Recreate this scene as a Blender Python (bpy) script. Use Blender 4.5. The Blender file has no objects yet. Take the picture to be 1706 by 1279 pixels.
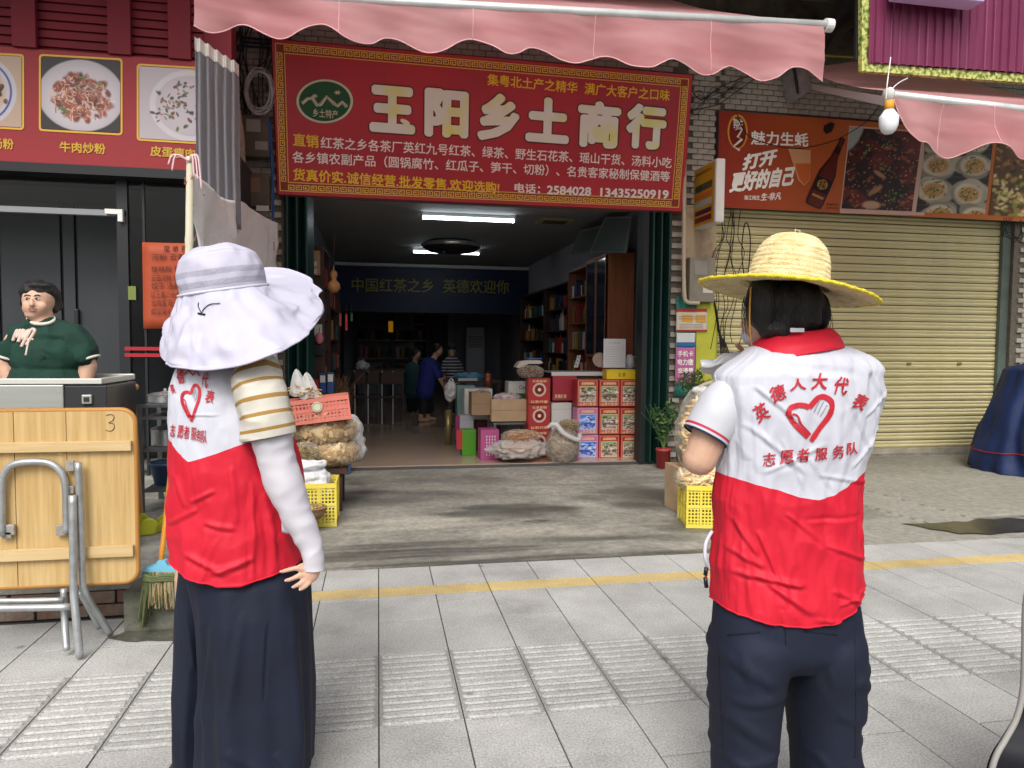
import bpy, bmesh, math, random
import numpy as np
from mathutils import Vector, Matrix, noise
from mathutils.bvhtree import BVHTree

scene = bpy.context.scene
COL = scene.collection
random.seed(7)

# ------------------------------------------------------------------ camera
F, CX, CY, EYE = 1190.0, 853.0, 639.5, 1.4
_dY = Vector(((630 - CX) / F, (574 - CY) / F, 1)).normalized()
_h = Vector((1, .008, 0))
_up = _dY.cross(_h).normalized()
if _up.y > 0: _up = -_up
_dX = _dY.cross(_up).normalized()
if _dX.x < 0: _dX = -_dX
CM = Matrix((_dX, _dY, _up))                 # camera (x right, y down, z forward) -> world
cam = bpy.data.cameras.new('camera')
cam.sensor_width = 36; cam.lens = F / 1706 * 36
cam.clip_start = .05; cam.clip_end = 2000
camo = bpy.data.objects.new('camera', cam); COL.objects.link(camo)
R = Matrix((CM.col[0], -CM.col[1], -CM.col[2])).transposed()
camo.matrix_world = Matrix.Translation((0, 0, EYE)) @ R.to_4x4()
scene.camera = camo
CAM = Vector((0, 0, EYE))

# ------------------------------------------------------------------ light
SUN_EL, SUN_AZ = math.radians(48), math.radians(196)      # azimuth: where the sun stands, from +Y clockwise
w = bpy.data.worlds.new('World'); scene.world = w; w.use_nodes = True
nt = w.node_tree; nt.nodes.clear()
sky = nt.nodes.new('ShaderNodeTexSky'); sky.sky_type = 'NISHITA'; sky.sun_disc = False
sky.sun_elevation = SUN_EL; sky.sun_rotation = SUN_AZ
sky.air_density = 1.0; sky.dust_density = 6.0; sky.ozone_density = .6
hs = nt.nodes.new('ShaderNodeHueSaturation'); hs.inputs['Saturation'].default_value = .30
bg = nt.nodes.new('ShaderNodeBackground'); bg.inputs['Strength'].default_value = .15
wo = nt.nodes.new('ShaderNodeOutputWorld')
nt.links.new(sky.outputs[0], hs.inputs['Color']); nt.links.new(hs.outputs[0], bg.inputs[0]); nt.links.new(bg.outputs[0], wo.inputs[0])
sun = bpy.data.lights.new('sun', 'SUN'); sun.energy = 1.25; sun.angle = math.radians(25); sun.color = (1, .97, .92)
suno = bpy.data.objects.new('sun', sun); COL.objects.link(suno)
_sd = Vector((math.sin(SUN_AZ) * math.cos(SUN_EL), math.cos(SUN_AZ) * math.cos(SUN_EL), math.sin(SUN_EL)))
suno.rotation_euler = _sd.to_track_quat('Z', 'Y').to_euler()
vs = scene.view_settings
scene.display_settings.display_device = 'sRGB'
vs.view_transform = 'Standard'; vs.look = 'None'; vs.gamma = 1; vs.use_curve_mapping = False
vs.exposure = 0.30
scene.cycles.max_bounces = 6; scene.cycles.transparent_max_bounces = 12
scene.cycles.use_denoising = True

# ------------------------------------------------------------------ helpers
def ray(px, py):
    return CM @ Vector(((px - CX) / F, (py - CY) / F, 1))
def P(px, py, Y):                            # photo point at depth Y
    r = ray(px, py); return CAM + r * (Y / r.y)
def PX(px, py, X):
    r = ray(px, py); return CAM + r * (X / r.x)
def G(px, py, z=0.0):                        # photo point on a level plane
    r = ray(px, py); return CAM + r * ((z - EYE) / r.z)
def PL(px, py, p0, n):                       # photo point on any plane
    r = ray(px, py); return CAM + r * ((Vector(p0) - CAM).dot(n) / r.dot(n))
def V(*a): return Vector(a)
def lerp(a, b, t): return a + (b - a) * t
def smooth(t):
    t = max(0., min(1., t)); return t * t * (3 - 2 * t)
def crom(pts, n, closed=False):              # Catmull-Rom through points, n steps a span
    pts = [Vector(p) for p in pts]; out = []; N = len(pts)
    for i in range(N if closed else N - 1):
        if closed: a, b, c, d = pts[i - 1], pts[i], pts[(i + 1) % N], pts[(i + 2) % N]
        else: a, b, c, d = pts[max(i - 1, 0)], pts[i], pts[i + 1], pts[min(i + 2, N - 1)]
        for k in range(n):
            t = k / n; t2 = t * t; t3 = t2 * t
            out.append(.5 * ((2 * b) + (c - a) * t + (2 * a - 5 * b + 4 * c - d) * t2 + (3 * b - a - 3 * c + d) * t3))
    if not closed: out.append(pts[-1].copy())
    return out

MATS = {}
def srgb(h):
    c = [int(h[i:i + 2], 16) / 255 for i in (0, 2, 4)]
    return tuple(x / 12.92 if x <= .04045 else ((x + .055) / 1.055) ** 2.4 for x in c)
def mat(name, col=(.5, .5, .5), rough=.6, metal=0, var=.0, vs=8, col2=None, bump=0, bs=60, spec=.32, emit=None, es=0,
        stretch=(1, 1, 1), coat=0, trans=0, alpha=None, sheen=0, detail=5, contrast=None):
    if name in MATS: return MATS[name]
    if isinstance(col, str): col = srgb(col)
    if isinstance(col2, str): col2 = srgb(col2)
    m = bpy.data.materials.new(name); m.use_nodes = True; MATS[name] = m
    n = m.node_tree; b = n.nodes['Principled BSDF']; L = n.links.new
    b.inputs['Roughness'].default_value = rough; b.inputs['Metallic'].default_value = metal
    b.inputs['Specular IOR Level'].default_value = spec
    b.inputs['Coat Weight'].default_value = coat; b.inputs['Transmission Weight'].default_value = trans
    b.inputs['Sheen Weight'].default_value = sheen
    if alpha is not None: b.inputs['Alpha'].default_value = alpha
    b.inputs['Base Color'].default_value = (*col, 1)
    if var or col2 or bump:
        tc = n.nodes.new('ShaderNodeTexCoord'); mp = n.nodes.new('ShaderNodeMapping')
        mp.inputs['Scale'].default_value = stretch; L(tc.outputs['Object'], mp.inputs[0])
    if var or col2:
        t = n.nodes.new('ShaderNodeTexNoise'); t.inputs['Scale'].default_value = vs; t.inputs['Detail'].default_value = detail
        t.inputs['Roughness'].default_value = .6; L(mp.outputs[0], t.inputs['Vector'])
        r = n.nodes.new('ShaderNodeValToRGB'); lo, hi = contrast or (.3, .7)
        r.color_ramp.elements[0].position = lo; r.color_ramp.elements[1].position = hi
        c2 = col2 or tuple(min(1, x * (1 + var)) for x in col); c1 = col if col2 else tuple(x * (1 - var) for x in col)
        r.color_ramp.elements[0].color = (*c1, 1); r.color_ramp.elements[1].color = (*c2, 1)
        L(t.outputs['Fac'], r.inputs[0]); L(r.outputs[0], b.inputs['Base Color'])
        ma = n.nodes.new('ShaderNodeMapRange'); ma.inputs['To Min'].default_value = max(0, rough - .1); ma.inputs['To Max'].default_value = min(1, rough + .1)
        L(t.outputs['Fac'], ma.inputs[0]); L(ma.outputs[0], b.inputs['Roughness'])
    if bump:
        t2 = n.nodes.new('ShaderNodeTexNoise'); t2.inputs['Scale'].default_value = bs; t2.inputs['Detail'].default_value = 4
        L(mp.outputs[0], t2.inputs['Vector'])
        bp = n.nodes.new('ShaderNodeBump'); bp.inputs['Strength'].default_value = bump; bp.inputs['Distance'].default_value = .01
        L(t2.outputs['Fac'], bp.inputs['Height']); L(bp.outputs[0], b.inputs['Normal'])
    if emit:
        b.inputs['Emission Color'].default_value = (*(srgb(emit) if isinstance(emit, str) else emit), 1); b.inputs['Emission Strength'].default_value = es
    return m
def mat_print(name, rough=.45, spec=.4):     # colour comes from the mesh's colour attribute (flat print)
    if name in MATS: return MATS[name]
    m = mat(name, (.5, .5, .5), rough, spec=spec); n = m.node_tree
    a = n.nodes.new('ShaderNodeVertexColor'); a.layer_name = 'print'
    n.links.new(a.outputs[0], n.nodes['Principled BSDF'].inputs['Base Color']); return m
def mat_film(name, col, op=.25, rough=.15, wr=.6):  # thin clear plastic: part seen through, part milky and glossy
    if name in MATS: return MATS[name]
    m = bpy.data.materials.new(name); m.use_nodes = True; MATS[name] = m; n = m.node_tree; b = n.nodes['Principled BSDF']
    b.inputs['Base Color'].default_value = (*srgb(col), 1); b.inputs['Roughness'].default_value = rough
    tr = n.nodes.new('ShaderNodeBsdfTransparent'); mx = n.nodes.new('ShaderNodeMixShader'); lw = n.nodes.new('ShaderNodeLayerWeight')
    lw.inputs['Blend'].default_value = .35; mr = n.nodes.new('ShaderNodeMapRange'); mr.inputs['To Min'].default_value = op; mr.inputs['To Max'].default_value = max(.55, op)
    tc = n.nodes.new('ShaderNodeTexCoord'); ns = n.nodes.new('ShaderNodeTexNoise'); ns.inputs['Scale'].default_value = 25; ns.inputs['Detail'].default_value = 3
    bp = n.nodes.new('ShaderNodeBump'); bp.inputs['Strength'].default_value = wr; bp.inputs['Distance'].default_value = .02
    L = n.links.new; L(tc.outputs['Object'], ns.inputs['Vector']); L(ns.outputs['Fac'], bp.inputs['Height']); L(bp.outputs[0], b.inputs['Normal'])
    L(lw.outputs['Facing'], mr.inputs[0]); L(mr.outputs[0], mx.inputs[0]); L(tr.outputs[0], mx.inputs[1]); L(b.outputs[0], mx.inputs[2])
    L(mx.outputs[0], n.nodes['Material Output'].inputs[0]); return m

def tag(o, label=None, cat=None, group=None, kind=None):
    if label: o['label'] = label
    if cat: o['category'] = cat
    if group: o['group'] = group
    if kind: o['kind'] = kind
    return o
def thing(name, label, cat, loc=(0, 0, 0), rz=0, group=None):
    o = bpy.data.objects.new(name, None); o.empty_display_size = .1; COL.objects.link(o)
    o.location = loc; o.rotation_euler.z = rz
    return tag(o, label, cat, group)
def wloc(p):
    v = Vector((0, 0, 0))
    while p is not None: v += p.location; p = p.parent
    return v
def link(name, me, parent=None, loc=None):
    o = bpy.data.objects.new(name, me); COL.objects.link(o)
    if parent is not None: o.parent = parent
    if loc is not None: o.location = loc
    return o
def copy_tree(o, parent=None):
    c = o.copy(); COL.objects.link(c); c.parent = parent
    for ch in list(o.children): copy_tree(ch, c)
    return c
def clone(o, loc, rz=None, label=None, group=None, s=None):
    c = copy_tree(o); c.location = loc
    if rz is not None: c.rotation_euler.z = rz
    if label: c['label'] = label
    if group: c['group'] = group
    if s: c.scale = s if not isinstance(s, (int, float)) else (s, s, s)
    return c

class MB:
    def __init__(s): s.v = []; s.f = []; s.m = []; s.col = None
    def add(s, vs, fs, mi=0, M=None):
        k = len(s.v)
        s.v += [tuple(M @ Vector(v)) if M else tuple(v) for v in vs]
        s.f += [tuple(i + k for i in f) for f in fs]; s.m += [mi] * len(fs); return s
    def box(s, x0, x1, y0, y1, z0, z1, mi=0, M=None):
        return s.add([(x0, y0, z0), (x1, y0, z0), (x1, y1, z0), (x0, y1, z0), (x0, y0, z1), (x1, y0, z1), (x1, y1, z1), (x0, y1, z1)],
                     [(0, 3, 2, 1), (4, 5, 6, 7), (0, 1, 5, 4), (1, 2, 6, 5), (2, 3, 7, 6), (3, 0, 4, 7)], mi, M)
    def rbox(s, x0, x1, y0, y1, z0, z1, b=.01, mi=0, M=None):    # box with every edge chamfered
        bm = bmesh.new(); bmesh.ops.create_cube(bm, size=1)
        for v in bm.verts: v.co = ((x0 + x1) / 2 + v.co.x * (x1 - x0), (y0 + y1) / 2 + v.co.y * (y1 - y0), (z0 + z1) / 2 + v.co.z * (z1 - z0))
        bmesh.ops.bevel(bm, geom=bm.edges[:], offset=b, segments=2, affect='EDGES', profile=.6)
        bm.verts.index_update(); s.add([v.co.copy() for v in bm.verts], [[v.index for v in f.verts] for f in bm.faces], mi, M); bm.free(); return s
    def tube(s, pts, r, n=8, mi=0, cap=True, closed=False):
        pts = [Vector(p) for p in pts]; N = len(pts); rr = r if isinstance(r, (list, tuple)) else [r] * N
        k = len(s.v); prev = None
        for i, p in enumerate(pts):
            if closed: t = (pts[(i + 1) % N] - pts[i - 1])
            else: t = pts[min(i + 1, N - 1)] - pts[max(i - 1, 0)]
            t = t.normalized() if t.length > 1e-9 else Vector((0, 0, 1))
            if prev is None:
                a = Vector((0, 0, 1)) if abs(t.z) < .9 else Vector((1, 0, 0)); u = t.cross(a).normalized()
            else: u = (prev - t * prev.dot(t)).normalized()
            prev = u; w_ = t.cross(u)
            for j in range(n):
                an = 2 * math.pi * j / n; s.v.append(tuple(p + (u * math.cos(an) + w_ * math.sin(an)) * rr[i]))
        for i in range(N if closed else N - 1):
            for j in range(n):
                a = k + i * n; b = k + ((i + 1) % N) * n
                s.f.append((a + j, a + (j + 1) % n, b + (j + 1) % n, b + j)); s.m.append(mi)
        if cap and not closed:
            s.f.append(tuple(k + j for j in range(n))[::-1]); s.m.append(mi)
            s.f.append(tuple(k + (N - 1) * n + j for j in range(n))); s.m.append(mi)
        return s
    def cyl(s, p0, p1, r0, r1=None, n=20, mi=0):
        return s.tube([p0, p1], [r0, r0 if r1 is None else r1], n, mi)
    def lathe(s, prof, n=32, c=(0, 0, 0), mi=0, M=None):       # prof: (r, z)
        k0 = len(prof); vs = []; fs = []
        for r, z in prof:
            for j in range(n):
                a = 2 * math.pi * j / n; vs.append((c[0] + r * math.cos(a), c[1] + r * math.sin(a), c[2] + z))
        for i in range(k0 - 1):
            for j in range(n): fs.append((i * n + j, i * n + (j + 1) % n, (i + 1) * n + (j + 1) % n, (i + 1) * n + j))
        return s.add(vs, fs, mi, M)
    def ell(s, c, r, n=12, mi=0, M=None):
        prof = [(max(1e-4, math.sin(math.pi * i / n)), -math.cos(math.pi * i / n)) for i in range(n + 1)]
        k = len(s.v); s.lathe(prof, n * 2, mi=mi)
        for i in range(k, len(s.v)):
            v = Vector((s.v[i][0] * r[0], s.v[i][1] * r[1], s.v[i][2] * r[2]))
            if M: v = M.to_3x3() @ v
            s.v[i] = tuple(v + Vector(c))
        return s
    def poly(s, pts, mi=0): return s.add(pts, [tuple(range(len(pts)))], mi)
    def prism(s, pts, d, mi=0):                                # outline pushed by vector d
        n = len(pts); pts = [Vector(p) for p in pts]; d = Vector(d)
        return s.add(pts + [p + d for p in pts], [tuple(range(n))[::-1], tuple(range(n, 2 * n))] + [(i, (i + 1) % n, (i + 1) % n + n, i + n) for i in range(n)], mi)
    def grid(s, fn, nu, nv, mi=0, wrap=False):                  # fn(u,v) in [0,1]
        k = len(s.v); cu = nu if wrap else nu + 1
        for j in range(nv + 1):
            for i in range(cu): s.v.append(tuple(fn(i / nu, j / nv)))
        for j in range(nv):
            for i in range(nu):
                a = k + j * cu + i; b = k + j * cu + (i + 1) % cu if wrap else a + 1
                s.f.append((a, b, b + cu, a + cu)); s.m.append(mi(i / nu, j / nv) if callable(mi) else mi)
        return s
    def build(s, name, mats, parent=None, smooth_=False, solid=0, label=None, offset=-1, auto=None):
        me = bpy.data.meshes.new(name); off = wloc(parent) if parent is not None else Vector((0, 0, 0))
        me.from_pydata([tuple(Vector(v) - off) for v in s.v], [], s.f)
        for m in (mats if isinstance(mats, (list, tuple)) else [mats]): me.materials.append(m)
        me.polygons.foreach_set('material_index', s.m)
        if smooth_: me.polygons.foreach_set('use_smooth', [True] * len(me.polygons))
        me.update()
        if smooth_ and auto: me.set_sharp_from_angle(angle=math.radians(auto))
        o = link(name, me, parent)
        if solid:
            md = o.modifiers.new('solid', 'SOLIDIFY'); md.thickness = solid; md.offset = offset
        if label: o['label'] = label
        return o
def struct(o): o['kind'] = 'structure'; return o

_FC = {}
def text_mesh(s, off=0.0, res=3, ext=0.0):
    key = (s, off, res, ext)
    if key in _FC: return _FC[key]
    c = bpy.data.curves.new('txt', 'FONT'); c.body = s; c.offset = off; c.resolution_u = res; c.extrude = ext
    o = bpy.data.objects.new('txt', c); COL.objects.link(o)
    me = bpy.data.meshes.new_from_object(o.evaluated_get(bpy.context.evaluated_depsgraph_get()))
    vs = np.array([v.co[:] for v in me.vertices]) if len(me.vertices) else np.zeros((0, 3)); fs = [tuple(p.vertices) for p in me.polygons]
    bpy.data.objects.remove(o); bpy.data.curves.remove(c); bpy.data.meshes.remove(me)
    _FC[key] = (vs, fs); return vs, fs
def put_text(mb, s, a, b, up, h, off=.02, mi=0, shear=0, ext=0, fit=None):
    """text between world points a and b (its centre line), height h along up"""
    vs, fs = text_mesh(s, 0)
    if not len(vs): return mb
    x0, x1 = vs[:, 0].min() - off, vs[:, 0].max() + off; y0, y1 = vs[:, 1].min() - off, vs[:, 1].max() + off
    a, b, up = Vector(a), Vector(b), Vector(up).normalized(); r = b - a
    nr = r.cross(up).normalized(); rn_ = r.normalized(); nd = 0 if off < .004 else 4 if off < .035 else 10   # bolder: shifted layers of the same outline
    for k in range(nd + 1):
        dx, dy = (0, 0) if k == 0 else (off * math.cos(6.2832 * (k + .5) / nd), off * math.sin(6.2832 * (k + .5) / nd))
        mb.add([a + r * ((x + dx - x0) / (x1 - x0)) + up * (((y + dy - y0) / (y1 - y0) - .5) * h) + rn_ * (shear * ((y - y0) / (y1 - y0) - .5) * h) + nr * (k * .00022) for x, y, z in vs], fs, mi)
    return mb
# ---- closed overlapping shapes fused into one continuous surface
def _cap(mb, a, b, ra, rb, n=14):
    a, b = Vector(a), Vector(b); t = (b - a); L = t.length; t = t / L if L > 1e-6 else Vector((0, 0, 1))
    pts, rs = [], []
    for i in range(5):
        th = math.pi / 2 * i / 4 + .02; pts.append(a - t * ra * math.cos(th)); rs.append(ra * math.sin(th))
    for i in range(5):
        th = math.pi / 2 * (4 - i) / 4 + .02; pts.append(b + t * rb * math.cos(th)); rs.append(rb * math.sin(th))
    mb.tube(pts, rs, n)
def fuse(shapes, voxel=.008, sm=4, name='tmp'):
    mb = MB()
    for s in shapes:
        k = s[0]
        if k == 'c': _cap(mb, s[1], s[2], s[3], s[4] if len(s) > 4 else s[3])
        elif k == 'e': mb.ell(s[1], s[2], 10, M=(s[3] if len(s) > 3 else None))
        elif k == 't': mb.tube(s[1], s[2], s[3] if len(s) > 3 else 14)
        elif k == 'm': mb.add(s[1].v, s[1].f)
    me = bpy.data.meshes.new(name); me.from_pydata(mb.v, [], mb.f)
    o = bpy.data.objects.new(name, me); COL.objects.link(o)
    r = o.modifiers.new('r', 'REMESH'); r.mode = 'VOXEL'; r.voxel_size = voxel
    if sm: q = o.modifiers.new('s', 'SMOOTH'); q.factor = .5; q.iterations = sm
    out = bpy.data.meshes.new_from_object(o.evaluated_get(bpy.context.evaluated_depsgraph_get()))
    bpy.data.objects.remove(o); bpy.data.meshes.remove(me)
    out.polygons.foreach_set('use_smooth', [True] * len(out.polygons)); return out
def mesh_obj(name, me, m, parent, label=None, disp=None):
    off = wloc(parent) if parent is not None else Vector((0, 0, 0))
    if disp:
        for v in me.vertices: v.co = v.co + v.normal * disp(v.co)
    if off.length: me.transform(Matrix.Translation(-off))
    me.materials.clear()
    for x in (m if isinstance(m, (list, tuple)) else [m]): me.materials.append(x)
    me.name = name; o = link(name, me, parent)
    if label: o['label'] = label
    return o

# ---- flat print painted as a fine grid of coloured cells
class Canvas:
    def __init__(s, w, h, col): s.w, s.h = w, h; s.a = np.zeros((h, w, 3)); s.a[:] = srgb(col); s.yy, s.xx = np.mgrid[0:h, 0:w].astype(float)
    def blend(s, mask, col):
        c = np.array(srgb(col) if isinstance(col, str) else col); s.a[:] = s.a * (1 - mask[..., None]) + c * mask[..., None]
    def ell(s, x, y, rx, ry, col, rot=0, soft=.12):
        dx, dy = s.xx - x, s.yy - y; c, n = math.cos(rot), math.sin(rot)
        d = np.sqrt(((dx * c + dy * n) / rx) ** 2 + ((-dx * n + dy * c) / ry) ** 2); s.blend(np.clip((1 - d) / soft + .5, 0, 1), col)
    def ring(s, x, y, r, wd, col, sy=1):
        d = np.abs(np.hypot(s.xx - x, (s.yy - y) / sy) - r); s.blend(np.clip((wd - d) + .5, 0, 1), col)
    def line(s, x0, y0, x1, y1, wd, col):
        dx, dy = x1 - x0, y1 - y0; L = dx * dx + dy * dy + 1e-9; t = np.clip(((s.xx - x0) * dx + (s.yy - y0) * dy) / L, 0, 1)
        d = np.hypot(s.xx - x0 - t * dx, s.yy - y0 - t * dy); s.blend(np.clip(wd / 2 - d + .5, 0, 1), col)
    def rect(s, x0, y0, x1, y1, col): s.blend(((s.xx >= x0) & (s.xx < x1) & (s.yy >= y0) & (s.yy < y1)).astype(float), col)
    def noise(s, amt, sc, seed=0):
        rg = np.random.RandomState(seed); nh, nw = max(2, int(s.h / sc)), max(2, int(s.w / sc)); g = rg.rand(nh + 1, nw + 1)
        y = s.yy / s.h * (nh - 1e-6); x = s.xx / s.w * (nw - 1e-6); yi, xi = y.astype(int), x.astype(int); fy, fx = y - yi, x - xi
        v = g[yi, xi] * (1 - fy) * (1 - fx) + g[yi + 1, xi] * fy * (1 - fx) + g[yi, xi + 1] * (1 - fy) * fx + g[yi + 1, xi + 1] * fy * fx
        s.a *= (1 + (v - .5) * 2 * amt)[..., None]
    def grad(s, c0, c1, ang=0):
        t = (s.xx / s.w) * math.cos(ang) + (s.yy / s.h) * math.sin(ang); t = (t - t.min()) / (t.max() - t.min())
        s.a[:] = np.array(srgb(c0)) * (1 - t[..., None]) + np.array(srgb(c1)) * t[..., None]
    def mesh(s, name, tl, tr, br, bl, parent=None, m=None, label=None):
        tl, tr, br, bl = map(Vector, (tl, tr, br, bl)); off = wloc(parent) if parent is not None else Vector((0, 0, 0))
        W, H = s.w, s.h; vs = []
        u = np.linspace(0, 1, W); v = np.linspace(0, 1, H); uu, vv = np.meshgrid(u, v)
        def b(i): return tl[i] * (1 - uu) * (1 - vv) + tr[i] * uu * (1 - vv) + br[i] * uu * vv + bl[i] * (1 - uu) * vv - off[i]
        co = np.stack([b(0), b(1), b(2)], -1).reshape(-1, 3)
        idx = np.arange(W * H).reshape(H, W); f = np.stack([idx[1:, :-1], idx[1:, 1:], idx[:-1, 1:], idx[:-1, :-1]], -1).reshape(-1, 4)
        me = bpy.data.meshes.new(name); me.vertices.add(len(co)); me.vertices.foreach_set('co', co.ravel())
        me.loops.add(f.size); me.loops.foreach_set('vertex_index', f.ravel().astype(np.int32))
        me.polygons.add(len(f)); me.polygons.foreach_set('loop_start', np.arange(0, f.size, 4, dtype=np.int32))
        me.update(calc_edges=True); me.validate()
        ca = me.color_attributes.new('print', 'FLOAT_COLOR', 'POINT')
        rgba = np.ones((W * H, 4)); rgba[:, :3] = np.clip(s.a, 0, 1).reshape(-1, 3); ca.data.foreach_set('color', rgba.ravel())
        me.materials.append(m or mat_print('printed_vinyl')); o = link(name, me, parent)
        if label: o['label'] = label
        return o
def crumple(p, s=6, a=.01, sh=0):
    return noise.fractal(Vector(p) * s + Vector((sh, sh * 1.7, sh * 2.3)), 1, 2, 4) * a
def ridge(p, s=6, a=.01, sh=0):
    return (abs(noise.noise(Vector(p) * s + Vector((sh, -sh, sh * .5)))) - .25) * -a
# ================================================================== GROUND
def mat_granite(name, c1, c2, spk=.5):
    m = mat(name, c1, .75); n = m.node_tree; L = n.links.new; b = n.nodes['Principled BSDF']
    tc = n.nodes.new('ShaderNodeTexCoord'); geo = n.nodes.new('ShaderNodeNewGeometry'); oi = n.nodes.new('ShaderNodeObjectInfo')
    a = n.nodes.new('ShaderNodeTexNoise'); a.inputs['Scale'].default_value = 120; a.inputs['Detail'].default_value = 3; a.inputs['Roughness'].default_value = .8
    r = n.nodes.new('ShaderNodeValToRGB'); r.color_ramp.elements[0].position = .36; r.color_ramp.elements[1].position = .64
    r.color_ramp.elements[0].color = (*c1, 1); r.color_ramp.elements[1].color = (*c2, 1)
    d = n.nodes.new('ShaderNodeTexNoise'); d.inputs['Scale'].default_value = 2.2; d.inputs['Detail'].default_value = 6; d.inputs['Roughness'].default_value = .65
    mr = n.nodes.new('ShaderNodeMapRange'); mr.inputs['From Min'].default_value = .3; mr.inputs['From Max'].default_value = .7; mr.inputs['To Min'].default_value = .76; mr.inputs['To Max'].default_value = 1.1
    mo = n.nodes.new('ShaderNodeMapRange'); mo.inputs['To Min'].default_value = .93; mo.inputs['To Max'].default_value = 1.05
    x = n.nodes.new('ShaderNodeMath'); x.operation = 'MULTIPLY'
    mx = n.nodes.new('ShaderNodeVectorMath'); mx.operation = 'SCALE'
    L(geo.outputs['Position'], a.inputs['Vector']); L(geo.outputs['Position'], d.inputs['Vector'])
    L(a.outputs['Fac'], r.inputs[0]); L(d.outputs['Fac'], mr.inputs[0]); L(oi.outputs['Random'], mo.inputs[0])
    L(mr.outputs[0], x.inputs[0]); L(mo.outputs[0], x.inputs[1]); L(r.outputs[0], mx.inputs[0]); L(x.outputs[0], mx.inputs['Scale'])
    vo = n.nodes.new('ShaderNodeTexVoronoi'); vo.inputs['Scale'].default_value = 2.1; lt = n.nodes.new('ShaderNodeMapRange'); lt.inputs['From Min'].default_value = .025; lt.inputs['From Max'].default_value = .055; lt.inputs['To Min'].default_value = .55
    dn = n.nodes.new('ShaderNodeTexNoise'); dn.inputs['Scale'].default_value = .9; dn.inputs['Detail'].default_value = 9; dn.inputs['Roughness'].default_value = .7; dr = n.nodes.new('ShaderNodeMapRange'); dr.inputs['From Min'].default_value = .36; dr.inputs['From Max'].default_value = .50; dr.inputs['To Min'].default_value = .80
    m2 = n.nodes.new('ShaderNodeMath'); m2.operation = 'MULTIPLY'; s2 = n.nodes.new('ShaderNodeVectorMath'); s2.operation = 'SCALE'
    L(geo.outputs['Position'], vo.inputs['Vector']); L(vo.outputs['Distance'], lt.inputs[0]); L(geo.outputs['Position'], dn.inputs['Vector']); L(dn.outputs['Fac'], dr.inputs[0]); L(lt.outputs[0], m2.inputs[0]); L(dr.outputs[0], m2.inputs[1])
    L(mx.outputs[0], s2.inputs[0]); L(m2.outputs[0], s2.inputs['Scale']); L(s2.outputs[0], b.inputs['Base Color'])
    bp = n.nodes.new('ShaderNodeBump'); bp.inputs['Strength'].default_value = .25; bp.inputs['Distance'].default_value = .002
    L(a.outputs['Fac'], bp.inputs['Height']); L(bp.outputs[0], b.inputs['Normal']); return m
M_gran = mat_granite('granite_paving', (.29, .29, .28), (.54, .54, .515)); M_gshade = mat_granite('granite_groove_shade', (.20, .20, .19), (.40, .40, .38))  # second granite is darker, groove shade put into its colour
M_yel = mat_granite('worn_yellow_paint_on_stone', (.42, .31, .12), (.66, .52, .26))
M_joint = mat('dark_joint_dirt', (.07, .068, .06), .95, var=.3, vs=40)
M_road = mat('street_asphalt', (.09, .09, .09), .9, var=.3, vs=30)
g = MB().box(-60, 60, -60, 40, -.6, -.045); struct(g.build('ground', M_road))
pav = MB().box(-8, 9.5, -1.5, 4.5, -.044, -.006); pav_o = struct(pav.build('pavement', M_joint)); tag(pav_o, 'pavement of grey granite slabs along the shop fronts')

_sm = {}
def stone(nx, ny, kind='plain'):
    k = (round(nx, 3), round(ny, 3), kind)
    if k in _sm: return _sm[k]
    gap = .0028; m = MB()
    x, y = nx / 2 - gap, ny / 2 - gap * 1.5; c = .0012
    vs = [(-x, -y, -.012), (x, -y, -.012), (x, y, -.012), (-x, y, -.012), (-x, -y, -c), (x, -y, -c), (x, y, -c), (-x, y, -c),
          (-x + c, -y + c, 0), (x - c, -y + c, 0), (x - c, y - c, 0), (-x + c, y - c, 0)]
    fs = [(8, 9, 10, 11)]
    for i in range(4):
        j = (i + 1) % 4; fs += [(i, j, j + 4, i + 4), (i + 4, j + 4, j + 8, i + 8)]
    m.add(vs, fs)
    if kind == 'tactile':
        for q in range(6):
            yc = -ny / 2 + ny / 6 * (q + .5); hw = .0175; L = nx / 2 - .012; h = .0065
            def ring(o, z):
                pts = []
                for sx in (1, -1):
                    for t in range(5):
                        a = -math.pi / 2 + math.pi * t / 4
                        pts.append((sx * (L - hw + (hw - o) * math.cos(a)), yc + sx * (hw - o) * math.sin(a), z))
                return pts
            a, b_ = ring(0, .0), ring(.005, h); N = len(a)
            m.add(a + b_, [tuple(range(N, 2 * N))] + [(i, (i + 1) % N, (i + 1) % N + N, i + N) for i in range(N)])
    if kind == 'tactile': m.m[0] = 1  # face between the bars coloured darker to stand in for groove shade
    me = m.build('s', [M_yel if kind == 'yellow' else M_gran, M_gshade]); d = me.data; bpy.data.objects.remove(me); d.name = kind + '_stone'; _sm[k] = d; return d
def lay(name, x0, x1, y0, y1, kind='plain'):
    o = link(name, stone(x1 - x0, y1 - y0, kind), pav_o, ((x0 + x1) / 2, (y0 + y1) / 2, random.uniform(-.0006, .0006)))
    return o
PW = .316
for k in range(-10, 20):
    x0, x1 = k * PW, (k + 1) * PW
    terr = x1 < -.9
    if not terr:
        lay('paving_stone', x0, x1, 4.12, 4.48)
        if k % 2 == 0: lay('yellow_stone', x0, x1 + PW, 3.97, 4.12, 'yellow')
    top = 3.87 if terr else 3.97
    cut = (3.60, 3.86, 3.60, 3.92)[k % 4] if not terr else 3.5
    lay('paving_stone', x0, x1, cut, top); lay('paving_stone', x0, x1, 3.21, cut)
    for y0 in (2.59, 2.90): lay('tactile_stone', x0, x1, y0, y0 + .31, 'tactile')
    y = 2.59; st = (.61, .35)[k % 2]
    while y > 1.3:
        lay('paving_stone', x0, x1, y - st, y); y -= st; st = .61

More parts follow.
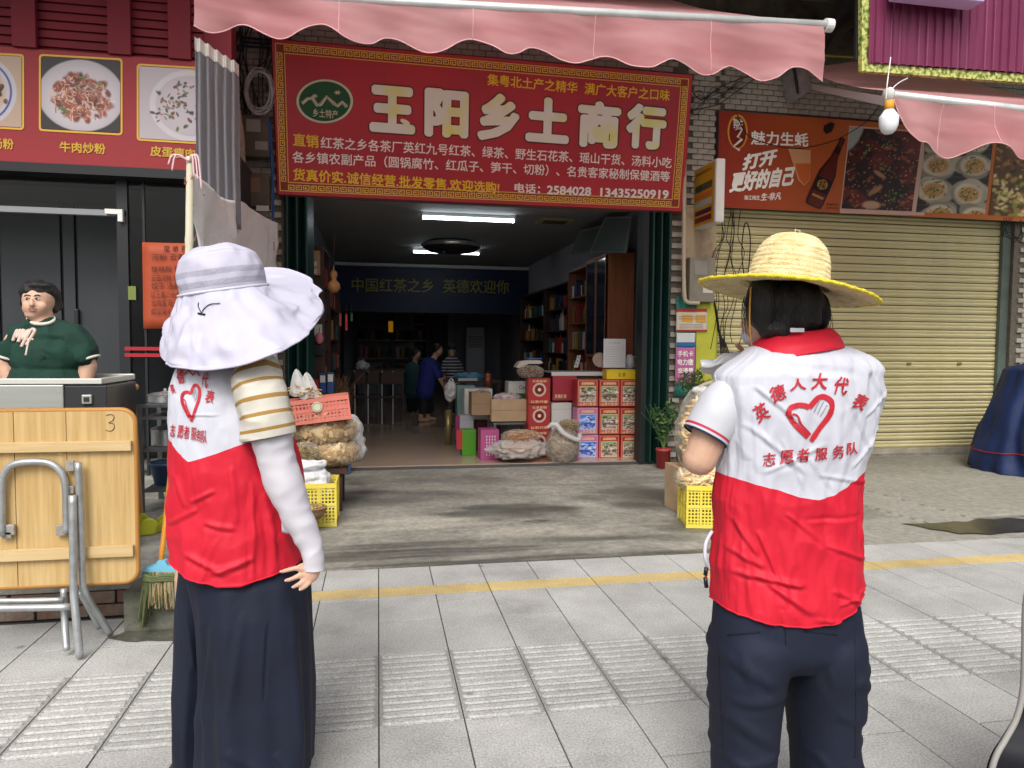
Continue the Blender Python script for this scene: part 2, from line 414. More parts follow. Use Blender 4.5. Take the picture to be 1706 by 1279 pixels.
# concrete apron in front of the shops, stains as they lie on it
AX0, AX1, AY0, AY1 = -1.0, 9.5, 4.485, 8.12
aw, ah = 620, 230
cv = Canvas(aw, ah, '86847b')
def ca(x, y): return (x - AX0) / (AX1 - AX0) * aw, (y - AY0) / (AY1 - AY0) * ah   # row 0 = near edge
cv.noise(.22, 40, 3); cv.noise(.16, 14, 4); cv.noise(.12, 5, 5); cv.noise(.10, 2, 6)
rg = random.Random(5)
def stain(x, y, rx, ry, col, n=26, soft=.9):
    X, Y = ca(x, y)
    for i in range(n):
        a = rg.uniform(0, 6.28); q = rg.random() ** .5
        cx_, cy_ = X + math.cos(a) * q * rx * 59, Y + math.sin(a) * q * ry * 63
        d = np.sqrt(((cv.xx - cx_) / (rx * 26)) ** 2 + ((cv.yy - cy_) / (ry * 26)) ** 2)
        cv.blend(np.clip(1 - d, 0, 1) * .5, col)
def stain_px(px, py, rx, ry, col, n=26): p = G(px, py); stain(p.x, p.y, rx, ry, col, n)
stain_px(840, 850, .55, .22, '44453f', 50); stain_px(800, 905, 1.2, .12, '55544d', 30); stain_px(620, 925, 1.1, .10, '4b4a45', 40)
stain_px(950, 928, 1.3, .08, '4d4c46', 40); stain_px(640, 830, .7, .35, '5c5b55', 40); stain_px(1090, 830, .6, .5, '52514b', 40)
stain_px(1120, 880, .5, .3, '5a5952', 30); stain_px(700, 870, .8, .2, 'a3a094', 24); stain_px(960, 880, .7, .18, 'a09c8f', 24); stain_px(580, 800, .3, .3, '5a5952', 20)
stain_px(1480, 925, .35, .1, '4a4a42', 40); stain_px(1000, 800, 1.2, .2, '74726a', 30)
stain_px(760, 800, .6, .22, '67655e', 40); stain_px(900, 868, .16, .06, '3c3d38', 20)
crv = [G(*p) for p in ((1380, 800), (1440, 842), (1500, 862), (1550, 872), (1620, 864), (1760, 856))]
cx_ = np.array([p.x for p in crv]); cy_ = np.array([p.y for p in crv]); o_ = np.argsort(cx_)
wx = AX0 + cv.xx / aw * (AX1 - AX0); wy = AY0 + cv.yy / ah * (AY1 - AY0)
yc = np.interp(wx, cx_[o_], cy_[o_]); beyond = ((wy > yc) & (wx > cx_.min()))
beyond_s = np.clip((wy - yc) / .02, 0, 1) * (wx > cx_.min())
t = np.array(srgb('979588')); cv.a[:] = cv.a * (1 - .62 * beyond_s[..., None]) + t * (.62 * beyond_s[..., None])
front = (wx > 3.4) & (wy < yc)
cv.a[:] = np.where(front[..., None], cv.a * .45 + np.array(srgb('9c9a90')) * .55, cv.a)
cr = np.clip(1 - np.abs(wy - yc) / .03, 0, 1) * (wx > cx_.min()); cv.blend(cr * .85, '34332d')
ns = np.array([[noise.noise(Vector((x_ * 1.7, y_ * 2.3, 3))) + .5 * noise.noise(Vector((x_ * 6, y_ * 8, 1))) for x_ in np.linspace(AX0, AX1, aw // 4)] for y_ in np.linspace(AY0, AY1, ah // 3)])
_i, _j = np.linspace(0, ah // 3 - 1, ah), np.linspace(0, aw // 4 - 1, aw); ns = np.array([np.interp(_j, range(aw // 4), r_) for r_ in ns]); ns = np.array([np.interp(_i, range(ah // 3), c_) for c_ in ns.T]).T
wet = np.clip((ns - .18) * 5, 0, 1) * (wx < 3.8); cv.blend(wet * .3, '4c4b45')
lo = np.clip(1 - np.abs(wy - 8.05) / .05, 0, 1) * (wx < 3.5); cv.blend(lo * .5, 'b0aea4')
m = mat('stained_concrete', (.3, .3, .28), .8, bump=.35, bs=55); n = m.node_tree
vc = n.nodes.new('ShaderNodeVertexColor'); vc.layer_name = 'print'; nz = n.nodes.new('ShaderNodeTexNoise'); nz.inputs['Scale'].default_value = 16; nz.inputs['Detail'].default_value = 9; nz.inputs['Roughness'].default_value = .78
mr = n.nodes.new('ShaderNodeMapRange'); mr.inputs['From Min'].default_value = .3; mr.inputs['From Max'].default_value = .7; mr.inputs['To Min'].default_value = .62; mr.inputs['To Max'].default_value = 1.3; sc_ = n.nodes.new('ShaderNodeVectorMath'); sc_.operation = 'SCALE'
tc = n.nodes.new('ShaderNodeTexCoord'); n.links.new(tc.outputs['Object'], nz.inputs['Vector']); n.links.new(nz.outputs['Fac'], mr.inputs[0])
n.links.new(vc.outputs[0], sc_.inputs[0]); n.links.new(mr.outputs[0], sc_.inputs['Scale']); n.links.new(sc_.outputs[0], n.nodes['Principled BSDF'].inputs['Base Color'])
rr_ = n.nodes.new('ShaderNodeSeparateColor'); mr2 = n.nodes.new('ShaderNodeMapRange'); mr2.inputs['From Min'].default_value = .04; mr2.inputs['From Max'].default_value = .25
mr2.inputs['To Min'].default_value = .35; mr2.inputs['To Max'].default_value = .85
n.links.new(vc.outputs[0], rr_.inputs[0]); n.links.new(rr_.outputs[0], mr2.inputs[0]); n.links.new(mr2.outputs[0], n.nodes['Principled BSDF'].inputs['Roughness'])
ap = cv.mesh('concrete_apron', (AX0, AY0, 0), (AX1, AY0, 0), (AX1, AY1, 0), (AX0, AY1, 0), m=m); struct(ap)
co = np.zeros(len(ap.data.vertices) * 3); ap.data.vertices.foreach_get('co', co); co = co.reshape(-1, 3)
co[:, 2] = -.004 + ns.ravel() * .006 + (beyond_s * .018).ravel() - (cr * .012).ravel(); ap.data.vertices.foreach_set('co', co.ravel()); ap.data.update()
ap.data.polygons.foreach_set('use_smooth', [True] * len(ap.data.polygons))
ap['label'] = 'stained concrete apron between the pavement and the shop doors'
pts = [(1500, 872), (1530, 873), (1560, 872), (1590, 869), (1610, 870), (1630, 864), (1655, 866), (1680, 863), (1706, 865), (1790, 860), (1790, 880), (1730, 882), (1706, 886), (1680, 887), (1650, 891), (1620, 889), (1600, 890), (1575, 885), (1550, 882), (1525, 876)]
pd = MB().poly([G(*p) + V(0, 0, .005) for p in pts]).build('puddle', mat('murky_water', '4a4738', .22, col2='2c2b22', vs=5, spec=.4)); struct(pd)
tag(pd, 'dark puddle in a hollow of the concrete on the right')
# sheets of ground further off
struct(MB().box(-8, AX0 - .0, 4.485, 8.1, -.04, -.01).build('side_ground', mat('dark_ground', (.12, .12, .11), .9, var=.3, vs=8)))

# left terrace with brick front
M_conc = mat('old_concrete', (.24, .235, .21), .9, var=.45, vs=7, bump=.5, bs=40)
M_moss = mat('mossy_concrete', (.07, .075, .05), .9, col2=(.17, .17, .14), vs=9, bump=.8, bs=35)
M_brick = mat('old_red_brick', (.17, .075, .05), .9, col2=(.20, .17, .14), vs=12, bump=.6, bs=60)
tr_ = MB().box(-8, -.95, 3.93, 8.0, -.03, .135)
terrace = struct(tr_.build('terrace', mat('dark_terrace_floor', (.055, .053, .048), .7, var=.4, vs=5))); terrace['label'] = 'raised terrace in front of the noodle shop'
MB().rbox(-8, -.94, 3.90, 8.0, .137, .19, .008).build('coping', M_conc, terrace)
bm_ = MB().rbox(-.118, .118, -.035, .035, -.03, .03, .005).build('b', M_brick); bme = bm_.data; bpy.data.objects.remove(bm_)
for row in range(2):
    for i in range(13):
        x = -1.08 - i * .245 - (.12 if row else 0)
        o = link('brick', bme, terrace, (x + random.uniform(-.003, .003), 3.93 + random.uniform(-.004, .004), .035 + row * .068))
        o.rotation_euler.z = random.uniform(-.01, .01)
blk = MB().rbox(-1.21, -.84, 3.66, 3.90, 0, .2, .012)
bo = blk.build('concrete_block', M_moss); tag(bo, 'mossy wet concrete block at the terrace corner under the broom', 'block')
wp = MB().poly([V(-1.25 + .5 * (.5 + .5 * math.cos(a)) + .02 * math.sin(5 * a), 3.62 + .09 * math.sin(a) + .012 * math.cos(7 * a), .004) for a in [i * .2618 for i in range(24)]])
struct(wp.build('wet_patch', mat('wet_stone', (.09, .09, .07), .25, var=.3, vs=20)))
# ================================================================== BUILDING
M_dark = mat('dark_grimy_wall', (.13, .12, .09), .9, var=.5, vs=4)
M_mortar = mat('brown_mortar', (.13, .115, .09), .95, var=.3, vs=30)
M_gbrick = mat('glazed_grey_brick', (.30, .27, .22), .45, col2=(.46, .43, .37), vs=5, bump=.2, bs=60)
bld = thing('shop_building', 'two storey brick shop building behind all the signs and awnings', 'building', (1, 8.3, 0))
wall = MB()
def wbox(x0, x1, z0, z1, y0=8.1, y1=8.32): wall.box(x0, x1, y0, y1, z0, z1)
wbox(-1.95, -.98, 0, 3.02); wbox(3.43, 4.0, 0, 3.02); wbox(8.22, 11.0, 0, 3.1); wbox(-8, 3.43, 3.02, 4.95, 8.1); wbox(3.43, 8.22, 3.105, 4.95, 8.1); wbox(8.22, 11, 3.1, 4.95)
wall.build('wall', M_mortar, bld)
up = MB().box(-8, 11, 7.98, 8.32, 4.952, 5.25); up.box(-8, 11, 8.1, 8.32, 5.252, 9); up.build('upper_wall', M_dark, bld)
MB().box(-8, 11, 5.9, 8.09, 5.60, 5.78).build('canopy_slab', mat('olive_stained_soffit', (.26, .24, .17), .9, var=.4, vs=3), bld)
bb = MB(); bb.box(2.9, 3.0, 5.9, 7.97, 5.3, 5.59); bb.box(5.4, 5.55, 5.9, 7.97, 5.2, 5.59); bb.box(-8, 11, 5.9, 6.02, 5.32, 5.595)
bb.build('beam', mat('dark_beam', (.10, .09, .065), .9, var=.4, vs=4), bld)
bm2 = MB(); a_, b_ = P(1362, 92, 7.6), P(1440, -40, 7.0); bm2.tube([a_, b_], .05, 6)
bm2.build('diagonal_brace', mat('black_steel', (.02, .02, .02), .5), bld)
b3 = MB(); b3.tube([P(1372, 92, 7.9), P(1445, 96, 7.9)], .012, 6); b3.build('yellow_pipe', mat('yellow_pipe', (.5, .42, .05), .5), bld)
b3 = MB(); b3.tube([P(1372, 108, 7.9), P(1445, 113, 7.9)], .009, 6); b3.build('green_pipe', mat('green_pipe', (.03, .2, .08), .5), bld)
# glazed bricks: the ones that show are each a part
bk = MB().rbox(-.066, .066, -.014, .014, -.029, .029, .004).build('b', M_gbrick); bkm = bk.data; bpy.data.objects.remove(bk)
cells = []
def cells_in(x0, x1, z0, z1, pr):
    r = 0; z = z0 + .033
    while z < z1:
        x = x0 + .068 + (0 if r % 2 else -.069)
        while x < x1:
            if x - .066 > x0 - .02 and x + .066 < x1 + .03: cells.append((pr, x, z))
            x += .139
        z += .066; r += 1
cells_in(3.60, 4.0, 3.10, 4.93, 0); cells_in(4.0, 7.3, 4.24, 4.80, 0); cells_in(3.43, 3.56, 0, 3.0, 1); cells_in(8.30, 8.75, .5, 3.1, 1); cells_in(7.3, 9.5, 4.24, 4.9, 2); cells_in(-1.5, -1.0, .9, 4.9, 2); cells_in(-.9, 3.5, 4.55, 4.95, 2)
cells.sort(key=lambda c: c[0])
rest = MB()
base = [tuple(v.co) for v in bkm.vertices]; bf = [tuple(p.vertices) for p in bkm.polygons]
for i, (pr, x, z) in enumerate(cells):
    y = 8.088 + random.uniform(-.004, .003)
    if i < 295: link('brick', bkm, bld, (x - 1, y - 8.3, z))
    else: rest.add([(v[0] + x, v[1] + y, v[2] + z) for v in base], bf)
if rest.v: rest.build('further_bricks', M_gbrick, bld)['kind'] = 'stuff'
# plaster panel on the pillar
MB().box(3.57, 3.99, 8.06, 8.085, 1.9, 3.09).build('plaster_panel', mat('rust_stained_plaster', (.42, .33, .22), .9, col2=(.20, .13, .08), vs=6, contrast=(.45, .75)), bld)

# ---------------- interior of the middle shop
M_in = mat('interior_wall_paint', (.16, .17, .19), .8, var=.15, vs=3)
ZC = 3.28
struct(MB().box(-1.1, 3.75, 8.13, 21, -.02, .03).build('shop_floor', mat('polished_beige_floor', (.42, .32, .24), .15, var=.03, vs=1, spec=.6)))
MB().box(-.98, 3.43, 8.06, 8.135, -.015, .022).build('door_track', mat('steel_track', (.12, .12, .12), .4, metal=.7), bld)
struct(MB().box(-1.1, 3.75, 8.33, 21, ZC, ZC + .1).build('shop_ceiling', mat('grey_ceiling', (.30, .31, .31), .75, var=.08, vs=1.5)))
struct(MB().box(-1.1, -.95, 8.33, 21, .03, ZC).build('shop_left_wall', M_in))
struct(MB().box(3.5, 3.75, 8.33, 21, .03, ZC).build('shop_right_wall', mat('right_wall_paint', (.36, .34, .37), .8, var=.1, vs=3)))
struct(MB().box(-.95, 3.5, 20.6, 20.9, .03, ZC).build('shop_back_wall', mat('back_wall_paint', (.24, .26, .30), .8, var=.1, vs=3)))
# header beam with the blue banner
YB = 16.6
hb = thing('blue_banner', 'dark blue banner board with gold characters across the back of the shop', 'banner', (1.2, YB, 2.0))
bx0, bx1 = P(566, 480, YB).x, P(885, 480, YB).x
zt, zb_ = P(720, 446, YB).z, P(720, 521, YB).z
MB().box(bx0 - .1, 3.49, YB, YB + .1, zb_, zt).build('board', mat('navy_board', (.010, .020, .060), .45, var=.2, vs=3), hb)
MB().box(bx0 - .1, 3.49, YB - .06, YB + .02, zt + .002, zt + .07).build('white_rail', mat('white_rail', (.6, .6, .58), .5), hb)
M_gold = mat('gold_letter', 'a0932a', .4)
tb = MB(); put_text(tb, '中国红茶之乡', P(586, 474, YB - .012), P(722, 476, YB - .012), (0, 0, 1), .31, .005); put_text(tb, '英德欢迎你', P(738, 476, YB - .012), P(848, 478, YB - .012), (0, 0, 1), .31, .005)
tb.build('lettering', M_gold, hb)
for i in range(9):
    o = MB().cyl(P(651 + i * 18.3, 430, YB - .04), P(651 + i * 18.3, 446, YB - .04), .006, n=6).build('hook', mat('pale_wire', (.5, .5, .5), .5), hb)
# fluorescent tubes
M_tube = mat('lit_tube', (.9, .95, 1), .4, emit=(.86, .94, 1), es=9); M_fix = mat('white_fixture', (.6, .62, .62), .4)
def tube_lamp(pa, pb, label):
    Y0 = (ZC - .1 - EYE) / ray((pa[0] + pb[0]) / 2, pa[1]).z * ray((pa[0] + pb[0]) / 2, pa[1]).y
    a = P(*pa, Y0); b = P(*pb, Y0); z = ZC - .1; t = thing('fluorescent_lamp', label, 'ceiling lamp', ((a.x + b.x) / 2, Y0, ZC), group='tube lamps on the shop ceiling')
    MB().rbox(a.x, b.x, Y0 - .04, Y0 + .04, ZC - .052, ZC - .002, .006).build('fixture', M_fix, t)
    MB().cyl((a.x + .03, Y0 - .03, z + .02), (b.x - .03, Y0 - .03, z + .02), .02, n=12).build('tube', M_tube, t, True)
    MB().cyl((a.x + .03, Y0 + .07, z + .035), (b.x - .03, Y0 + .07, z + .035), .02, n=12).build('tube', M_tube, t, True)
    for x in (a.x + .012, b.x - .032): MB().box(x, x + .02, Y0 - .055, Y0 + .095, z - .003, ZC - .003).build('end_cap', M_fix, t)
tube_lamp((700, 368), (859, 372), 'longer lit double tube lamp nearer the door')
tube_lamp((686, 423), (800, 426), 'lit double tube lamp further in under the round fan')
fp = P(752, 400, 12.6); fan = thing('ceiling_fan', 'round black caged fan hanging from the shop ceiling', 'fan', (fp.x, 12.6, ZC))
MB().lathe([(.02, -.22), (.40, -.24), (.50, -.18), (.52, -.14), (.50, -.10), (.40, -.06), (.05, -.03)], 36, (fp.x, 12.6, ZC)).build('cage', mat('black_plastic', (.02, .02, .022), .4), fan, True)
MB().lathe([(.505, -.175), (.53, -.14), (.505, -.105)], 36, (fp.x, 12.6, ZC)).build('ring', mat('dull_chrome', (.45, .42, .38), .3, metal=.7), fan, True)
MB().cyl((fp.x - .15, 12.45, ZC - .3), (fp.x - .15, 12.45, ZC - .2), .06).build('motor_knob', MATS['black_plastic'], fan)
cp = thing('ceiling_vent', 'small pale vent panel on the ceiling near the shop door', 'vent', (2.6, 10.5, ZC))
MB().box(2.35, 2.85, 10.3, 10.7, ZC - .03, ZC - .002).build('panel', mat('yellowed_panel', (.4, .36, .2), .6), cp); MB().box(2.42, 2.78, 10.36, 10.64, ZC - .034, ZC - .031).build('grille', MATS['dark_beam'], cp)

# ---------------- back of the shop
M_wood = mat('brown_cabinet_wood', (.23, .085, .04), .45, var=.25, vs=3, stretch=(6, 6, .6))
M_dkwood = mat('dark_shelf_wood', (.05, .025, .018), .55, var=.3, vs=5)
M_shg = mat('cabinet_glass', (.02, .03, .05), .08, spec=.7)
dr = thing('back_door', 'dark doorway with pale frame in the back wall', 'door', (1.9, 20.5, .03))
x0, x1 = P(690, 560, 20.5).x, P(746, 560, 20.5).x; zt_ = P(700, 524, 20.5).z
MB().box(x0, x1, 20.52, 20.58, .03, zt_).build('door_panel', mat('black_door', (.012, .012, .015), .5), dr)
MB().box(x0 - .14, x0, 20.5, 20.59, .03, zt_ + .12).box(x1, x1 + .14, 20.5, 20.59, .03, zt_ + .12).box(x0, x1, 20.5, 20.59, zt_ + .002, zt_ + .12).build('door_frame', mat('grey_frame', (.3, .3, .32), .5), dr)
GOODS = [mat('goods_%s' % n, c, .4) for n, c in (('red', '8c2023'), ('cream', 'b9ad92'), ('navy', '232f55'), ('green', '27512f'), ('white', 'b9b9b6'), ('gold', '9c7a2a'), ('brown', '573823'), ('teal', '2c5a5e'), ('pink', 'b06a7a'), ('black', '1c1c1e'))]
def bottle_mb(h, r): return MB().lathe([(.001, 0), (r, .002), (r, h * .6), (r * .85, h * .68), (r * .35, h * .78), (r * .33, h * .95), (r * .4, h * .955), (r * .4, h), (.001, h)], 10)
_bt = {}
def goods_item(kind, mi):
    if (kind, mi) in _bt: return _bt[(kind, mi)]
    if kind == 'bottle': o = bottle_mb(.26, .035).build('g', GOODS[mi], smooth_=True)
    elif kind == 'tin':
        o = MB().lathe([(.001, 0), (.045, .001), (.045, .13), (.047, .131), (.047, .155), (.001, .157)], 12).build('g', GOODS[mi])
    else: o = MB().rbox(-.055, .055, -.04, .04, 0, .2, .004).build('g', GOODS[mi])
    _bt[(kind, mi)] = o.data; bpy.data.objects.remove(o); return _bt[(kind, mi)]
def shelf_unit(x0, x1, y0, y1, ztop, nsh, label, face, wood, fill=1.0, seed=1, glass=False, sep=None, alongy=True):
    """open shelf against a side wall; face = -1 looks to -X, +1 to +X"""
    rn = random.Random(seed)
    t = thing('goods_shelf', label, 'shelf', ((x0 + x1) / 2, (y0 + y1) / 2, .03))
    MB().box(x0, x1, y0, y0 + .025, .03, ztop).build('side_panel', wood, t); MB().box(x0, x1, y1 - .025, y1, .03, ztop).build('side_panel', wood, t)
    bx = (x1 - .02, x1) if face < 0 else (x0, x0 + .02)
    MB().box(bx[0], bx[1], y0 + .026, y1 - .026, .03, ztop - .026).build('back_panel', wood, t); MB().box(x0, x1, y0 + .026, y1 - .026, ztop - .025, ztop).build('top_panel', wood, t)
    for i in range(nsh):
        z = .12 + i * (ztop - .15) / nsh
        MB().box(x0 + .01, x1 - .021, y0 + .026, y1 - .026, z - .02, z).build('shelf_board', wood, t)
        y = y0 + .09
        while y < y1 - .09:
            if rn.random() < fill:
                k = rn.choice(('bottle', 'tin', 'box', 'box')); mi = rn.choice((0, 0, 1, 2, 4, 5, 6, 9, 7))
                xx = x0 + .08 if face < 0 else x1 - .08
                o = link({'bottle': 'wine_bottle', 'tin': 'tea_tin', 'box': 'gift_box'}[k], goods_item(k, mi), None, (xx + rn.uniform(-.01, .03) * -face, y, z + .001))
                KIND = {'bottle': 'bottle', 'tin': 'tin', 'box': 'box'}[k]; CN = ['red', 'cream', 'navy', 'green', 'white', 'gold', 'brown', 'teal', 'pink', 'black'][mi]
                o.scale.z = rn.uniform(1, 1.45); tag(o, '%s %s standing in row %d from the floor of the %s' % (CN, KIND, i + 1, label.split(' with')[0]), KIND, 'goods standing in the ' + label.split(' with')[0])
            y += rn.uniform(.10, .14)
    return t
YC = 9.35
cxa, cxb = P(1013, 500, YC).x, P(1056, 500, YC).x; cz = P(1030, 420, YC).z
cab = shelf_unit(cxa, min(cxb, 3.49), YC, 10.35, cz, 3, 'tall brown wooden cabinet with glass doors by the right wall', -1, M_wood, .3, 3)
for (a, b) in ((YC + .03, 9.83), (9.85, 10.32)):
    d = MB().box(cxa - .025, cxa - .002, a, b, 1.25, cz - .03).build('glass_door', M_shg, cab)
    f_ = MB(); f_.box(cxa - .03, cxa - .001, a, a + .03, 1.25, cz - .03).box(cxa - .03, cxa - .001, b - .03, b, 1.25, cz - .03).box(cxa - .03, cxa - .001, a + .03, b - .03, cz - .07, cz - .03).box(cxa - .03, cxa - .001, a + .03, b - .03, 1.25, 1.29); f_.build('frame', M_wood, d)
shelf_unit(cxa + .02, 3.49, 10.4, 11.5, cz - .05, 6, 'dark brown open shelf with bottles next to the wooden cabinet', -1, M_wood, 1, 5)
shelf_unit(cxa + .02, 3.49, 11.55, 13.2, cz - .2, 6, 'black shelf with bottles halfway down the right wall', -1, M_dkwood, .9, 6)
shelf_unit(cxa + .02, 3.49, 13.3, 15.6, cz - .2, 5, 'black shelf with boxes deepest on the right wall', -1, M_dkwood, .7, 7)
shelf_unit(-.94, -.62, 8.7, 9.7, 2.55, 6, 'dark shelf with packets just inside the left door', 1, M_dkwood, .9, 8)
shelf_unit(-.94, -.62, 9.8, 12.2, 2.4, 5, 'dark shelf with packets further in on the left wall', 1, M_dkwood, .9, 9)
# framed boards leaning on top of the cabinets
for i, (q, lab) in enumerate((([(983, 420), (1010, 362), (1052, 362), (1042, 420)], 'framed dark picture leaning on the cabinet, nearest the door'),
                        ([(950, 425), (968, 384), (1012, 375), (985, 420)], 'framed dark picture leaning on the cabinet, second from the door'))):
    Yq = (9.5, 10.3)[i]
    t = thing('framed_picture', lab, 'picture', P((q[0][0] + q[3][0]) / 2, q[0][1], Yq), group='framed pictures on top of the cabinets')
    pts = [PX(x, y, 3.05 + .1 * (k in (1, 2))) for k, (x, y) in enumerate(q)]
    MB().prism(pts, (.02, 0, 0)).build('panel', mat('dark_green_picture', (.10, .14, .13), .3), t)
    MB().tube([p + V(-.005, 0, 0) for p in pts], .012, 6, closed=True).build('frame', mat('silver_frame', (.45, .45, .47), .3, metal=.6), t)
# back shelves, fridge, ac, lantern
bs_ = thing('back_shelf', 'long dark shelf against the back wall left of the door', 'shelf', (.3, 20.2, .03))
for z in (.5, 1.0, 1.5, 1.95): MB().box(-.6, 1.35, 19.9, 20.4, z, z + .04).build('shelf_board', mat('pale_shelf', (.25, .24, .22), .6), bs_)
for x in (-.6, .35, 1.3): MB().box(x, x + .05, 19.88, 20.41, .03, 2.3).build('post', M_dkwood, bs_)
rb = random.Random(2)
for z in (.542, 1.042, 1.542):
    for i in range(11):
        mi = rb.randrange(10); o = link('storage_jar', goods_item('tin', mi), None, (-.48 + i * .165 + rb.uniform(-.02, .02), 20.1, z)); o.scale = (1.3, 1.3, 1.5 + rb.random() * .6)
        tag(o, 'jar or tin on the long shelf against the back wall', 'jar', 'jars on the long back shelf')
ln = thing('gold_lantern', 'small golden lantern hanging deep inside the shop', 'lantern', P(651, 544, 17.5))
c = P(651, 544, 17.5); MB().cyl(c + V(0, 0, -.13), c + V(0, 0, .13), .055, n=12).build('shade', mat('gold_paper', '9a7416', .5, emit='c88a18', es=.25), ln, True); MB().cyl(c + V(0, 0, .13), c + V(0, 0, .8), .005, n=6).build('cord', M_dkwood, ln)
fr = thing('air_conditioner', 'tall grey standing air conditioner right of the back door', 'air conditioner', P(790, 610, 18))
a = P(776, 545, 18); b = P(806, 660, 18); MB().rbox(a.x, b.x, 17.9, 18.25, .03, a.z, .03).build('cabinet', mat('grey_appliance', (.22, .23, .26), .4), fr)
for i in range(6): MB().box(a.x + .05, b.x - .05, 17.885, 17.899, a.z - .5 + i * .05, a.z - .48 + i * .05).build('louvre', M_dkwood, fr)
# ================================================================== MAIN SIGN (leans out at the top)
S0 = V(0, 7.97, 3.0); SU = V(0, -.17, 1.55).normalized(); SN = V(1, 0, 0).cross(SU).normalized()
if SN.y > 0: SN = -SN
def S(px, py, o=0.0): return PL(px, py, S0 + SN * o, SN)
M_signred = mat('sign_red_vinyl', (.46, .024, .036), .42, var=.14, vs=1.2, spec=.45)
M_sgold = mat('sign_gold', 'e6ba58', .5); M_syel = mat('sign_yellow', 'f2cd30', .5); M_swhite = mat('sign_white', 'f4f3ea', .5); M_brown = mat('sign_brown_outline', (.10, .03, .02), .5)
sg = thing('shop_sign', 'big red shop sign with gold key border and large pale Chinese characters', 'sign', S(800, 336))
q = [S(453, 65), S(1154, 125), S(1137, 352), S(463, 323)]
MB().prism(q, -SN * .06).build('panel', M_signred, sg)
fr_ = MB()
for a, b in ((0, 1), (1, 2), (2, 3), (3, 0)): fr_.tube([q[a] - SN * .03, q[b] - SN * .03], .018, 4)
fr_.build('frame', mat('dull_red_frame', (.16, .03, .03), .5), sg)
mb = MB()
Q = [S(458, 71, .004), S(1148, 131, .004), S(1131, 346, .004), S(466, 318, .004)]      # border outer corners
W_ = ((Q[1] - Q[0]).length + (Q[2] - Q[3]).length) / 2; H_ = ((Q[3] - Q[0]).length + (Q[2] - Q[1]).length) / 2
def SQ(u, v): s_, t_ = u / W_, v / H_; return Q[0] * (1 - s_) * (1 - t_) + Q[1] * s_ * (1 - t_) + Q[2] * s_ * t_ + Q[3] * (1 - s_) * t_
def sr(u0, v0, u1, v1): mb.poly([SQ(u0, v1), SQ(u1, v1), SQ(u1, v0), SQ(u0, v0)])
BWd = .086; t_ = .010
sr(0, 0, W_, t_); sr(0, H_ - t_, W_, H_); sr(0, t_, t_, H_ - t_); sr(W_ - t_, t_, W_, H_ - t_)
sr(BWd, BWd, W_ - BWd, BWd + t_); sr(BWd, H_ - BWd - t_, W_ - BWd, H_ - BWd); sr(BWd, BWd + t_, BWd + t_, H_ - BWd - t_); sr(W_ - BWd - t_, BWd + t_, W_ - BWd, H_ - BWd - t_)
def key(o, ax, flip, L):      # one square spiral hook, in a cell of length L, height .07
    h = .054; k = .0105; segs = [(0, 0, L * .86, k), (L * .86 - k, k, L * .86, h), (L * .22, h - k, L * .86 - k, h), (L * .22, h * .42, L * .22 + k, h - k), (L * .22 + k, h * .42, L * .58, h * .42 + k), (0, k, k, h)]
    for a, b, c, d in segs:
        if flip: b, d = h - d, h - b
        if ax == 0: sr(o[0] + a, o[1] + b, o[0] + c, o[1] + d)
        else: sr(o[0] + b, o[1] + a, o[0] + d, o[1] + c)
n1 = 56; L1 = (W_ - 2 * BWd) / n1
for i in range(n1): key((BWd + i * L1, .0160), 0, i % 2, L1); key((BWd + i * L1, H_ - BWd + .0160), 0, i % 2, L1)
n2 = 18; L2 = (H_ - 2 * BWd) / n2
for i in range(n2): key((.0160, BWd + i * L2), 1, i % 2, L2); key((W_ - BWd + .0160, BWd + i * L2), 1, i % 2, L2)
mb.build('key_border', M_sgold, sg)
mb = MB(); mb.poly([S(458, 71, .002), S(466, 318, .002), S(1131, 346, .002), S(1148, 131, .002)])
mb.build('border_ground', mat('border_brown_red', (.26, .035, .02), .4), sg)
mb = MB(); mb.poly([SQ(BWd + t_, BWd + t_) + SN * .0012, SQ(BWd + t_, H_ - BWd - t_) + SN * .0012, SQ(W_ - BWd - t_, H_ - BWd - t_) + SN * .0012, SQ(W_ - BWd - t_, BWd + t_) + SN * .0012]); mb.build('face', M_signred, sg)
M_title = mat('title_pale_green_yellow', (.88, .92, .80), .5, col2=(.84, .88, .14), vs=2.2, contrast=(.5, .72), detail=2)
o_ = MB(); i_ = MB()
for ch, x0, x1, y0, y1 in (('王', 615, 692, 143, 222), ('阳', 707, 781, 148, 230), ('乡', 795, 866, 155, 236), ('土', 876, 949, 162, 238), ('商', 962, 1034, 168, 247), ('行', 1043, 1110, 173, 249)):
    yc = (y0 + y1) / 2
    for mb_, off, oo, gr in ((o_, .085, .006, 2.5), (i_, .06, .010, 0)):
        a, b = S(x0 - gr, yc - 3, oo), S(x1 + gr, yc + 3, oo); h = (S(x0, y0 - gr, oo) - S(x0, y1 + gr, oo)).length
        put_text(mb_, ch, a, b, SU, h, off)
o_.add([S(672 + 8 * math.cos(a), 209 + 7 * math.sin(a), .006) for a in [-i * .5236 for i in range(12)]], [tuple(range(12))])
i_.add([S(675 + 8 * math.cos(a) + 2 * math.sin(a), 203 + 5 * math.sin(a) + 2 * math.cos(a), .0135) for a in [-i * .5236 for i in range(12)]], [tuple(range(12))])
tl_ = None; o_.build('title_outline', M_brown, sg); i_.build('title_lettering', M_title, sg)
def sline(m_, s, x0, y0, x1, y1, hp, off=.018):
    h = (S(x0, y0 - hp / 2, .006) - S(x0, y0 + hp / 2, .006)).length; put_text(MB(), s, S(x0, y0, .006), S(x1, y1, .006), SU, h, off).build('lettering', m_, sg)
yl, wl = M_syel, M_swhite
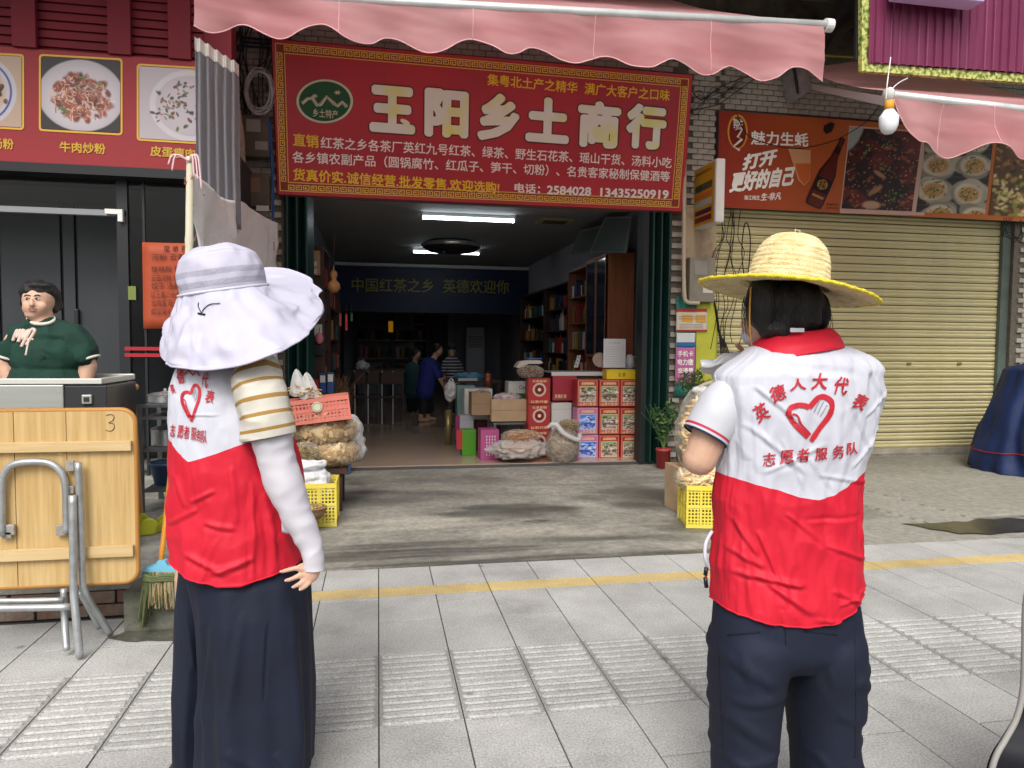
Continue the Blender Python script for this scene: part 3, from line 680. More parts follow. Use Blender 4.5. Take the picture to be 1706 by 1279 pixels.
sline(yl, '集粤北土产之精华', 812, 132, 962, 146, 20); sline(yl, '满广大客户之口味', 974, 147, 1116, 159, 20)
sline(yl, '直销', 488, 232, 531, 236, 22, .03)
sline(wl, '红茶之乡各茶厂英红九号红茶、绿茶、野生石花茶、瑶山干货、汤料小吃', 534, 237, 1119, 271, 20)
sline(wl, '各乡镇农副产品（圆锅腐竹、红瓜子、笋干、切粉）、名贵客家秘制保健酒等', 487, 261, 1116, 294, 20)
sline(yl, '货真价实.诚信经营.批发零售.欢迎选购!', 488, 290, 832, 313, 21, .026)
sline(wl, '电话：', 857, 312, 900, 315, 16, .03); sline(wl, '2584028', 911, 316, 985, 319, 15, .035); sline(wl, '13435250919', 1000, 320, 1114, 324, 15, .035)
def sell(r, o, mi, mb_): mb_.add([S(541 + 51 * r * math.cos(a), 168.5 + 39.5 * r * math.sin(a), o) for a in [-i * math.pi / 24 for i in range(48)]], [tuple(range(48))], mi)
lg = MB(); sell(1.0, .004, 0, lg); sell(.955, .0055, 1, lg); sell(.93, .007, 0, lg); sell(.84, .0085, 1, lg)
lg.tube([S(x, y, .0095) for x, y in ((503, 172), (512, 164), (520, 163), (528, 175), (534, 174), (544, 161), (556, 172), (562, 176), (570, 170), (578, 178))], .018, 4)
for fx, fy in ((524, 160), (562, 154)):
    for k in range(6): a = k * 1.047; lg.tube([S(fx, fy, .0095), S(fx + 5 * math.cos(a), fy + 3.5 * math.sin(a), .0095)], .006, 4)
put_text(lg, '乡土特产', S(521, 187, .0105), S(563, 191, .0105), SU, .085, .01, 0)
lg.build('round_logo', [mat('cream_print', 'd8d3b8', .45), mat('logo_green', '0f5a35', .45)], sg)

# ================================================================== AWNINGS
M_aw = mat('faded_pink_canvas', (.62, .30, .315), .8, col2=(.74, .42, .43), vs=1.6, sheen=.2, bump=.25, bs=14)
def mat_cloth_trans(name, c, c2):
    m = mat(name, c, .8, col2=c2, vs=2.2, bump=.35, bs=9, stretch=(.35, 1, 2.2), detail=9); n = m.node_tree; b = n.nodes['Principled BSDF']
    t = n.nodes.new('ShaderNodeBsdfTranslucent'); t.inputs['Color'].default_value = (*c2, 1); mx = n.nodes.new('ShaderNodeMixShader'); mx.inputs[0].default_value = .5
    n.links.new(b.outputs[0], mx.inputs[1]); n.links.new(t.outputs[0], mx.inputs[2]); n.links.new(mx.outputs[0], n.nodes['Material Output'].inputs[0]); return m
M_awn = mat_cloth_trans('pink_awning_cloth', (.50, .17, .185), (.74, .42, .43))
M_bar = mat('white_aluminium_bar', (.60, .61, .60), .35, metal=.3, var=.14, vs=6); M_alu = mat('scuffed_aluminium', (.5, .5, .5), .4, metal=.7, var=.2, vs=14)
M_vcap = mat('white_plastic', (.72, .72, .70), .4)
def valance(pts_px, Y, top_fn, name, parent, amp=.03, seed=0):
    """hanging cloth: bottom edge from picture points, top edge on the bar"""
    bot = [P(x, y, Y) for x, y in pts_px]; xs = [p.x for p in bot]; zs = [p.z for p in bot]
    n = 260; mv = 22
    def fn(u, v):
        x = lerp(xs[0], xs[-1], u); zb = np.interp(x, xs, zs); zt = top_fn(x); z = lerp(zb, zt, v)
        hang = 1 - v
        y = Y + hang * (.05 * math.sin(x * 5.2 + seed) + .03 * math.sin(x * 11.3 + 1 + v * 2) + .02 * noise.noise(V(x * 3, z * 3, seed))) * (amp / .03)
        y += .022 * noise.fractal(V(x * .8, z * 4 + x * .6, seed + 3), 1, 2, 3)
        return (x, y - .02, z)
    MB().tube([V(*fn(i / 200, .002)) for i in range(201)], .0045, 5).build('hem', M_aw, parent, True)
    for k in range(1, 5): MB().tube([V(*fn(k / 5 + .004 * math.sin(k), j / 12)) + V(0, -.002, 0) for j in range(13)], .003, 4).build('seam', M_aw, parent, True)
    return MB().grid(fn, n, mv).build(name, M_awn, parent, True)
YA = 5.2
aw = thing('awning', 'pink scalloped awning over the middle shop with a white front bar', 'awning', P(850, 0, YA))
pl_, pr_ = P(325, -12, YA), P(1376, 44, YA); pl_.x -= .02
def bar_z(x): return lerp(pl_.z, pr_.z, (x - pl_.x) / (pr_.x - pl_.x))
scal = [(325, 46), (345, 53), (366, 50), (392, 40), (412, 42), (440, 58), (462, 67), (480, 65), (500, 54), (520, 47), (545, 50), (575, 72), (598, 78), (620, 74), (640, 62), (665, 65), (700, 85), (722, 88), (745, 80), (765, 68), (785, 66), (815, 82), (840, 98), (860, 96), (880, 84), (905, 84), (935, 100), (960, 106), (985, 98), (1005, 91), (1025, 94), (1050, 112), (1078, 119), (1095, 112), (1115, 104), (1140, 110), (1165, 126), (1185, 126), (1205, 114), (1222, 109), (1245, 118), (1268, 134), (1290, 132), (1310, 118), (1335, 119), (1352, 128), (1366, 139)]
def dens(pts, n=6):
    return [(p.x, p.y) for p in crom([(a, b, 0) for a, b in pts], n)]
valance(dens(scal), YA, lambda x: bar_z(x) - .01, 'valance', aw)
MB().tube([pl_ + V(0, 0, .01), pr_ + V(0, 0, .01)], .034, 14).build('front_bar', M_bar, aw, True)
MB().cyl(pr_ + V(-.01, 0, .01), pr_ + V(.05, 0, .01), .05, n=16).build('end_cap', M_vcap, aw)
topL, topR = V(pl_.x, 7.95, 5.30), V(pr_.x - .3, 7.95, 5.36)
def awtop(u, v):
    a = pl_.lerp(pr_, u); b = topL.lerp(topR, u); p = a.lerp(b, v); return p + V(0, 0, .035 - .05 * math.sin(v * math.pi) + .02 * noise.noise(V(p.x * 1.5, p.y * 1.5, 0)))
MB().grid(awtop, 60, 30).build('canopy_cloth', M_awn, aw, True)
for f_ in (.12, .88):
    a, b = pl_.lerp(pr_, f_), topL.lerp(topR, f_); mid = a.lerp(b, .5) + V(.4 if f_ < .5 else -.4, 0, -.12)
    MB().tube([a, mid, b + V(0, 0, -.25)], .022, 8).build('folding_arm', M_alu, aw)
MB().cyl(topL + V(0, 0, .02), topR + V(0, 0, .02), .06, n=16).build('roller', M_bar, aw)
br = thing('awning_bracket', 'scuffed metal bracket under the right end of the long pink awning', 'bracket', P(1340, 130, 7.6))
bk_ = MB(); c = P(1340, 120, 7.7)
bk_.prism([P(1326, 95, 7.7), P(1344, 95, 7.7), P(1352, 148, 7.7), P(1336, 160, 7.7), P(1330, 140, 7.7)], (0, .3, 0)); bk_.build('plate', M_alu, br)
MB().tube([P(1318, 88, 7.6), P(1330, 155, 7.75)], .02, 6).build('arm', mat('black_steel'), br)
# right awning
YR = 5.0
aw2 = thing('awning', 'lower pink scalloped awning over the shuttered shop at the right edge', 'awning', P(1600, 170, YR))
a0, a1 = P(1480, 158, YR), P(1880, 202, YR)
def bar2(x): return lerp(a0.z, a1.z, (x - a0.x) / (a1.x - a0.x))
sc2 = [(1484, 166), (1490, 180), (1500, 200), (1512, 222), (1525, 237), (1540, 240), (1560, 252), (1590, 260), (1612, 253), (1635, 243), (1660, 250), (1685, 264), (1705, 266), (1730, 256), (1755, 252), (1780, 264), (1810, 280), (1840, 276), (1878, 262)]
valance(dens(sc2), YR, lambda x: bar2(x) - .01, 'valance', aw2, .04, 4)
MB().tube([a0, a1], .034, 14).build('front_bar', M_bar, aw2, True)
MB().lathe([(.001, -.02), (.052, -.018), (.058, 0), (.052, .018), (.001, .02)], 20, M=Matrix.Translation(a0) @ Matrix.Rotation(math.pi / 2, 4, 'Y')).build('end_cap', M_vcap, aw2, True)
t0, t1 = V(a0.x - .9, 7.9, 4.86), V(a1.x, 7.9, 4.92)
t0 = P(1340, 118, 7.7)
def aw2top(u, v): return a0.lerp(a1, u).lerp(t0.lerp(t1, u), v) + V(0, 0, .03 - .05 * math.sin(v * math.pi))
MB().grid(aw2top, 30, 20).build('canopy_cloth', M_awn, aw2, True)
MB().prism([a0 + V(0, 0, -.02), P(1352, 140, 7.6), P(1352, 149, 7.6), a0 + V(0, 0, -.09)], (.03, 0, 0)).build('side_arm', mat('pale_arm', (.55, .5, .5), .5), aw2)
# bulb at the bar end
Yb = 4.9
bu = thing('led_bulb', 'white bulb in an orange holder hanging from the awning bar end', 'light bulb', P(1479, 190, Yb))
c0, c1 = P(1476, 167, Yb), P(1480, 223, Yb); k = (c0.z - c1.z) / 56
prof = [(.001, 0), (7, .8), (11.5, 5), (15, 14), (15.8, 24), (15.5, 29), (12, 34), (8, 40)]
MB().lathe([(r * k, z * k) for r, z in prof], 24, (c1.x, Yb, c1.z)).build('globe', mat('white_bulb_plastic', (.82, .85, .88), .3), bu, True)
MB().lathe([(.001, 39 * k), (8 * k, 39 * k), (7.4 * k, 48 * k), (7 * k, 56 * k), (.001, 56 * k)], 18, (c1.x, Yb, c1.z)).build('holder', mat('orange_holder', (.7, .32, .03), .5), bu, True)
MB().tube(crom([P(1476, 165, Yb), P(1478, 140, Yb), P(1484, 95, Yb + .05)], 6), .004, 6).build('wire', M_vcap, bu); MB().tube(crom([P(1484, 150, Yb), P(1497, 138, Yb), P(1512, 130, Yb)], 6), .004, 6).build('wire', M_vcap, bu)

# ================================================================== PURPLE HOARDING
YP = 5.7
hbp = thing('billboard', 'purple corrugated hoarding with leafy yellow green edging above the right awning', 'billboard', P(1600, 120, YP))  # leafy yellow green is a tree reflection painted on the steel edging
TL, TR, BR, BL = P(1436, -260, YP), P(2000, -240, YP), P(2000, 158, YP), P(1436, 118, YP)
M_pur = mat('purple_steel_sheet', (.17, .028, .075), .38, metal=.2, var=.1, vs=3)
M_treerefl = mat('painted_tree_reflection', (.55, .56, .18), .4, col2=(.12, .17, .03), vs=26, detail=3, contrast=(.45, .58))  # mirrored trees put into the colour of the steel edging
i0, i1 = P(1455, -250, YP), P(1455, 106, YP); i2 = P(2000, 142, YP)
def corr(u, v):
    x = lerp(i0.x, i2.x, u); zb = lerp(i1.z, i2.z, u); z = lerp(zb, i0.z, v); ph = (x / .085) % 1
    d = .018 * (smooth(ph / .12) if ph < .12 else 1 if ph < .62 else 1 - smooth((ph - .62) / .12) if ph < .74 else 0)
    return (x, YP - .01 - d, z)
MB().grid(corr, 420, 1).build('corrugated_sheet', M_pur, hbp)
MB().prism([TL, i0, i1, BL], (0, .05, 0)).prism([BL, i1, i2, BR], (0, .05, 0)).build('edging', M_treerefl, hbp)
MB().box(TL.x + .05, TR.x, YP + .06, YP + .09, BL.z + .12, TL.z).build('back_box', mat('black_steel'), hbp)
lb = thing('light_box', 'pink and white light box sign on the purple hoarding, cut by the top edge', 'light box', P(1565, 5, YP - .1))
p0, p1 = P(1497, -60, 5.5), P(1632, 8, 5.5)
MB().rbox(p0.x, p1.x, 5.44, 5.62, p1.z, p0.z, .02).build('case', mat('white_lilac_plastic', (.55, .5, .8), .4), lb)
MB().box(p0.x + .03, p1.x - .03, 5.43, 5.438, p1.z + .045, p0.z - .03).build('face', mat('pink_face', (.62, .25, .42), .4), lb)

# ================================================================== RIGHT POSTER SIGN
YS = 8.0
ps = thing('poster_sign', 'long orange food poster board with a beer bottle above the roller shutter', 'sign', P(1450, 350, YS))
def PS(x, y, o=0): return P(x, y, YS - o)
tl, tr, br_, bl = PS(1198, 184), PS(2000, 262 + 55), PS(2000, 366), PS(1196, 345)
tr = V(tr.x, YS, tl.z); br_ = V(tr.x, YS, bl.z)
MB().box(tl.x, tr.x, YS + .004, YS + .09, bl.z, tl.z).build('case', mat('dark_frame', (.04, .03, .03), .5), ps)
cvs = Canvas(300, 90, 'a23a1e'); t = np.clip(cvs.xx / 300 / .30, 0, 1)
cvs.a = np.array(srgb('8e2a1c')) * (1 - t[..., None]) + np.array(srgb('c56a28')) * t[..., None]; cvs.a *= (1 - .25 * np.clip(cvs.xx / 300 - .3, 0, 1))[..., None]; cvs.noise(.08, 9, 2)
cvs.mesh('orange_print', tl, tr, br_, bl, ps)
def dens_panel(name, seed, quad, fn, w_=110, h_=120):
    c = Canvas(w_, h_, '2a1410'); fn(c, random.Random(seed)); return c.mesh(name, *[PS(*q, .006) for q in quad], ps)
def ribs(c, r):
    c.noise(.3, 8, 1)
    for i in range(9): c.ell(r.uniform(0, c.w), r.uniform(0, c.h), r.uniform(14, 32), r.uniform(8, 16), r.choice(['4e140f', '5d1a12', '3a0d0c', '6b2416']), r.uniform(-.6, .6), .5)
    for i in range(70): c.ell(r.uniform(0, c.w), r.uniform(0, c.h), r.uniform(2, 7), r.uniform(1, 3), r.choice(['7c2b1a', '8f4428', '2a0807', '5c160f', '9c5a3a']), r.uniform(-1, 1), .8)
    for i in range(160): c.ell(r.uniform(0, c.w), r.uniform(10, c.h), .9, .8, r.choice(['d9b58a', 'c98f62', 'b06a45']), 0, .6)
    for cx_, cy_ in ((55, 22), (85, 95), (60, 55), (28, 30), (75, 100)):
        for i in range(9): c.ell(cx_ + r.gauss(0, 5), cy_ + r.gauss(0, 4), 1.8, 1.0, r.choice(['4a7a28', '6b9a3c', '2f5a1c']), r.uniform(0, 3))
    c.ell(6, 10, 10, 26, 'a9b6b0', .4, .3); c.ell(45, 112, 14, 6, 'c9a184', 0, .4); c.ell(48, 90, 12, 4, 'a87a58', -.6, .4); c.ell(52, 66, 11, 3, 'b58560', .5, .4)
def oysters(c, r):
    c.rect(0, 0, c.w, c.h, '241a16')
    for i in range(14): c.line(0, i * 9, c.w, i * 9, 1, '4b463f')
    for cx_, cy_ in ((24, 10), (78, 6), (24, 46), (80, 44), (22, 84), (80, 88), (40, 122), (96, 124)):
        cx_ += r.uniform(-3, 3)
        for k in range(9): c.ell(cx_ + r.gauss(0, 6), cy_ + r.gauss(0, 4), r.uniform(18, 24), r.uniform(12, 16), r.choice(['a29a86', 'b8ae98', '8a826e']), r.uniform(-.4, .4), .15)
        c.ell(cx_, cy_, 22, 15, 'd8cfb8', r.uniform(-.3, .3), .3); c.ell(cx_ + 1, cy_ + 1, 18, 12, 'b98e4e', 0, .4)
        for i in range(46): c.ell(cx_ + r.gauss(0, 8), cy_ + r.gauss(0, 5.5), r.uniform(1, 2.6), 1.2, r.choice(['7a6a28', '4f7026', '8c5a28', 'd8b878', '3d5c1e', 'c98a4a']), r.uniform(0, 3))
def fish(c, r):
    c.rect(0, 0, c.w, c.h, '5c3d20'); c.noise(.3, 6, 5)
    for i in range(300):
        y = r.uniform(0, c.h); c.ell(r.uniform(0, c.w), y, r.uniform(2, 6), r.uniform(1.5, 3), r.choice(['6e4a1e', '8a5a26', '3a2412', 'a97a3c'] if y < 55 else ['b7a25c', 'c9b476', '7d8a3c', '9a7a38', 'd8c48c']), r.uniform(0, 3), .7)
    for i in range(60): c.ell(r.uniform(0, c.w), r.uniform(40, c.h), 1.6, .9, r.choice(['4a7a28', '6b9a3c', 'b04a2c']), r.uniform(0, 3))
MB().poly([PS(1399, 355, .003), PS(1540, 359, .003), PS(1540, 218, .003), PS(1415, 209, .003)]).build('pale_border', mat('pale_pink_border', 'd9b7a4', .5), ps)
dens_panel('rib_photo', 1, [(1417, 212), (1537, 221), (1519, 352), (1402, 347)], ribs)
dens_panel('oyster_photo', 2, [(1545, 222), (1655, 230), (1641, 357), (1526, 353)], oysters)
dens_panel('fish_photo', 3, [(1663, 230), (1790, 240), (1790, 366), (1647, 358)], fish)
def pl_t(s, x0, y0, x1, y1, hp, off=.03, sh=0, m_=None): put_text(MB(), s, PS(x0, y0, .008), PS(x1, y1, .008), (0, 0, 1), (PS(x0, y0 - hp / 2) - PS(x0, y0 + hp / 2)).length, off, shear=sh).build('lettering', m_ or M_swhite, ps)
pl_t('魅力生蚝', 1251, 229, 1347, 233, 24, .03); pl_t('打开', 1238, 271, 1294, 260, 27, .05, .25); pl_t('更好的自己', 1218, 304, 1324, 292, 34, .05, .25)
pl_t('珠江纯生', 1240, 329, 1266, 329, 8, .02); pl_t('生·非凡', 1268, 328, 1302, 326, 13, .03, .2)
for s_, y_ in (('酒后请勿驾车', 340), ('未成年勿饮', 346)): pl_t(s_, 1377, y_, 1396, y_ + 1, 4, .0, 0, mat('black_print', (.02, .02, .02), .5))
c = Canvas(40, 70, '8e2a1c')
lo_ = MB(); N_ = 28
lo_.add([PS(1229 + 17 * math.cos(a), 219 + 29 * math.sin(a), .005) for a in [-i * 2 * math.pi / N_ for i in range(N_)]], [tuple(range(N_))], 0)
lo_.add([PS(1229 + 14 * math.cos(a), 220 + 26 * math.sin(a), .0065) for a in [-i * 2 * math.pi / N_ for i in range(N_)]], [tuple(range(N_))], 1)
lo_.tube([PS(x, y, .009) for x, y in ((1222, 198), (1233, 205), (1226, 216), (1237, 214), (1229, 228), (1236, 232), (1222, 244), (1232, 250))], .014, 4, 2)
put_text(lo_, '纯生', PS(1222, 206, .010), PS(1238, 206, .010), (0, 0, 1), .12, .02, 2)
lo_.build('oval_logo', [mat('gold_oval', 'd49a3e', .4), mat('dark_red_oval', '7a2416', .4), M_swhite], ps)
# the printed beer bottle, cap and glass
def rotp(cx_, cy_, x, y, a): c_, s_ = math.cos(a), math.sin(a); return (cx_ + x * c_ - y * s_, cy_ + x * s_ + y * c_)
half = [(0, -66), (4.6, -66), (5, -60), (4.4, -57), (5.2, -40), (6.5, -28), (11, -14), (14.5, -2), (15, 10), (15, 52), (13, 58), (0, 59)]
ol = half + [(-x, y) for x, y in half[::-1][1:-1]]
bt = MB(); bt.add([PS(*rotp(1378, 290, x, y, .42), .008) for x, y in ol][::-1], [tuple(range(len(ol)))], 0)
ol2 = [(x * .8, y * .97) for x, y in ol]; bt.add([PS(*rotp(1378, 290, x + 1, y, .42), .0092) for x, y in ol2][::-1], [tuple(range(len(ol2)))], 1)
bt.add([PS(*rotp(1378, 290, x, y, .42), .0105) for x, y in ((-13, 8), (13, 8), (13, 32), (-13, 32))][::-1], [(0, 1, 2, 3)], 2)
bt.add([PS(*rotp(1378, 290, 9 * math.cos(a), 19 + 9 * math.sin(a), .42), .0115) for a in [-i * .5236 for i in range(12)]], [tuple(range(12))], 3)
put_text(bt, '纯', PS(*rotp(1378, 290, -6, 19, .42), .0125), PS(*rotp(1378, 290, 6, 19, .42), .0125), (.3, 0, 1), .13, .01, 2)
bt.add([PS(*rotp(1378, 290, x, y, .42), .0105) for x, y in ((-9, 38), (11, 38), (11, 42), (-9, 42))][::-1], [(0, 1, 2, 3)], 3)
bt.add([PS(*rotp(1378, 290, x, y, .42), .0105) for x, y in ((-4.5, -50), (4.5, -50), (5, -38), (-5, -38))][::-1], [(0, 1, 2, 3)], 2)
bt.build('printed_bottle', [mat('bottle_dark', '3a0f0b', .35), mat('bottle_red', '5f1c12', .35), mat('label_dark', '1c100c', .4), mat('label_gold', 'b98a45', .4)], ps)
gl = MB(); gl.add([PS(*p, .007) for p in ((1313, 247), (1351, 250), (1349, 300), (1340, 309), (1330, 300))][::-1], [(0, 1, 2, 3, 4)], 0)
gl.add([PS(*p, .008) for p in ((1324, 272), (1350, 272), (1348, 300), (1340, 307), (1332, 298))][::-1], [(0, 1, 2, 3, 4)], 1)
gl.add([PS(*p, .009) for p in ((1373, 209), (1384, 203), (1391, 206), (1386, 219), (1376, 223), (1372, 217))][::-1], [(0, 1, 2, 3, 4, 5)], 2)
gl.build('printed_glass', [mat('foam_print', 'cf9a70', .4), mat('beer_print', 'c4642c', .4), mat('cap_print', '2a1810', .4)], ps)

# ================================================================== ROLLER SHUTTER
YK = 8.22
M_shut = mat('cream_green_shutter_paint', (.62, .555, .30), .5, col2=(.70, .63, .37), vs=2.2, metal=.1, bump=.08, bs=90)
sh = thing('roller_shutter', 'closed cream yellow roller shutter of horizontal slats', 'shutter', (6.1, YK, 0))
sx0, sx1 = 4.0, 8.16
prof = [(0, 0), (-.004, .006), (-.016, .02), (-.018, .034), (-.010, .046), (-.004, .05), (-.012, .056), (-.018, .07), (-.018, .078), (-.012, .087), (-.002, .092), (.003, .093)]
m_ = MB(); nX = 1
vsl = [(x, y, z) for y, z in prof for x in (0, sx1 - sx0)]
m_.add([(v[0] - (sx1 - sx0) / 2, v[1], v[2]) for v in vsl], [(2 * i, 2 * i + 1, 2 * i + 3, 2 * i + 2) for i in range(len(prof) - 1)])
so = m_.build('slat', M_shut); sm_ = so.data; bpy.data.objects.remove(so)
for i in range(29):
    o = link('slat', sm_, sh, (0, random.uniform(-.002, .002), .105 + i * .1035))
    o.location.x = (sx0 + sx1) / 2 - 6.1
MB().box(sx0, sx1, YK + .004, YK + .03, .02, 3.12).build('backing', mat('dark_joint', (.05, .045, .03), .9), sh)
MB().rbox(sx0, sx1, YK - .035, YK + .003, .03, .104, .006).build('bottom_rail', mat('dirty_rail', (.34, .31, .24), .6, var=.3, vs=4), sh)
for _x, _w in ((sx1, .06), (sx0, .03)): MB().box(_x - _w, _x + _w, YK - .07, YK - .02, 0.02, 3.1).build('guide_rail', mat('grey_green_rail', (.10, .13, .11), .5, var=.3, vs=3), sh)
for (px, py) in ((1598, 606), (1514, 606)): p = P(px, py, YK - .02); MB().box(p.x - .03, p.x + .03, YK - .03, YK - .018, p.z - .018, p.z + .018).build('lock', mat('rusty_lock', (.2, .15, .08), .6), sh)
grs = struct(MB().box(3.6, 11, 8.12, 8.8, -.02, .03).build('shutter_sill', mat('old_concrete')))

# ================================================================== FOLDING DOORS
M_gdoor = mat('dark_green_door_paint', (.010, .040, .034), .32, var=.2, vs=3, metal=.1)
def folddoor(x0, x1, y0, y1, n, label):
    t = thing('folding_door', label, 'door', ((x0 + x1) / 2, (y0 + y1) / 2, .02))
    w_ = (x1 - x0) / n; zt = 3.0
    for i in range(n):
        a, b = x0 + i * w_, x0 + (i + 1) * w_; ya, yb = (y0, y1) if i % 2 else (y1, y0)
        th = .012; d = V(b - a, yb - ya, 0).normalized(); nn = V(-d.y, d.x, 0) * th
        p = [V(a, ya, .03), V(b, yb, .03)]
        MB().prism([p[0] - nn + d * .004, p[1] - nn - d * .004, p[1] + nn - d * .004, p[0] + nn + d * .004], (0, 0, zt - .05)).build('door_leaf', M_gdoor, t)
        if i: MB().cyl((a, ya - .012 if i % 2 == 0 else ya - .0, .04), (a, ya - .0, zt - .04), .013, n=8).build('hinge_post', M_gdoor, t)
    return t
folddoor(-1.00, -.70, 7.98, 8.16, 6, 'dark green folding door stacked at the left of the shop opening')
folddoor(3.12, 3.42, 7.98, 8.16, 6, 'dark green folding door stacked at the right of the shop opening')
MB().box(P(1069, 600, 8.0).x, 3.118, 8.0, 8.2, .022, 3.0).build('jamb_post', mat('black_green_post', (.012, .02, .02), .5), bld)

# ================================================================== PILLAR: meter, pipe, light box, posters
M_mtr = mat('old_meter_box', (.20, .185, .14), .55, col2=(.27, .25, .20), vs=5)
YF = 8.03
def wallbox(name, label, cat, px0, py0, px1, py1, Y, d, m, parts=()):
    a, b = P(px0, py0, Y), P(px1, py1, Y); t = thing(name, label, cat, ((a.x + b.x) / 2, Y, b.z))
    MB().rbox(a.x, b.x, Y, Y + d, b.z, a.z, .012).build('case', m, t)
    for nm, (q0, r0, q1, r1), mm in parts:
        c, d_ = P(q0, r0, Y), P(q1, r1, Y); MB().box(c.x, d_.x, Y - .006, Y - .0015, d_.z, c.z).build(nm, mm, t)
    return t
M_cover = mat('cloudy_window', (.28, .27, .24), .3); M_slip = mat('paper_slip', 'c9c9c2', .8)
wallbox('electric_meter', 'grey electricity meter box on the pillar beside the shutter', 'meter box', 1150, 428, 1190, 503, 7.93, .13, M_mtr, (('window', (1157, 434, 1178, 458), M_cover), ('paper_slip', (1171, 478, 1187, 488), M_slip)))
M_pipe = mat('beige_pvc_pipe', (.52, .44, .32), .5, var=.08, vs=4)
wp_ = MB().tube(crom([P(1141, 200, 7.95), P(1140, 345, 7.95), P(1139, 420, 7.95), P(1140, 488, 7.95), P(1144, 502, 7.95), P(1156, 504, 7.95), P(1165, 504, 7.95)], 5), .024, 12).build('drain_pipe', M_pipe, None, True); tag(wp_, 'beige plastic pipe running down the pillar past the meter box', 'pipe')
lbx = thing('light_box_sign', 'yellow and white double sided light box sign sticking out from the pillar', 'sign', PX(1175, 370, 3.74))
X0 = 3.70; c00, c01, c10, c11 = PX(1156, 284, X0), PX(1194, 262, X0), PX(1156, 379, X0), PX(1194, 373, X0)
yA, yB = c01.y, c00.y; zt, zb_ = (c01.z + c00.z) / 2, (c10.z + c11.z) / 2
MB().rbox(X0, X0 + .11, yA, yB, zb_, zt, .02).build('case', mat('white_case', (.62, .62, .58), .45, var=.06, vs=5), lbx)
def LF(u, v, o=.003): return V(X0 - o, lerp(yB, yA, u), lerp(zt, zb_, v))
def lrect(u0, v0, u1, v1, mi, mb_, o=.003): mb_.poly([LF(u0, v0, o), LF(u0, v1, o), LF(u1, v1, o), LF(u1, v0, o)], mi)
f_ = MB(); lrect(.05, .03, .93, .97, 0, f_); lrect(.1, .30, .85, .42, 1, f_, .005); lrect(.1, .46, .85, .54, 2, f_, .005); lrect(.1, .57, .85, .67, 3, f_, .005); lrect(.12, .72, .85, .80, 4, f_, .005); lrect(.12, .83, .85, .92, 5, f_, .005)
f_.build('printed_face', [mat('face_yellow', 'c69a1e', .4), mat('face_grey_green', '5c6a48', .5), mat('face_orange', 'c8702c', .5), mat('face_pale', 'aab6ae', .5), mat('face_purple', '54204c', .5), mat('face_red', '8e2a24', .5)], lbx)
f_ = MB()
for s, v, h in (('手机维修中心', .12, .05), ('电脑·监控', .36, .08), ('诚信服务', .76, .05), ('开锁配钥匙', .875, .05)): put_text(MB(), s, LF(.14, v, .008), LF(.84, v, .008), (0, 0, 1), h * (zt - zb_) * 1.1, .0).build('lettering', mat('dark_purple_print', '3c1c30', .5), lbx)
fpx = MB().box(X0 + .11, X0 + .115, yA + .03, yB - .03, zb_ + .3, zt - .05).build('green_face', mat('teal_face', '1e6a52', .4), lbx)
def poster(name, label, px0, py0, px1, py1, Y, c, group=None, tilt=0):
    a, b = P(px0, py0, Y), P(px1, py1, Y); t = thing(name, label, 'poster', ((a.x + b.x) / 2, Y, b.z), group=group)
    MB().grid(lambda u, v: (lerp(a.x, b.x, u), Y + .004 * math.sin(u * 5 + v * 4 + px0), lerp(b.z, a.z, v)), 8, 10).build('sheet', c, t, True, solid=.001); return t, a, b
def ptext(t, rows, m, Y, off=.02):
    for s, x0, y0, x1, y1, hp in rows: put_text(MB(), s, P(x0, y0, Y), P(x1, y1, Y), (0, 0, 1), (P(x0, y0 - hp / 2, Y) - P(x0, y0 + hp / 2, Y)).length, off).build('lettering', m, t)
poster('poster', 'teal backing sheet lowest layer on the pillar under the notices', 1127, 494, 1162, 660, 8.045, mat('teal_paper', '2f7a70', .6, var=.2, vs=6))
poster('poster', 'large yellow green sheet pasted on the pillar beside the notices', 1161, 504, 1193, 640, 8.035, mat('yellow_green_paper', 'c3c23e', .7, col2='a8ad46', vs=5))
t, a, b = poster('notice', 'white notice with red heading and yellow table on the pillar', 1127, 514, 1178, 552, 8.02, mat('cream_paper', 'd2c8b6', .7))
f_ = MB(); 
def fr_px(mb_, x0, y0, x1, y1, Y, mi): mb_.poly([P(x0, y1, Y), P(x1, y1, Y), P(x1, y0, Y), P(x0, y0, Y)], mi)
fr_px(f_, 1127, 514, 1178, 519, 8.012, 0); fr_px(f_, 1136, 524, 1154, 536, 8.012, 1); fr_px(f_, 1160, 524, 1176, 536, 8.012, 1); fr_px(f_, 1127, 549, 1178, 552, 8.012, 0)
for y in (527, 531): fr_px(f_, 1130, y - .4, 1176, y + .4, 8.009, 2)
for y in (540, 543, 546): fr_px(f_, 1132, y - .35, 1172, y + .35, 8.012, 2)
f_.build('printed_blocks', [mat('notice_red', 'a3392c', .6), mat('notice_yellow', 'd8a02c', .6), mat('print_grey', '8a857c', .6)], t)
t, a, b = poster('notice', 'white and blue notice under the red headed one on the pillar', 1127, 554, 1158, 577, 8.025, mat('white_paper', 'cfd3d2', .7))
f_ = MB(); fr_px(f_, 1127, 570, 1158, 577, 8.015, 0); f_.build('blue_band', mat('notice_blue', '2c6aa0', .6), t)
t, a, b = poster('poster', 'pink poster with white characters lowest on the pillar', 1126, 578, 1157, 640, 8.025, mat('pink_paper', 'bb6a9c', .7, var=.12, vs=12))
ptext(t, (('手机卡', 1129, 589, 1155, 589, 10), ('电力缴', 1129, 603, 1155, 603, 11), ('交通费', 1129, 617, 1155, 617, 9)), M_swhite, 8.012, .03)
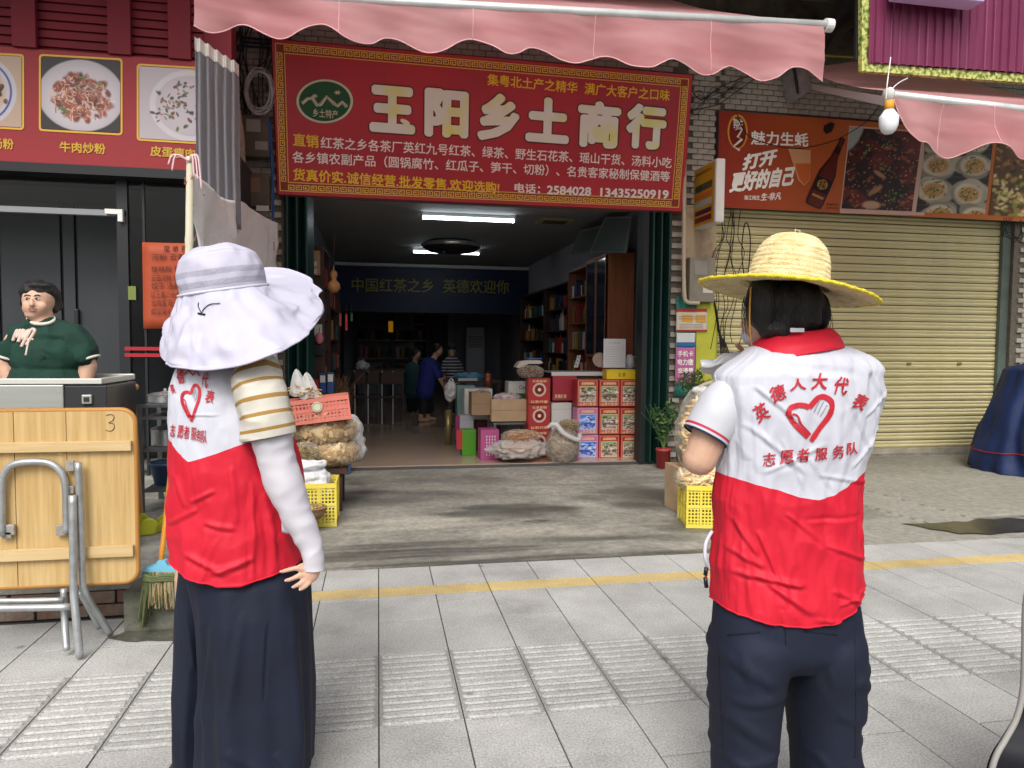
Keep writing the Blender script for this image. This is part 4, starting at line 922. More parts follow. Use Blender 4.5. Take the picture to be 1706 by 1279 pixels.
# loose cables on the right
M_cable = mat('black_cable', (.012, .012, .012), .5)
def cable(label, pts, Y, r=.006, m=None, name='cable', grp=None):
    o = MB().tube(crom([P(p[0], p[1], p[2] if len(p) > 2 else Y) for p in pts], 8), r, 6).build(name, m or M_cable, None, True); return tag(o, label, 'cable', grp)
rc = random.Random(11)
for i in range(9):
    x = 1200 + rc.uniform(-6, 44); pts = [(x + rc.uniform(-6, 6), 350)]
    for k in range(1, 7): pts.append((x + rc.uniform(-9, 9) - k * 1.5, 350 + k * 38 + rc.uniform(-8, 8)))
    cable('thin black cable hanging in a tangle before the left edge of the shutter', pts, 8.02 + rc.uniform(0, .08), .0045, grp='tangled cables before the shutter')
cable('black cable looped like a long ring before the shutter', [(1242, 480), (1236, 420), (1240, 376), (1246, 374), (1250, 400), (1248, 440), (1243, 480)], 8.05, .007)
cable('black cable sagging across the orange poster', [(1228, 190), (1246, 225), (1290, 242), (1330, 247), (1370, 240), (1396, 232)], 7.9, .006)
cable('cable running from the awning end down to the poster', [(1396, 232), (1440, 205), (1468, 172)], 7.0, .005)
for i in range(6):
    cable('black cable drooping at the meter box', [(1190, 500 + i * 2), (1196, 530 + i * 4), (1200 + i * 2, 575), (1202 + i * 3, 610), (1200 + i, 640)], 8.0 + i * .012, .007, grp='thick cables hanging beside the yellow green poster')
cable('cable lying along the pillar top to the meter', [(1152, 150), (1170, 165), (1210, 140), (1280, 118), (1330, 122)], 8.0, .006); cable('cable crossing the bricks above the poster', [(1150, 185), (1180, 178), (1200, 172), (1230, 150), (1262, 128)], 8.0, .006)
for i in range(5): cable('thin cable strung over the bricks right of the red sign', [(1148, 170 + i * 6), (1165, 150 + i * 9), (1190, 172 - i * 7), (1240, 120 + i * 9)], 8.0, .004, grp='thin cables over the bricks')
for i in range(4): cable('thin black cable in the top corner of the shutter frame', [(1672 + i * 5, 362), (1680 - i * 4, 392), (1692 - i * 3, 402 - i * 5), (1702, 380 + i * 8), (1700, 366)], 8.0, .005, grp='cables at the right end of the shutter')
cable('beige cable along the wall above the poster board', [(1200, 190), (1300, 199), (1500, 214), (1706, 232)], 8.02, .012)
# ================================================================== WALL BETWEEN THE LEFT SHOPS
wallbox('electric_meter', 'upper brown electricity meter box left of the red sign', 'meter box', 403, 190, 449, 262, 7.9, .14, mat('brown_meter', (.10, .085, .06), .5, var=.2, vs=4), (('window', (410, 198, 434, 220), M_cover), ('window', (425, 235, 446, 250), M_cover)))
wallbox('electric_meter', 'lower brown electricity meter box left of the red sign', 'meter box', 402, 286, 449, 345, 7.9, .14, MATS['brown_meter'], (('window', (412, 295, 434, 320), mat('rusty_window', (.2, .12, .08), .5)), ('paper_slip', (427, 342, 448, 352), M_slip)))
o = MB().tube(crom([P(367, 42, 7.6), P(378, 80, 7.6), P(385, 130, 7.6), P(392, 190, 7.65), P(398, 230, 7.7), P(400, 290, 7.7), P(401, 340, 7.7), P(402, 520, 7.7)], 12), [.052 + .006 * (i % 2) for i in range(85)], 12).build('corrugated_hose', mat('cream_hose', (.34, .30, .22), .6, var=.2, vs=6), None, True); tag(o, 'cream corrugated hose hanging down beside the meter boxes', 'hose')
M_blue = mat('blue_pipe', (.01, .06, .22), .45)
for x, lab in ((389, 'thin blue pipe beside the cream hose'), (453, 'thin blue pipe beside the green folding door')):
    cable(lab, [(x - 4, 200), (x, 280), (x + 3, 400), (x + 4, 560)], 7.75, .014, M_blue, 'water_pipe')
coil = MB(); rc = random.Random(4)
for k in range(14):
    cx_, cy_ = 432 + rc.uniform(-3, 3), 152 + rc.uniform(-4, 4); rx, ry = 21 + rc.uniform(-3, 4), 33 + rc.uniform(-3, 4); ph = rc.uniform(0, 6)
    coil.tube([P(cx_ + rx * math.cos(a), cy_ + ry * math.sin(a), 7.85 + .03 * math.sin(a * 2 + ph)) for a in [i * math.pi / 16 for i in range(32)]], .005, 5, closed=True)
tag(coil.build('cable_coil', mat('grey_cable', (.42, .42, .42), .4), None, True), 'round coil of grey cable hanging left of the red sign', 'cable coil')
for i in range(12):
    x = 398 + rc.uniform(0, 50); cable('dark cable tangled above the meter boxes', [(x, 45), (x + rc.uniform(-14, 14), 90), (x + rc.uniform(-16, 16), 130), (x + rc.uniform(-10, 18), 190)], 7.9, .007, grp='cables tangled above the meter boxes')
for i in range(3): cable('dark blue cable running along the wall top behind the awning', [(400, 62 + i * 7), (600, 78 + i * 7), (900, 104 + i * 7), (1150, 126 + i * 7)], 8.0, .012, mat('navy_cable', (.01, .02, .05), .5), grp='cables along the wall top')

# ================================================================== LEFT SHOP FRONT
YL = 6.8
fs = thing('noodle_shop_sign', 'red fascia sign with framed photos of noodle dishes over the left shop', 'sign', P(160, 280, YL))
xr = P(388, 200, YL).x; xl = -7.5
zt, zb_ = P(160, 89, YL).z, P(160, 276, YL).z
M_fred = mat('fascia_red_vinyl', (.30, .02, .026), .5, var=.08, vs=1)
MB().box(xl, xr, YL, YL + .3, zb_, zt).build('panel', M_fred, fs)
MB().box(xl, xr + .01, YL - .02, YL + .32, zb_ - .08, zb_ - .002).build('lower_trim', mat('black_trim', (.015, .015, .017), .4), fs)
def FP(x, y, o=.004): return P(x, y, YL - o)
def framed(x0, y0, x1, y1, dy, cvf, nm):
    fm = MB(); g_ = 4
    def rr(e, o, r):
        pts = []; cs = ((x1 + e - r, y0 - e + r + dy, -1.57), (x1 + e - r, y1 + e - r + dy, 0), (x0 - e + r, y1 + e - r, 1.57), (x0 - e + r, y0 - e + r, 3.14))
        for cx_, cy_, a0_ in cs:
            for k in range(5): a = a0_ + k * .3927; pts.append(FP(cx_ + r * math.cos(a), cy_ + r * math.sin(a), o))
        return pts[::-1]
    a_, b_ = rr(3.2, .005, 6), rr(0, .005, 4); N = len(a_)
    fm.add(a_ + b_, [(i, (i + 1) % N, (i + 1) % N + N, i + N) for i in range(N)]); fm.build('yellow_frame', mat('frame_yellow', 'd9a93a', .4), fs)
    cvf.mesh(nm, FP(x0 + 1, y0 + 1), FP(x1 - 1, y0 + dy + 1), FP(x1 - 1, y1 + dy - 1), FP(x0 + 1, y1 - 1), fs)
rn = random.Random(3)
c = Canvas(140, 130, '2a2626'); c.ell(70, 66, 76, 64, 'b4acb2', 0, .04); c.ell(70, 66, 66, 55, 'c2bac0', 0, .3)
for i in range(110):
    a = rn.uniform(0, 6.28); q = rn.random() ** .5; c.ell(70 + 52 * q * math.cos(a), 70 + 40 * q * math.sin(a), rn.uniform(4, 12), rn.uniform(3, 7), rn.choice(['7a3a2e', '8f4a38', '5e2a22', 'a2604a', '6d3a2c', '94635a']), rn.uniform(0, 3), .6)
for i in range(240):
    a = rn.uniform(0, 6.28); q = rn.random() ** .5; x = 68 + 53 * q * math.cos(a); y = 68 + 41 * q * math.sin(a); b = rn.uniform(0, 3.14); L = rn.uniform(4, 11)
    c.line(x, y, x + L * math.cos(b), y + L * math.sin(b), rn.uniform(.8, 1.8), rn.choice(['d9a58c', 'c98a70', 'e8c4aa', '8c4030', 'b06a50', '4a2018', 'dbb49a']))
for x, y in ((66, 34), (60, 50), (96, 44), (38, 100), (30, 92)):
    for k in range(4): b = rn.uniform(-1.2, .2); c.line(x, y, x + 10 * math.cos(b), y + 9 * math.sin(b), 1.6, rn.choice(['4a7434', '2f5a24', '6a8c4c']))
framed(68, 93, 201, 215, 7, c, 'beef_noodle_photo')
c = Canvas(140, 130, 'b4aab0'); c.ring(84, 66, 62, 5, 'c6bec4', .95); c.ell(84, 66, 50, 46, 'bcb2b8', 0, .4)
for i in range(95):
    x, y = 66 + rn.gauss(8, 22), 62 + rn.gauss(0, 22); c.ell(x, y, rn.uniform(1, 5), rn.uniform(1, 3), rn.choice(['3a4a3c', '4c3a4a', '6a3434', '5a6a34', '2c2c44', '7a5a3a', '8a6a5a']), rn.uniform(0, 3), .5)
framed(231, 109, 372, 231, 8, c, 'porridge_photo')
c = Canvas(140, 130, 'b39a86'); c.ell(60, 66, 70, 66, 'b9b4bc', 0, .03); c.ring(60, 66, 60, 2, '4a4a8c', .95); c.ell(60, 66, 50, 48, 'b79d80', 0, .2)
for i in range(14): c.ell(92 + rn.gauss(0, 8), 60 + rn.gauss(0, 14), 5, 4, rn.choice(['5c2c20', '6d3a2a', '3c1a1a']), rn.uniform(0, 3), .4)
framed(-96, 86, 37, 206, 7, c, 'bowl_photo')
for s, x0, y0, x1, y1 in (('牛肉炒粉', 99, 244, 176, 248), ('皮蛋瘦肉粥', 250, 251, 345, 258), ('瘦肉汤粉', -52, 236, 23, 240)): put_text(MB(), s, FP(x0, y0, .006), FP(x1, y1, .006), (0, 0, 1), (FP(0, 0) - FP(0, 19)).length, .03).build('lettering', mat('fascia_gold', 'c9a032', .4), fs)
# maroon louvred box above the fascia
M_mar = mat('maroon_sheet', (.19, .022, .032), .6, var=.1, vs=2, spec=.2)
mv = thing('maroon_louvre_panel', 'dark maroon louvred panel above the noodle shop sign', 'panel', (-3.5, YL, zt))
MB().box(xl, xr - .02, YL + .08, YL + .3, zt + .003, 7).build('backing', M_mar, mv)
for i in range(16): 
    z = zt + .05 + i * .075; MB().box(xl, P(325, 50, YL).x + .05, YL + .055, YL + .078, z, z + .055).build('louvre', M_mar, mv)
for px in (-60, 42, 130 + 70, 300):
    x = P(px, 60, YL).x; MB().box(x - .09, x + .09, YL - .03, YL + .018, zt + .003, 7).build('post', M_mar, mv)
# unseen sheet roof added above the view to shade the noodle shop front
cn = thing('canopy', 'dark maroon sheet canopy projecting over the noodle shop front', 'canopy', (-4, 6.5, 4.7))  # added unseen roof, only shades the shop front
MB().prism([V(-7.8, 6.75, 5.1), V(-7.8, 5.4, 4.84), V(-7.8, 5.4, 4.90), V(-7.8, 6.75, 5.16)], (6.3, 0, 0)).build('sheet', M_mar, cn)
for x in (-7.4, -5.4, -3.4, -1.7): MB().tube([V(x, 6.76, 5.06), V(x, 5.45, 4.81)], .025, 6).build('shade_roof_rafter', M_mar, cn)
# dark glass front
M_dk = mat('charcoal_panel', (.035, .04, .045), .45, var=.15, vs=2, stretch=(1, 1, .2)); M_frm = mat('dark_door_frame', (.02, .022, .025), .35)
struct(MB().box(-8, -1.32, 10.6, 10.8, .0, 3.4).build('noodle_shop_back_wall', mat('noodle_back', (.10, .11, .12), .7, var=.15, vs=2)))
struct(MB().box(-8, -1.32, 7.1, 10.6, 3.1, 3.2).build('noodle_shop_ceiling', mat('noodle_ceiling', (.2, .2, .21), .8)))
struct(MB().box(-1.36, -1.30, 7.05, 10.6, 0, 3.2).build('noodle_shop_right_wall', M_dk))
YG = 6.95
sf = thing('glass_shop_front', 'dark glazed front of the noodle shop with a pale door closer', 'shop front', (-2.6, YG, .19))
def gx(px): return P(px, 450, YG).x
def gz(py): return P(150, py, YG).z
zH = gz(352)
MB().box(-8, gx(212), YG, YG + .06, zH - .03, zH + .02).build('door_header', mat('grey_header', (.25, .26, .27), .4), sf)
MB().box(gx(196), gx(214), YG, YG + .07, .19, 3.05).build('jamb', M_frm, sf); MB().box(gx(316), gx(330), YG, YG + .07, .19, 3.05).build('jamb', M_frm, sf)
MB().box(gx(238), gx(242), YG + .01, YG + .05, .19, 3.05).build('mullion', M_frm, sf)
MB().box(gx(180), gx(209), YG - .05, YG - .002, gz(356), gz(348)).box(gx(201), gx(209), YG - .05, YG - .002, gz(368), gz(356.2)).build('door_closer', M_vcap, sf)
M_glass = mat_film('dark_glass', '0a0c0e', .18, .03, 0)
MB().box(gx(214), gx(238), YG + .02, YG + .03, .19, 3.0).box(gx(242), gx(316), YG + .02, YG + .03, .19, 3.0).build('glass_pane', M_glass, sf)
MB().box(-8, gx(196), YG + .02, YG + .03, zH + .021, 3.0).build('transom_pane', M_glass, sf)
MB().box(gx(205), gx(316), YG - .004, YG + .001, gz(583), gz(577)).box(gx(205), gx(316), YG - .004, YG + .001, gz(594), gz(588)).build('red_stripe', mat('red_tape', (.35, .02, .03), .4), sf)
MB().box(gx(213), gx(226), YG - .006, YG - .001, gz(498), gz(475)).build('green_sticker', mat('green_sticker', (.16, .2, .05), .5), sf)
# grey inner doors behind the person
dk = thing('panel_door', 'charcoal panelled double door standing behind the shopkeeper', 'door', (gx(100), 7.5, .19))
for i, (a, b) in enumerate(((-120, -2), (0, 102), (104, 126), (128, 200))):
    xa, xb = P(a, 450, 7.5).x, P(b, 450, 7.5).x; MB().rbox(xa + .006, xb - .006, 7.5, 7.54, .19, 2.72, .006).build('door_panel', M_dk, dk)
MB().rbox(P(124, 500, 7.47).x, P(131, 500, 7.47).x, 7.45, 7.497, P(128, 540, 7.47).z, P(128, 515, 7.47).z, .008).build('handle', M_frm, dk)
for i, (px, py, Y) in enumerate(((12, 283, 8.4), (-60, 276, 8.4))):
    p = P(px, py, Y); t = thing('strip_light', 'short lit lamp under the noodle shop ceiling' + (' at the left edge' if i == 0 else ' out at the far left'), 'ceiling lamp', p)
    MB().rbox(p.x - .3, p.x + .12, Y - .06, Y + .06, p.z, p.z + .05, .01).build('diffuser', mat('lit_panel', (.9, .9, .9), .4, emit=(.9, .95, 1), es=3), t); MB().box(p.x - .32, p.x + .14, Y - .08, Y + .08, p.z + .052, p.z + .08).build('housing', M_fix, t)
for i, px in enumerate((133, 152)): pass
# orange menu
YM = YG - .03
t = thing('menu_sheet', 'orange handwritten menu sheet taped on the dark glass', 'menu', P(275, 548, YM))
a, b = P(236, 403, YM), P(322, 548, YM)
MB().grid(lambda u, v: (lerp(a.x, b.x, u), YM + .01 * math.sin(u * 3 + v * 2), lerp(b.z, a.z, v)), 6, 8).build('sheet', mat('orange_paper', 'a5492c', .6, var=.08, vs=4), t, True, solid=.001)
for s, x0, x1, y in (('菜 单 表', 272, 312, 414), ('河粉 云吞', 252, 308, 428), ('桂林粉 猪脚', 252, 312, 448), ('云吞河粉 炒米粉', 252, 314, 463), ('饺子 汤粉', 252, 300, 476), ('以上套二份量 加', 251, 312, 491), ('加鸡蛋 两元', 252, 296, 505), ('欢迎来电话', 251, 296, 519)):
    put_text(MB(), s, P(x0, y, YM - .014), P(x1, y, YM - .014), (0, 0, 1), .056, .0).build('handwriting', mat('brown_ink', '4a1f1c', .6), t)
# curtain
YCt = 6.3
cu = thing('curtain', 'grey pleated curtain with white header tape beside the red fascia', 'curtain', P(355, 340, YCt))
def cur(u, v):
    px = lerp(326, 389, u); zt_ = P(340, 62 + 22 * u, YCt).z; zb2 = P(340, 372, YCt).z; pl = math.sin(u * 5.2 * 2 * math.pi + .6 * math.sin(v * 3))
    x = P(px, 200, YCt).x; return (x, YCt + .028 * pl + .01 * math.sin(v * 9 + u * 8) + u * .25, lerp(zb2, zt_, v))
MB().grid(cur, 140, 24).build('fabric', mat('grey_curtain', (.15, .148, .165), .8, sheen=.3, bump=.2, bs=90), cu, True, solid=.002)
def tape(u, v): p = cur(u, lerp(.93, 1.0, v)); return (p[0], p[1] - .006, p[2] + .004)
MB().grid(tape, 140, 2).build('header_tape', mat('white_tape', (.6, .6, .56), .7), cu, True)
# bamboo pole and draped sheet
YBm = 5.0
bmb = thing('bamboo_pole', 'pale bamboo pole standing with the grey cloth sheet tied to its top', 'pole', G(318, 900, .19))
pb, pt = P(312, 700, YBm), P(317, 262, YBm); pb = pt.lerp(pb, 1.45); pb.z = .19
ptsb = []; rsb = []
for i in range(60):
    t_ = i / 59; ptsb.append(pb.lerp(pt, t_)); nd = abs(((t_ * 9) % 1) - .5); rsb.append((.030 - .006 * t_) * (1.12 if nd > .46 else 1))
MB().tube(ptsb, rsb, 12).build('cane', mat('pale_bamboo', (.62, .58, .44), .5, var=.1, vs=8), bmb, True)
rib = MB(); 
for s_ in ((-22, 14), (-18, 22), (10, 34), (14, 48), (6, 30)): rib.tube(crom([pt + V(0, -.03, -.03), pt + V(s_[0] * .004, -.05, .0), pt + V(s_[0] * .0055, -.05, -s_[1] * .0045)], 6), .006, 5)
rib.build('pink_ribbon', mat('pink_ribbon', (.72, .5, .52), .7), bmb, True)
sh_t = thing('cloth_sheet', 'grey white cloth sheet hung between the bamboo pole and the green door', 'sheet', P(390, 480, 6.3))
topc = [(320, 276, 5.0), (337, 298, 5.3), (356, 320, 5.8), (380, 333, 6.3), (402, 335, 6.7), (420, 348, 7.1), (442, 362, 7.5), (464, 372, 7.8)]
tc_ = [P(*q) for q in topc]
def sheet(u, v):
    i = min(int(u * 7), 6); f = u * 7 - i; p = tc_[i].lerp(tc_[i + 1], f); zb2 = 1.05 + .1 * math.sin(u * 4)
    h = 1 - v; w_ = .07 * math.sin(u * 17 + h * 1.5) * h ** .5 + .05 * noise.noise(V(u * 6, v * 4, 1)) + .02 * noise.noise(V(u * 20, v * 12, 3))
    return p + V(w_ * .6, w_, (zb2 - p.z) * h)
MB().grid(sheet, 80, 60).build('fabric', mat('grey_printed_sheet', (.74, .75, .74), .85, col2=(.84, .85, .84), vs=40, bump=.3, bs=120, detail=2), sh_t, True, solid=.002)
rd = MB(); rr2 = random.Random(9)
for i in range(26):
    u, v = rr2.random() * .95, .45 + rr2.random() * .5; p = Vector(sheet(u, v)) + V(-.02, -.035, 0); rd.tube([p + V(rr2.uniform(-.03, .03), 0, rr2.uniform(-.05, .05)) for _ in range(4)], .004, 4)
rd.build('red_brush_marks', mat('faded_red_ink', (.42, .15, .15), .8), sh_t)
# ================================================================== LEFT FOREGROUND: folding table, cart, broom
M_tabw = mat('varnished_yellow_wood', (.42, .265, .095), .5, col2=(.58, .42, .20), vs=2.6, stretch=(14, 14, .7), bump=.08, bs=40)
M_bat = mat('batten_wood', (.48, .33, .15), .5, col2=(.60, .45, .24), vs=3, stretch=(1, 10, 14))
M_steel = mat('galvanised_tube', (.40, .42, .43), .36, metal=.55, var=.22, vs=12)
YT = 3.52
ft = thing('folding_table', 'yellow wooden folding table standing on edge with its grey metal legs folded', 'table', G(60, 1080))
def TP(x, y, o=0): return P(x, y, YT - o)
xL, xR = TP(-130, 800).x, TP(224, 800).x; zT, zB = TP(100, 685).z, TP(100, 974).z
cuts = [xL, TP(-60, 800).x, TP(25, 800).x, TP(112.5, 800).x, xR]
for i in range(4):
    a, b = cuts[i] + .0012, cuts[i + 1] - .0012
    if i < 3: MB().rbox(a, b, YT, YT + .022, zB, zT, .0025).build('plank', M_tabw, ft)
    else:
        r_ = .055; pts = [V(a, YT, zB), V(a, YT, zT)]
        for cx_, cz_, s_ in ((b - r_, zT - r_, 1), (b - r_, zB + r_, -1)):
            ks = range(7) if s_ > 0 else range(7)
            for k in ks:
                an = math.pi / 2 * k / 6; an = math.pi / 2 - an if s_ > 0 else -an
                pts.append(V(cx_ + r_ * math.cos(an), YT, cz_ + r_ * math.sin(an)))
        MB().prism(pts[::-1], (0, .022, 0)).build('plank', M_tabw, ft)
eg = MB(); r_ = .055; pts = [V(xL, YT + .011, zT)]
for cx_, cz_, s_ in ((xR - r_, zT - r_, 1), (xR - r_, zB + r_, -1)):
    for k in range(9): an = math.pi / 2 * k / 8; an = math.pi / 2 - an if s_ > 0 else -an; pts.append(V(cx_ + (r_ + .003) * math.cos(an), YT + .011, cz_ + (r_ + .003) * math.sin(an)))
pts.append(V(xL, YT + .011, zB - .003)); eg.tube(pts, .0125, 8); eg.build('edge_banding', mat('orange_edge', (.42, .20, .05), .45), ft, True)
for y0, y1 in ((735, 752), (911, 930)): MB().rbox(xL, TP(222, 800).x, YT - .024, YT - .001, TP(100, y1).z, TP(100, y0).z, .004).build('batten', M_bat, ft)
def arc_leg():
    pts = [TP(3, 892, .03), TP(3, 820, .03), TP(5, 795, .03), TP(15, 778, .03), TP(32, 771, .03), TP(60, 769, .03), TP(84, 772, .03), TP(100, 784, .03), TP(108, 802, .03), TP(110, 830, .03), TP(111, 888, .03)]
    return MB().tube(crom(pts, 5), .0155, 12).build('arched_tube', M_steel, ft, True)
arc_leg()
def tb_(nm, pts, r=.0155): return MB().tube(crom([TP(*p) for p in pts], 5), r, 12).build(nm, M_steel, ft, True)
tb_('leg', [(130, 770, .045), (134, 860, .05), (137, 960, .055), (141, 985, .05), (160, 1018, -.02), (184, 1056, -.10)])
tb_('leg', [(121, 825, .075), (122, 920, .09), (123, 985, .10), (127, 1030, .12), (133, 1094, .14)], .0165)
tb_('leg', [(106, 980, .02), (108, 1040, .05), (111, 1083, .10)], .0145); tb_('leg', [(133, 985, -.06), (150, 1015, -.10), (166, 1046, -.13)], .0145)
tb_('crossbar', [(-140, 1012, .085), (0, 1013, .085), (118, 1011, .085)], .016); tb_('crossbar', [(-140, 1001, .05), (0, 1001, .05), (106, 999, .05)], .012)
for x0, y0, x1, y1 in ((113, 766, 127, 783), (112, 808, 127, 820), (97, 873, 115, 889), (10, 872, 29, 888), (8, 884, 24, 894)):
    a, b = TP(x0, y0), TP(x1, y1); MB().rbox(a.x, b.x, YT - .028, YT - .012, b.z, a.z, .002).build('hinge_plate', mat('dull_bracket', (.36, .35, .33), .45, metal=.6, var=.3, vs=20), ft)
nb = MB(); nb.tube(crom([TP(177, 692, .002), TP(184, 690, .002), TP(190, 694, .002), TP(187, 701, .002), TP(181, 704, .002), TP(189, 706, .002), TP(190, 713, .002), TP(184, 718, .002), TP(176, 716, .002)], 5), .0015, 5)
nb.build('handwritten_three', mat('pencil', (.12, .07, .04), .8), ft)
# food cart
YCt2 = 4.25
ct = thing('food_cart', 'stainless steel food cart with a recessed top in front of the shopkeeper', 'cart', (-2.6, YCt2 + .3, .19))
a, b, d_ = P(-200, 640, YCt2), P(106, 683, YCt2), P(177, 683, YCt2)
zt = P(60, 641, YCt2).z; M_stn = mat('brushed_stainless', (.50, .52, .49), .30, metal=.6, var=.12, vs=2, stretch=(.3, 1, 6)); M_blkp = mat('black_panel', (.035, .037, .04), .25)
MB().rbox(a.x, b.x, YCt2, YCt2 + .5, .3, zt, .006).build('front_cabinet', M_stn, ct)
MB().rbox(b.x + .002, d_.x, YCt2 + .01, YCt2 + .5, .3, zt - .005, .006).build('side_cabinet', M_blkp, ct)
rim = MB(); z2 = zt + .004
rim.rbox(a.x, d_.x - .02, YCt2 + .0, YCt2 + .03, z2, z2 + .03, .004).rbox(a.x, d_.x - .02, YCt2 + .52, YCt2 + .55, z2, z2 + .035, .004).rbox(d_.x - .05, d_.x - .02, YCt2 + .031, YCt2 + .519, z2, z2 + .03, .004)
rim.build('top_rim', mat('pale_rim', (.62, .62, .58), .35, metal=.3), ct)
MB().box(a.x, d_.x - .052, YCt2 + .032, YCt2 + .518, zt - .03, z2 + .004).build('tray', M_blkp, ct)
p = P(145, 665, YCt2); MB().rbox(p.x - .025, p.x + .025, YCt2 - .008, YCt2 + .009, p.z - .025, p.z + .025, .004).build('latch', M_stn, ct); MB().rbox(p.x - .014, p.x + .014, YCt2 - .012, YCt2 - .0085, p.z - .013, p.z + .013, .002).build('latch_slot', M_blkp, ct)
for x in (a.x + .1, d_.x - .1): MB().box(x - .02, x + .02, YCt2 + .05, YCt2 + .45, .191, .3).build('leg', M_stn, ct)
# stool, pot rack
st = thing('wooden_stool', 'round topped wooden stool behind the cart', 'stool', P(195, 690, 5.2))
p = P(190, 655, 5.2); MB().lathe([(.001, 0), (.14, 0), (.15, .012), (.15, .03), (.14, .04), (.001, .04)], 24, (p.x, 5.2, p.z + .02)).build('seat', mat('stool_wood', (.42, .22, .09), .45, var=.15, vs=5), st, True)
for dx, dy in ((-.09, -.09), (.09, -.09), (-.09, .09), (.09, .09)): MB().cyl((p.x + dx, 5.2 + dy, p.z + .02), (p.x + dx * 1.3, 5.2 + dy * 1.3, .192), .015, n=8).build('leg', MATS['stool_wood'], st)
YRk = 5.45
rk = thing('pot_rack', 'dark steel rack with pots left of the white hatted woman', 'rack', P(262, 870, YRk))
xa, xb = P(234, 700, YRk).x, P(300, 700, YRk).x; M_dst = mat('grimy_steel', (.16, .165, .17), .4, metal=.6, var=.3, vs=8)
for x in (xa, xb):
    for y in (YRk, YRk + .45): MB().box(x - .015, x + .015, y - .015, y + .015, .192, P(240, 674, YRk).z).build('post', M_dst, rk)
zs = [P(250, y, YRk).z for y in (674, 694, 748, 815)]
for z in zs: MB().box(xa + .016, xb - .016, YRk - .014, YRk + .464, z - .02, z).build('shelf', M_dst, rk)
M_pot = mat('steel_pot', (.45, .46, .46), .22, metal=.8)
def pot(x, y, z, r, h, label):
    t = thing('steel_pot', label, 'pot', (x, y, z)); MB().lathe([(.001, 0), (r * .95, 0), (r, .01), (r, h), (r * 1.05, h + .004), (r * .97, h + .004), (r * .95, .02), (.001, .02)], 24, (x, y, z + .001)).build('body', M_pot, t, True)
    MB().lathe([(r * 1.03, h + .008), (r * .8, h + .02), (r * .1, h + .035), (r * .1, h + .055), (.001, h + .055)], 24, (x, y, z)).build('lid', M_pot, t, True)
xm = (xa + xb) / 2
pot(xm - .02, YRk + .2, zs[0], .12, .05, 'shallow lidded steel pot on top of the rack'); pot(xm - .01, YRk + .2, zs[2], .11, .12, 'taller lidded steel pot on the lower shelf of the rack')
t = thing('blue_tub', 'dull blue tub low on the pot rack', 'tub', (xm, YRk + .2, zs[3])); MB().lathe([(.001, 0), (.1, 0), (.13, .15), (.135, .15), (.12, .16), (.1, .02), (.001, .02)], 20, (xm, YRk + .2, zs[3] + .001)).build('body', mat('dull_blue', (.05, .10, .2), .5), t, True)
MB().lathe([(.13, .1515), (.138, .156), (.138, .166), (.13, .168)], 20, (xm, YRk + .2, zs[3])).build('rim', mat('dull_blue'), t, True)
yt = G(242, 888, .19); t = thing('yellow_plastic_basket', 'small crumpled yellow green plastic basket on the terrace floor', 'basket', yt)
rn = random.Random(1); MB().grid(lambda u, v: (yt.x + (.085 + .02 * v) * math.cos(u * 6.283) * (1 + .1 * math.sin(u * 31)), yt.y + .08 * math.sin(u * 6.283), .192 + v * .085 * (1 + .3 * math.sin(u * 25))), 60, 8, wrap=True).build('wall', mat('yellow_green_plastic', (.42, .42, .03), .4), t, True, solid=.003)
MB().lathe([(.001, 0), (.08, 0), (.08, .004), (.001, .004)], 20, (yt.x, yt.y, .192)).build('base', MATS['yellow_green_plastic'], t)
for i in range(4): pass
# broom
YBr = 3.62
bm_o = thing('broom', 'frayed green straw broom with blue head and orange handle leaning upright', 'broom', G(262, 1052))
h0, h1 = P(268, 938, YBr), P(300, 640, YBr + .33)
MB().tube([h0.lerp(h1, i / 10) for i in range(11)], .0125, 12).build('handle', mat('orange_wood_handle', (.62, .25, .03), .4, var=.12, vs=6), bm_o, True)
def BR(x, y, o=0): return P(x, y, YBr - o)
MB().prism([BR(236, 953, .03), BR(240, 947, .03), BR(258, 942, .03), BR(262, 935, .03), BR(275, 935, .03), BR(279, 942, .03), BR(297, 947, .03), BR(302, 953, .03)][::-1], (0, .05, 0)).build('head', mat('blue_plastic_head', (.16, .45, .62), .4), bm_o)
bs1 = MB(); rn = random.Random(8); M_st = [mat('straw_green', (.10, .12, .05), .8, var=.3, vs=20), mat('straw_tan', (.42, .30, .16), .8, var=.25, vs=20), mat('straw_grey', (.26, .26, .16), .8, var=.25, vs=20)]
for i in range(420):
    x0 = rn.uniform(238, 300); L = rn.uniform(48, 62) if rn.random() < .7 else rn.uniform(60, 92) ; 
    if x0 > 250: L = rn.uniform(40, 62)
    out = (x0 - 268) * .16 + rn.gauss(0, 2.2); o = rn.uniform(-.03, .045); w_ = rn.uniform(.0022, .0045)
    if x0 < 247: out = rn.uniform(-10, -3); L = rn.uniform(70, 98)
    mi = 0 if x0 < 250 else rn.choice((0, 1, 1, 2))
    pts = [BR(x0, 953, o), BR(x0 + out * .2, 953 + L * .35, o + .012), BR(x0 + out * .7 + rn.gauss(0, 1.5), 953 + L * .7, o + .01), BR(x0 + out, 953 + L, o)]
    for p in pts: p.z = max(p.z, .008)
    bs1.tube(pts, [w_, w_ * 1.2, w_, w_ * .7], 4, mi)
bs1.build('bristles', M_st, bm_o)
bd = MB(); 
for k in range(3): bd.tube(crom([BR(238, 957 + k * 4, .05), BR(255, 962 + k * 3, .056), BR(275, 958 + k * 4, .056), BR(300, 961 + k * 3, .05)], 6), .0085, 6)
bd.build('binding', M_st[0], bm_o, True)

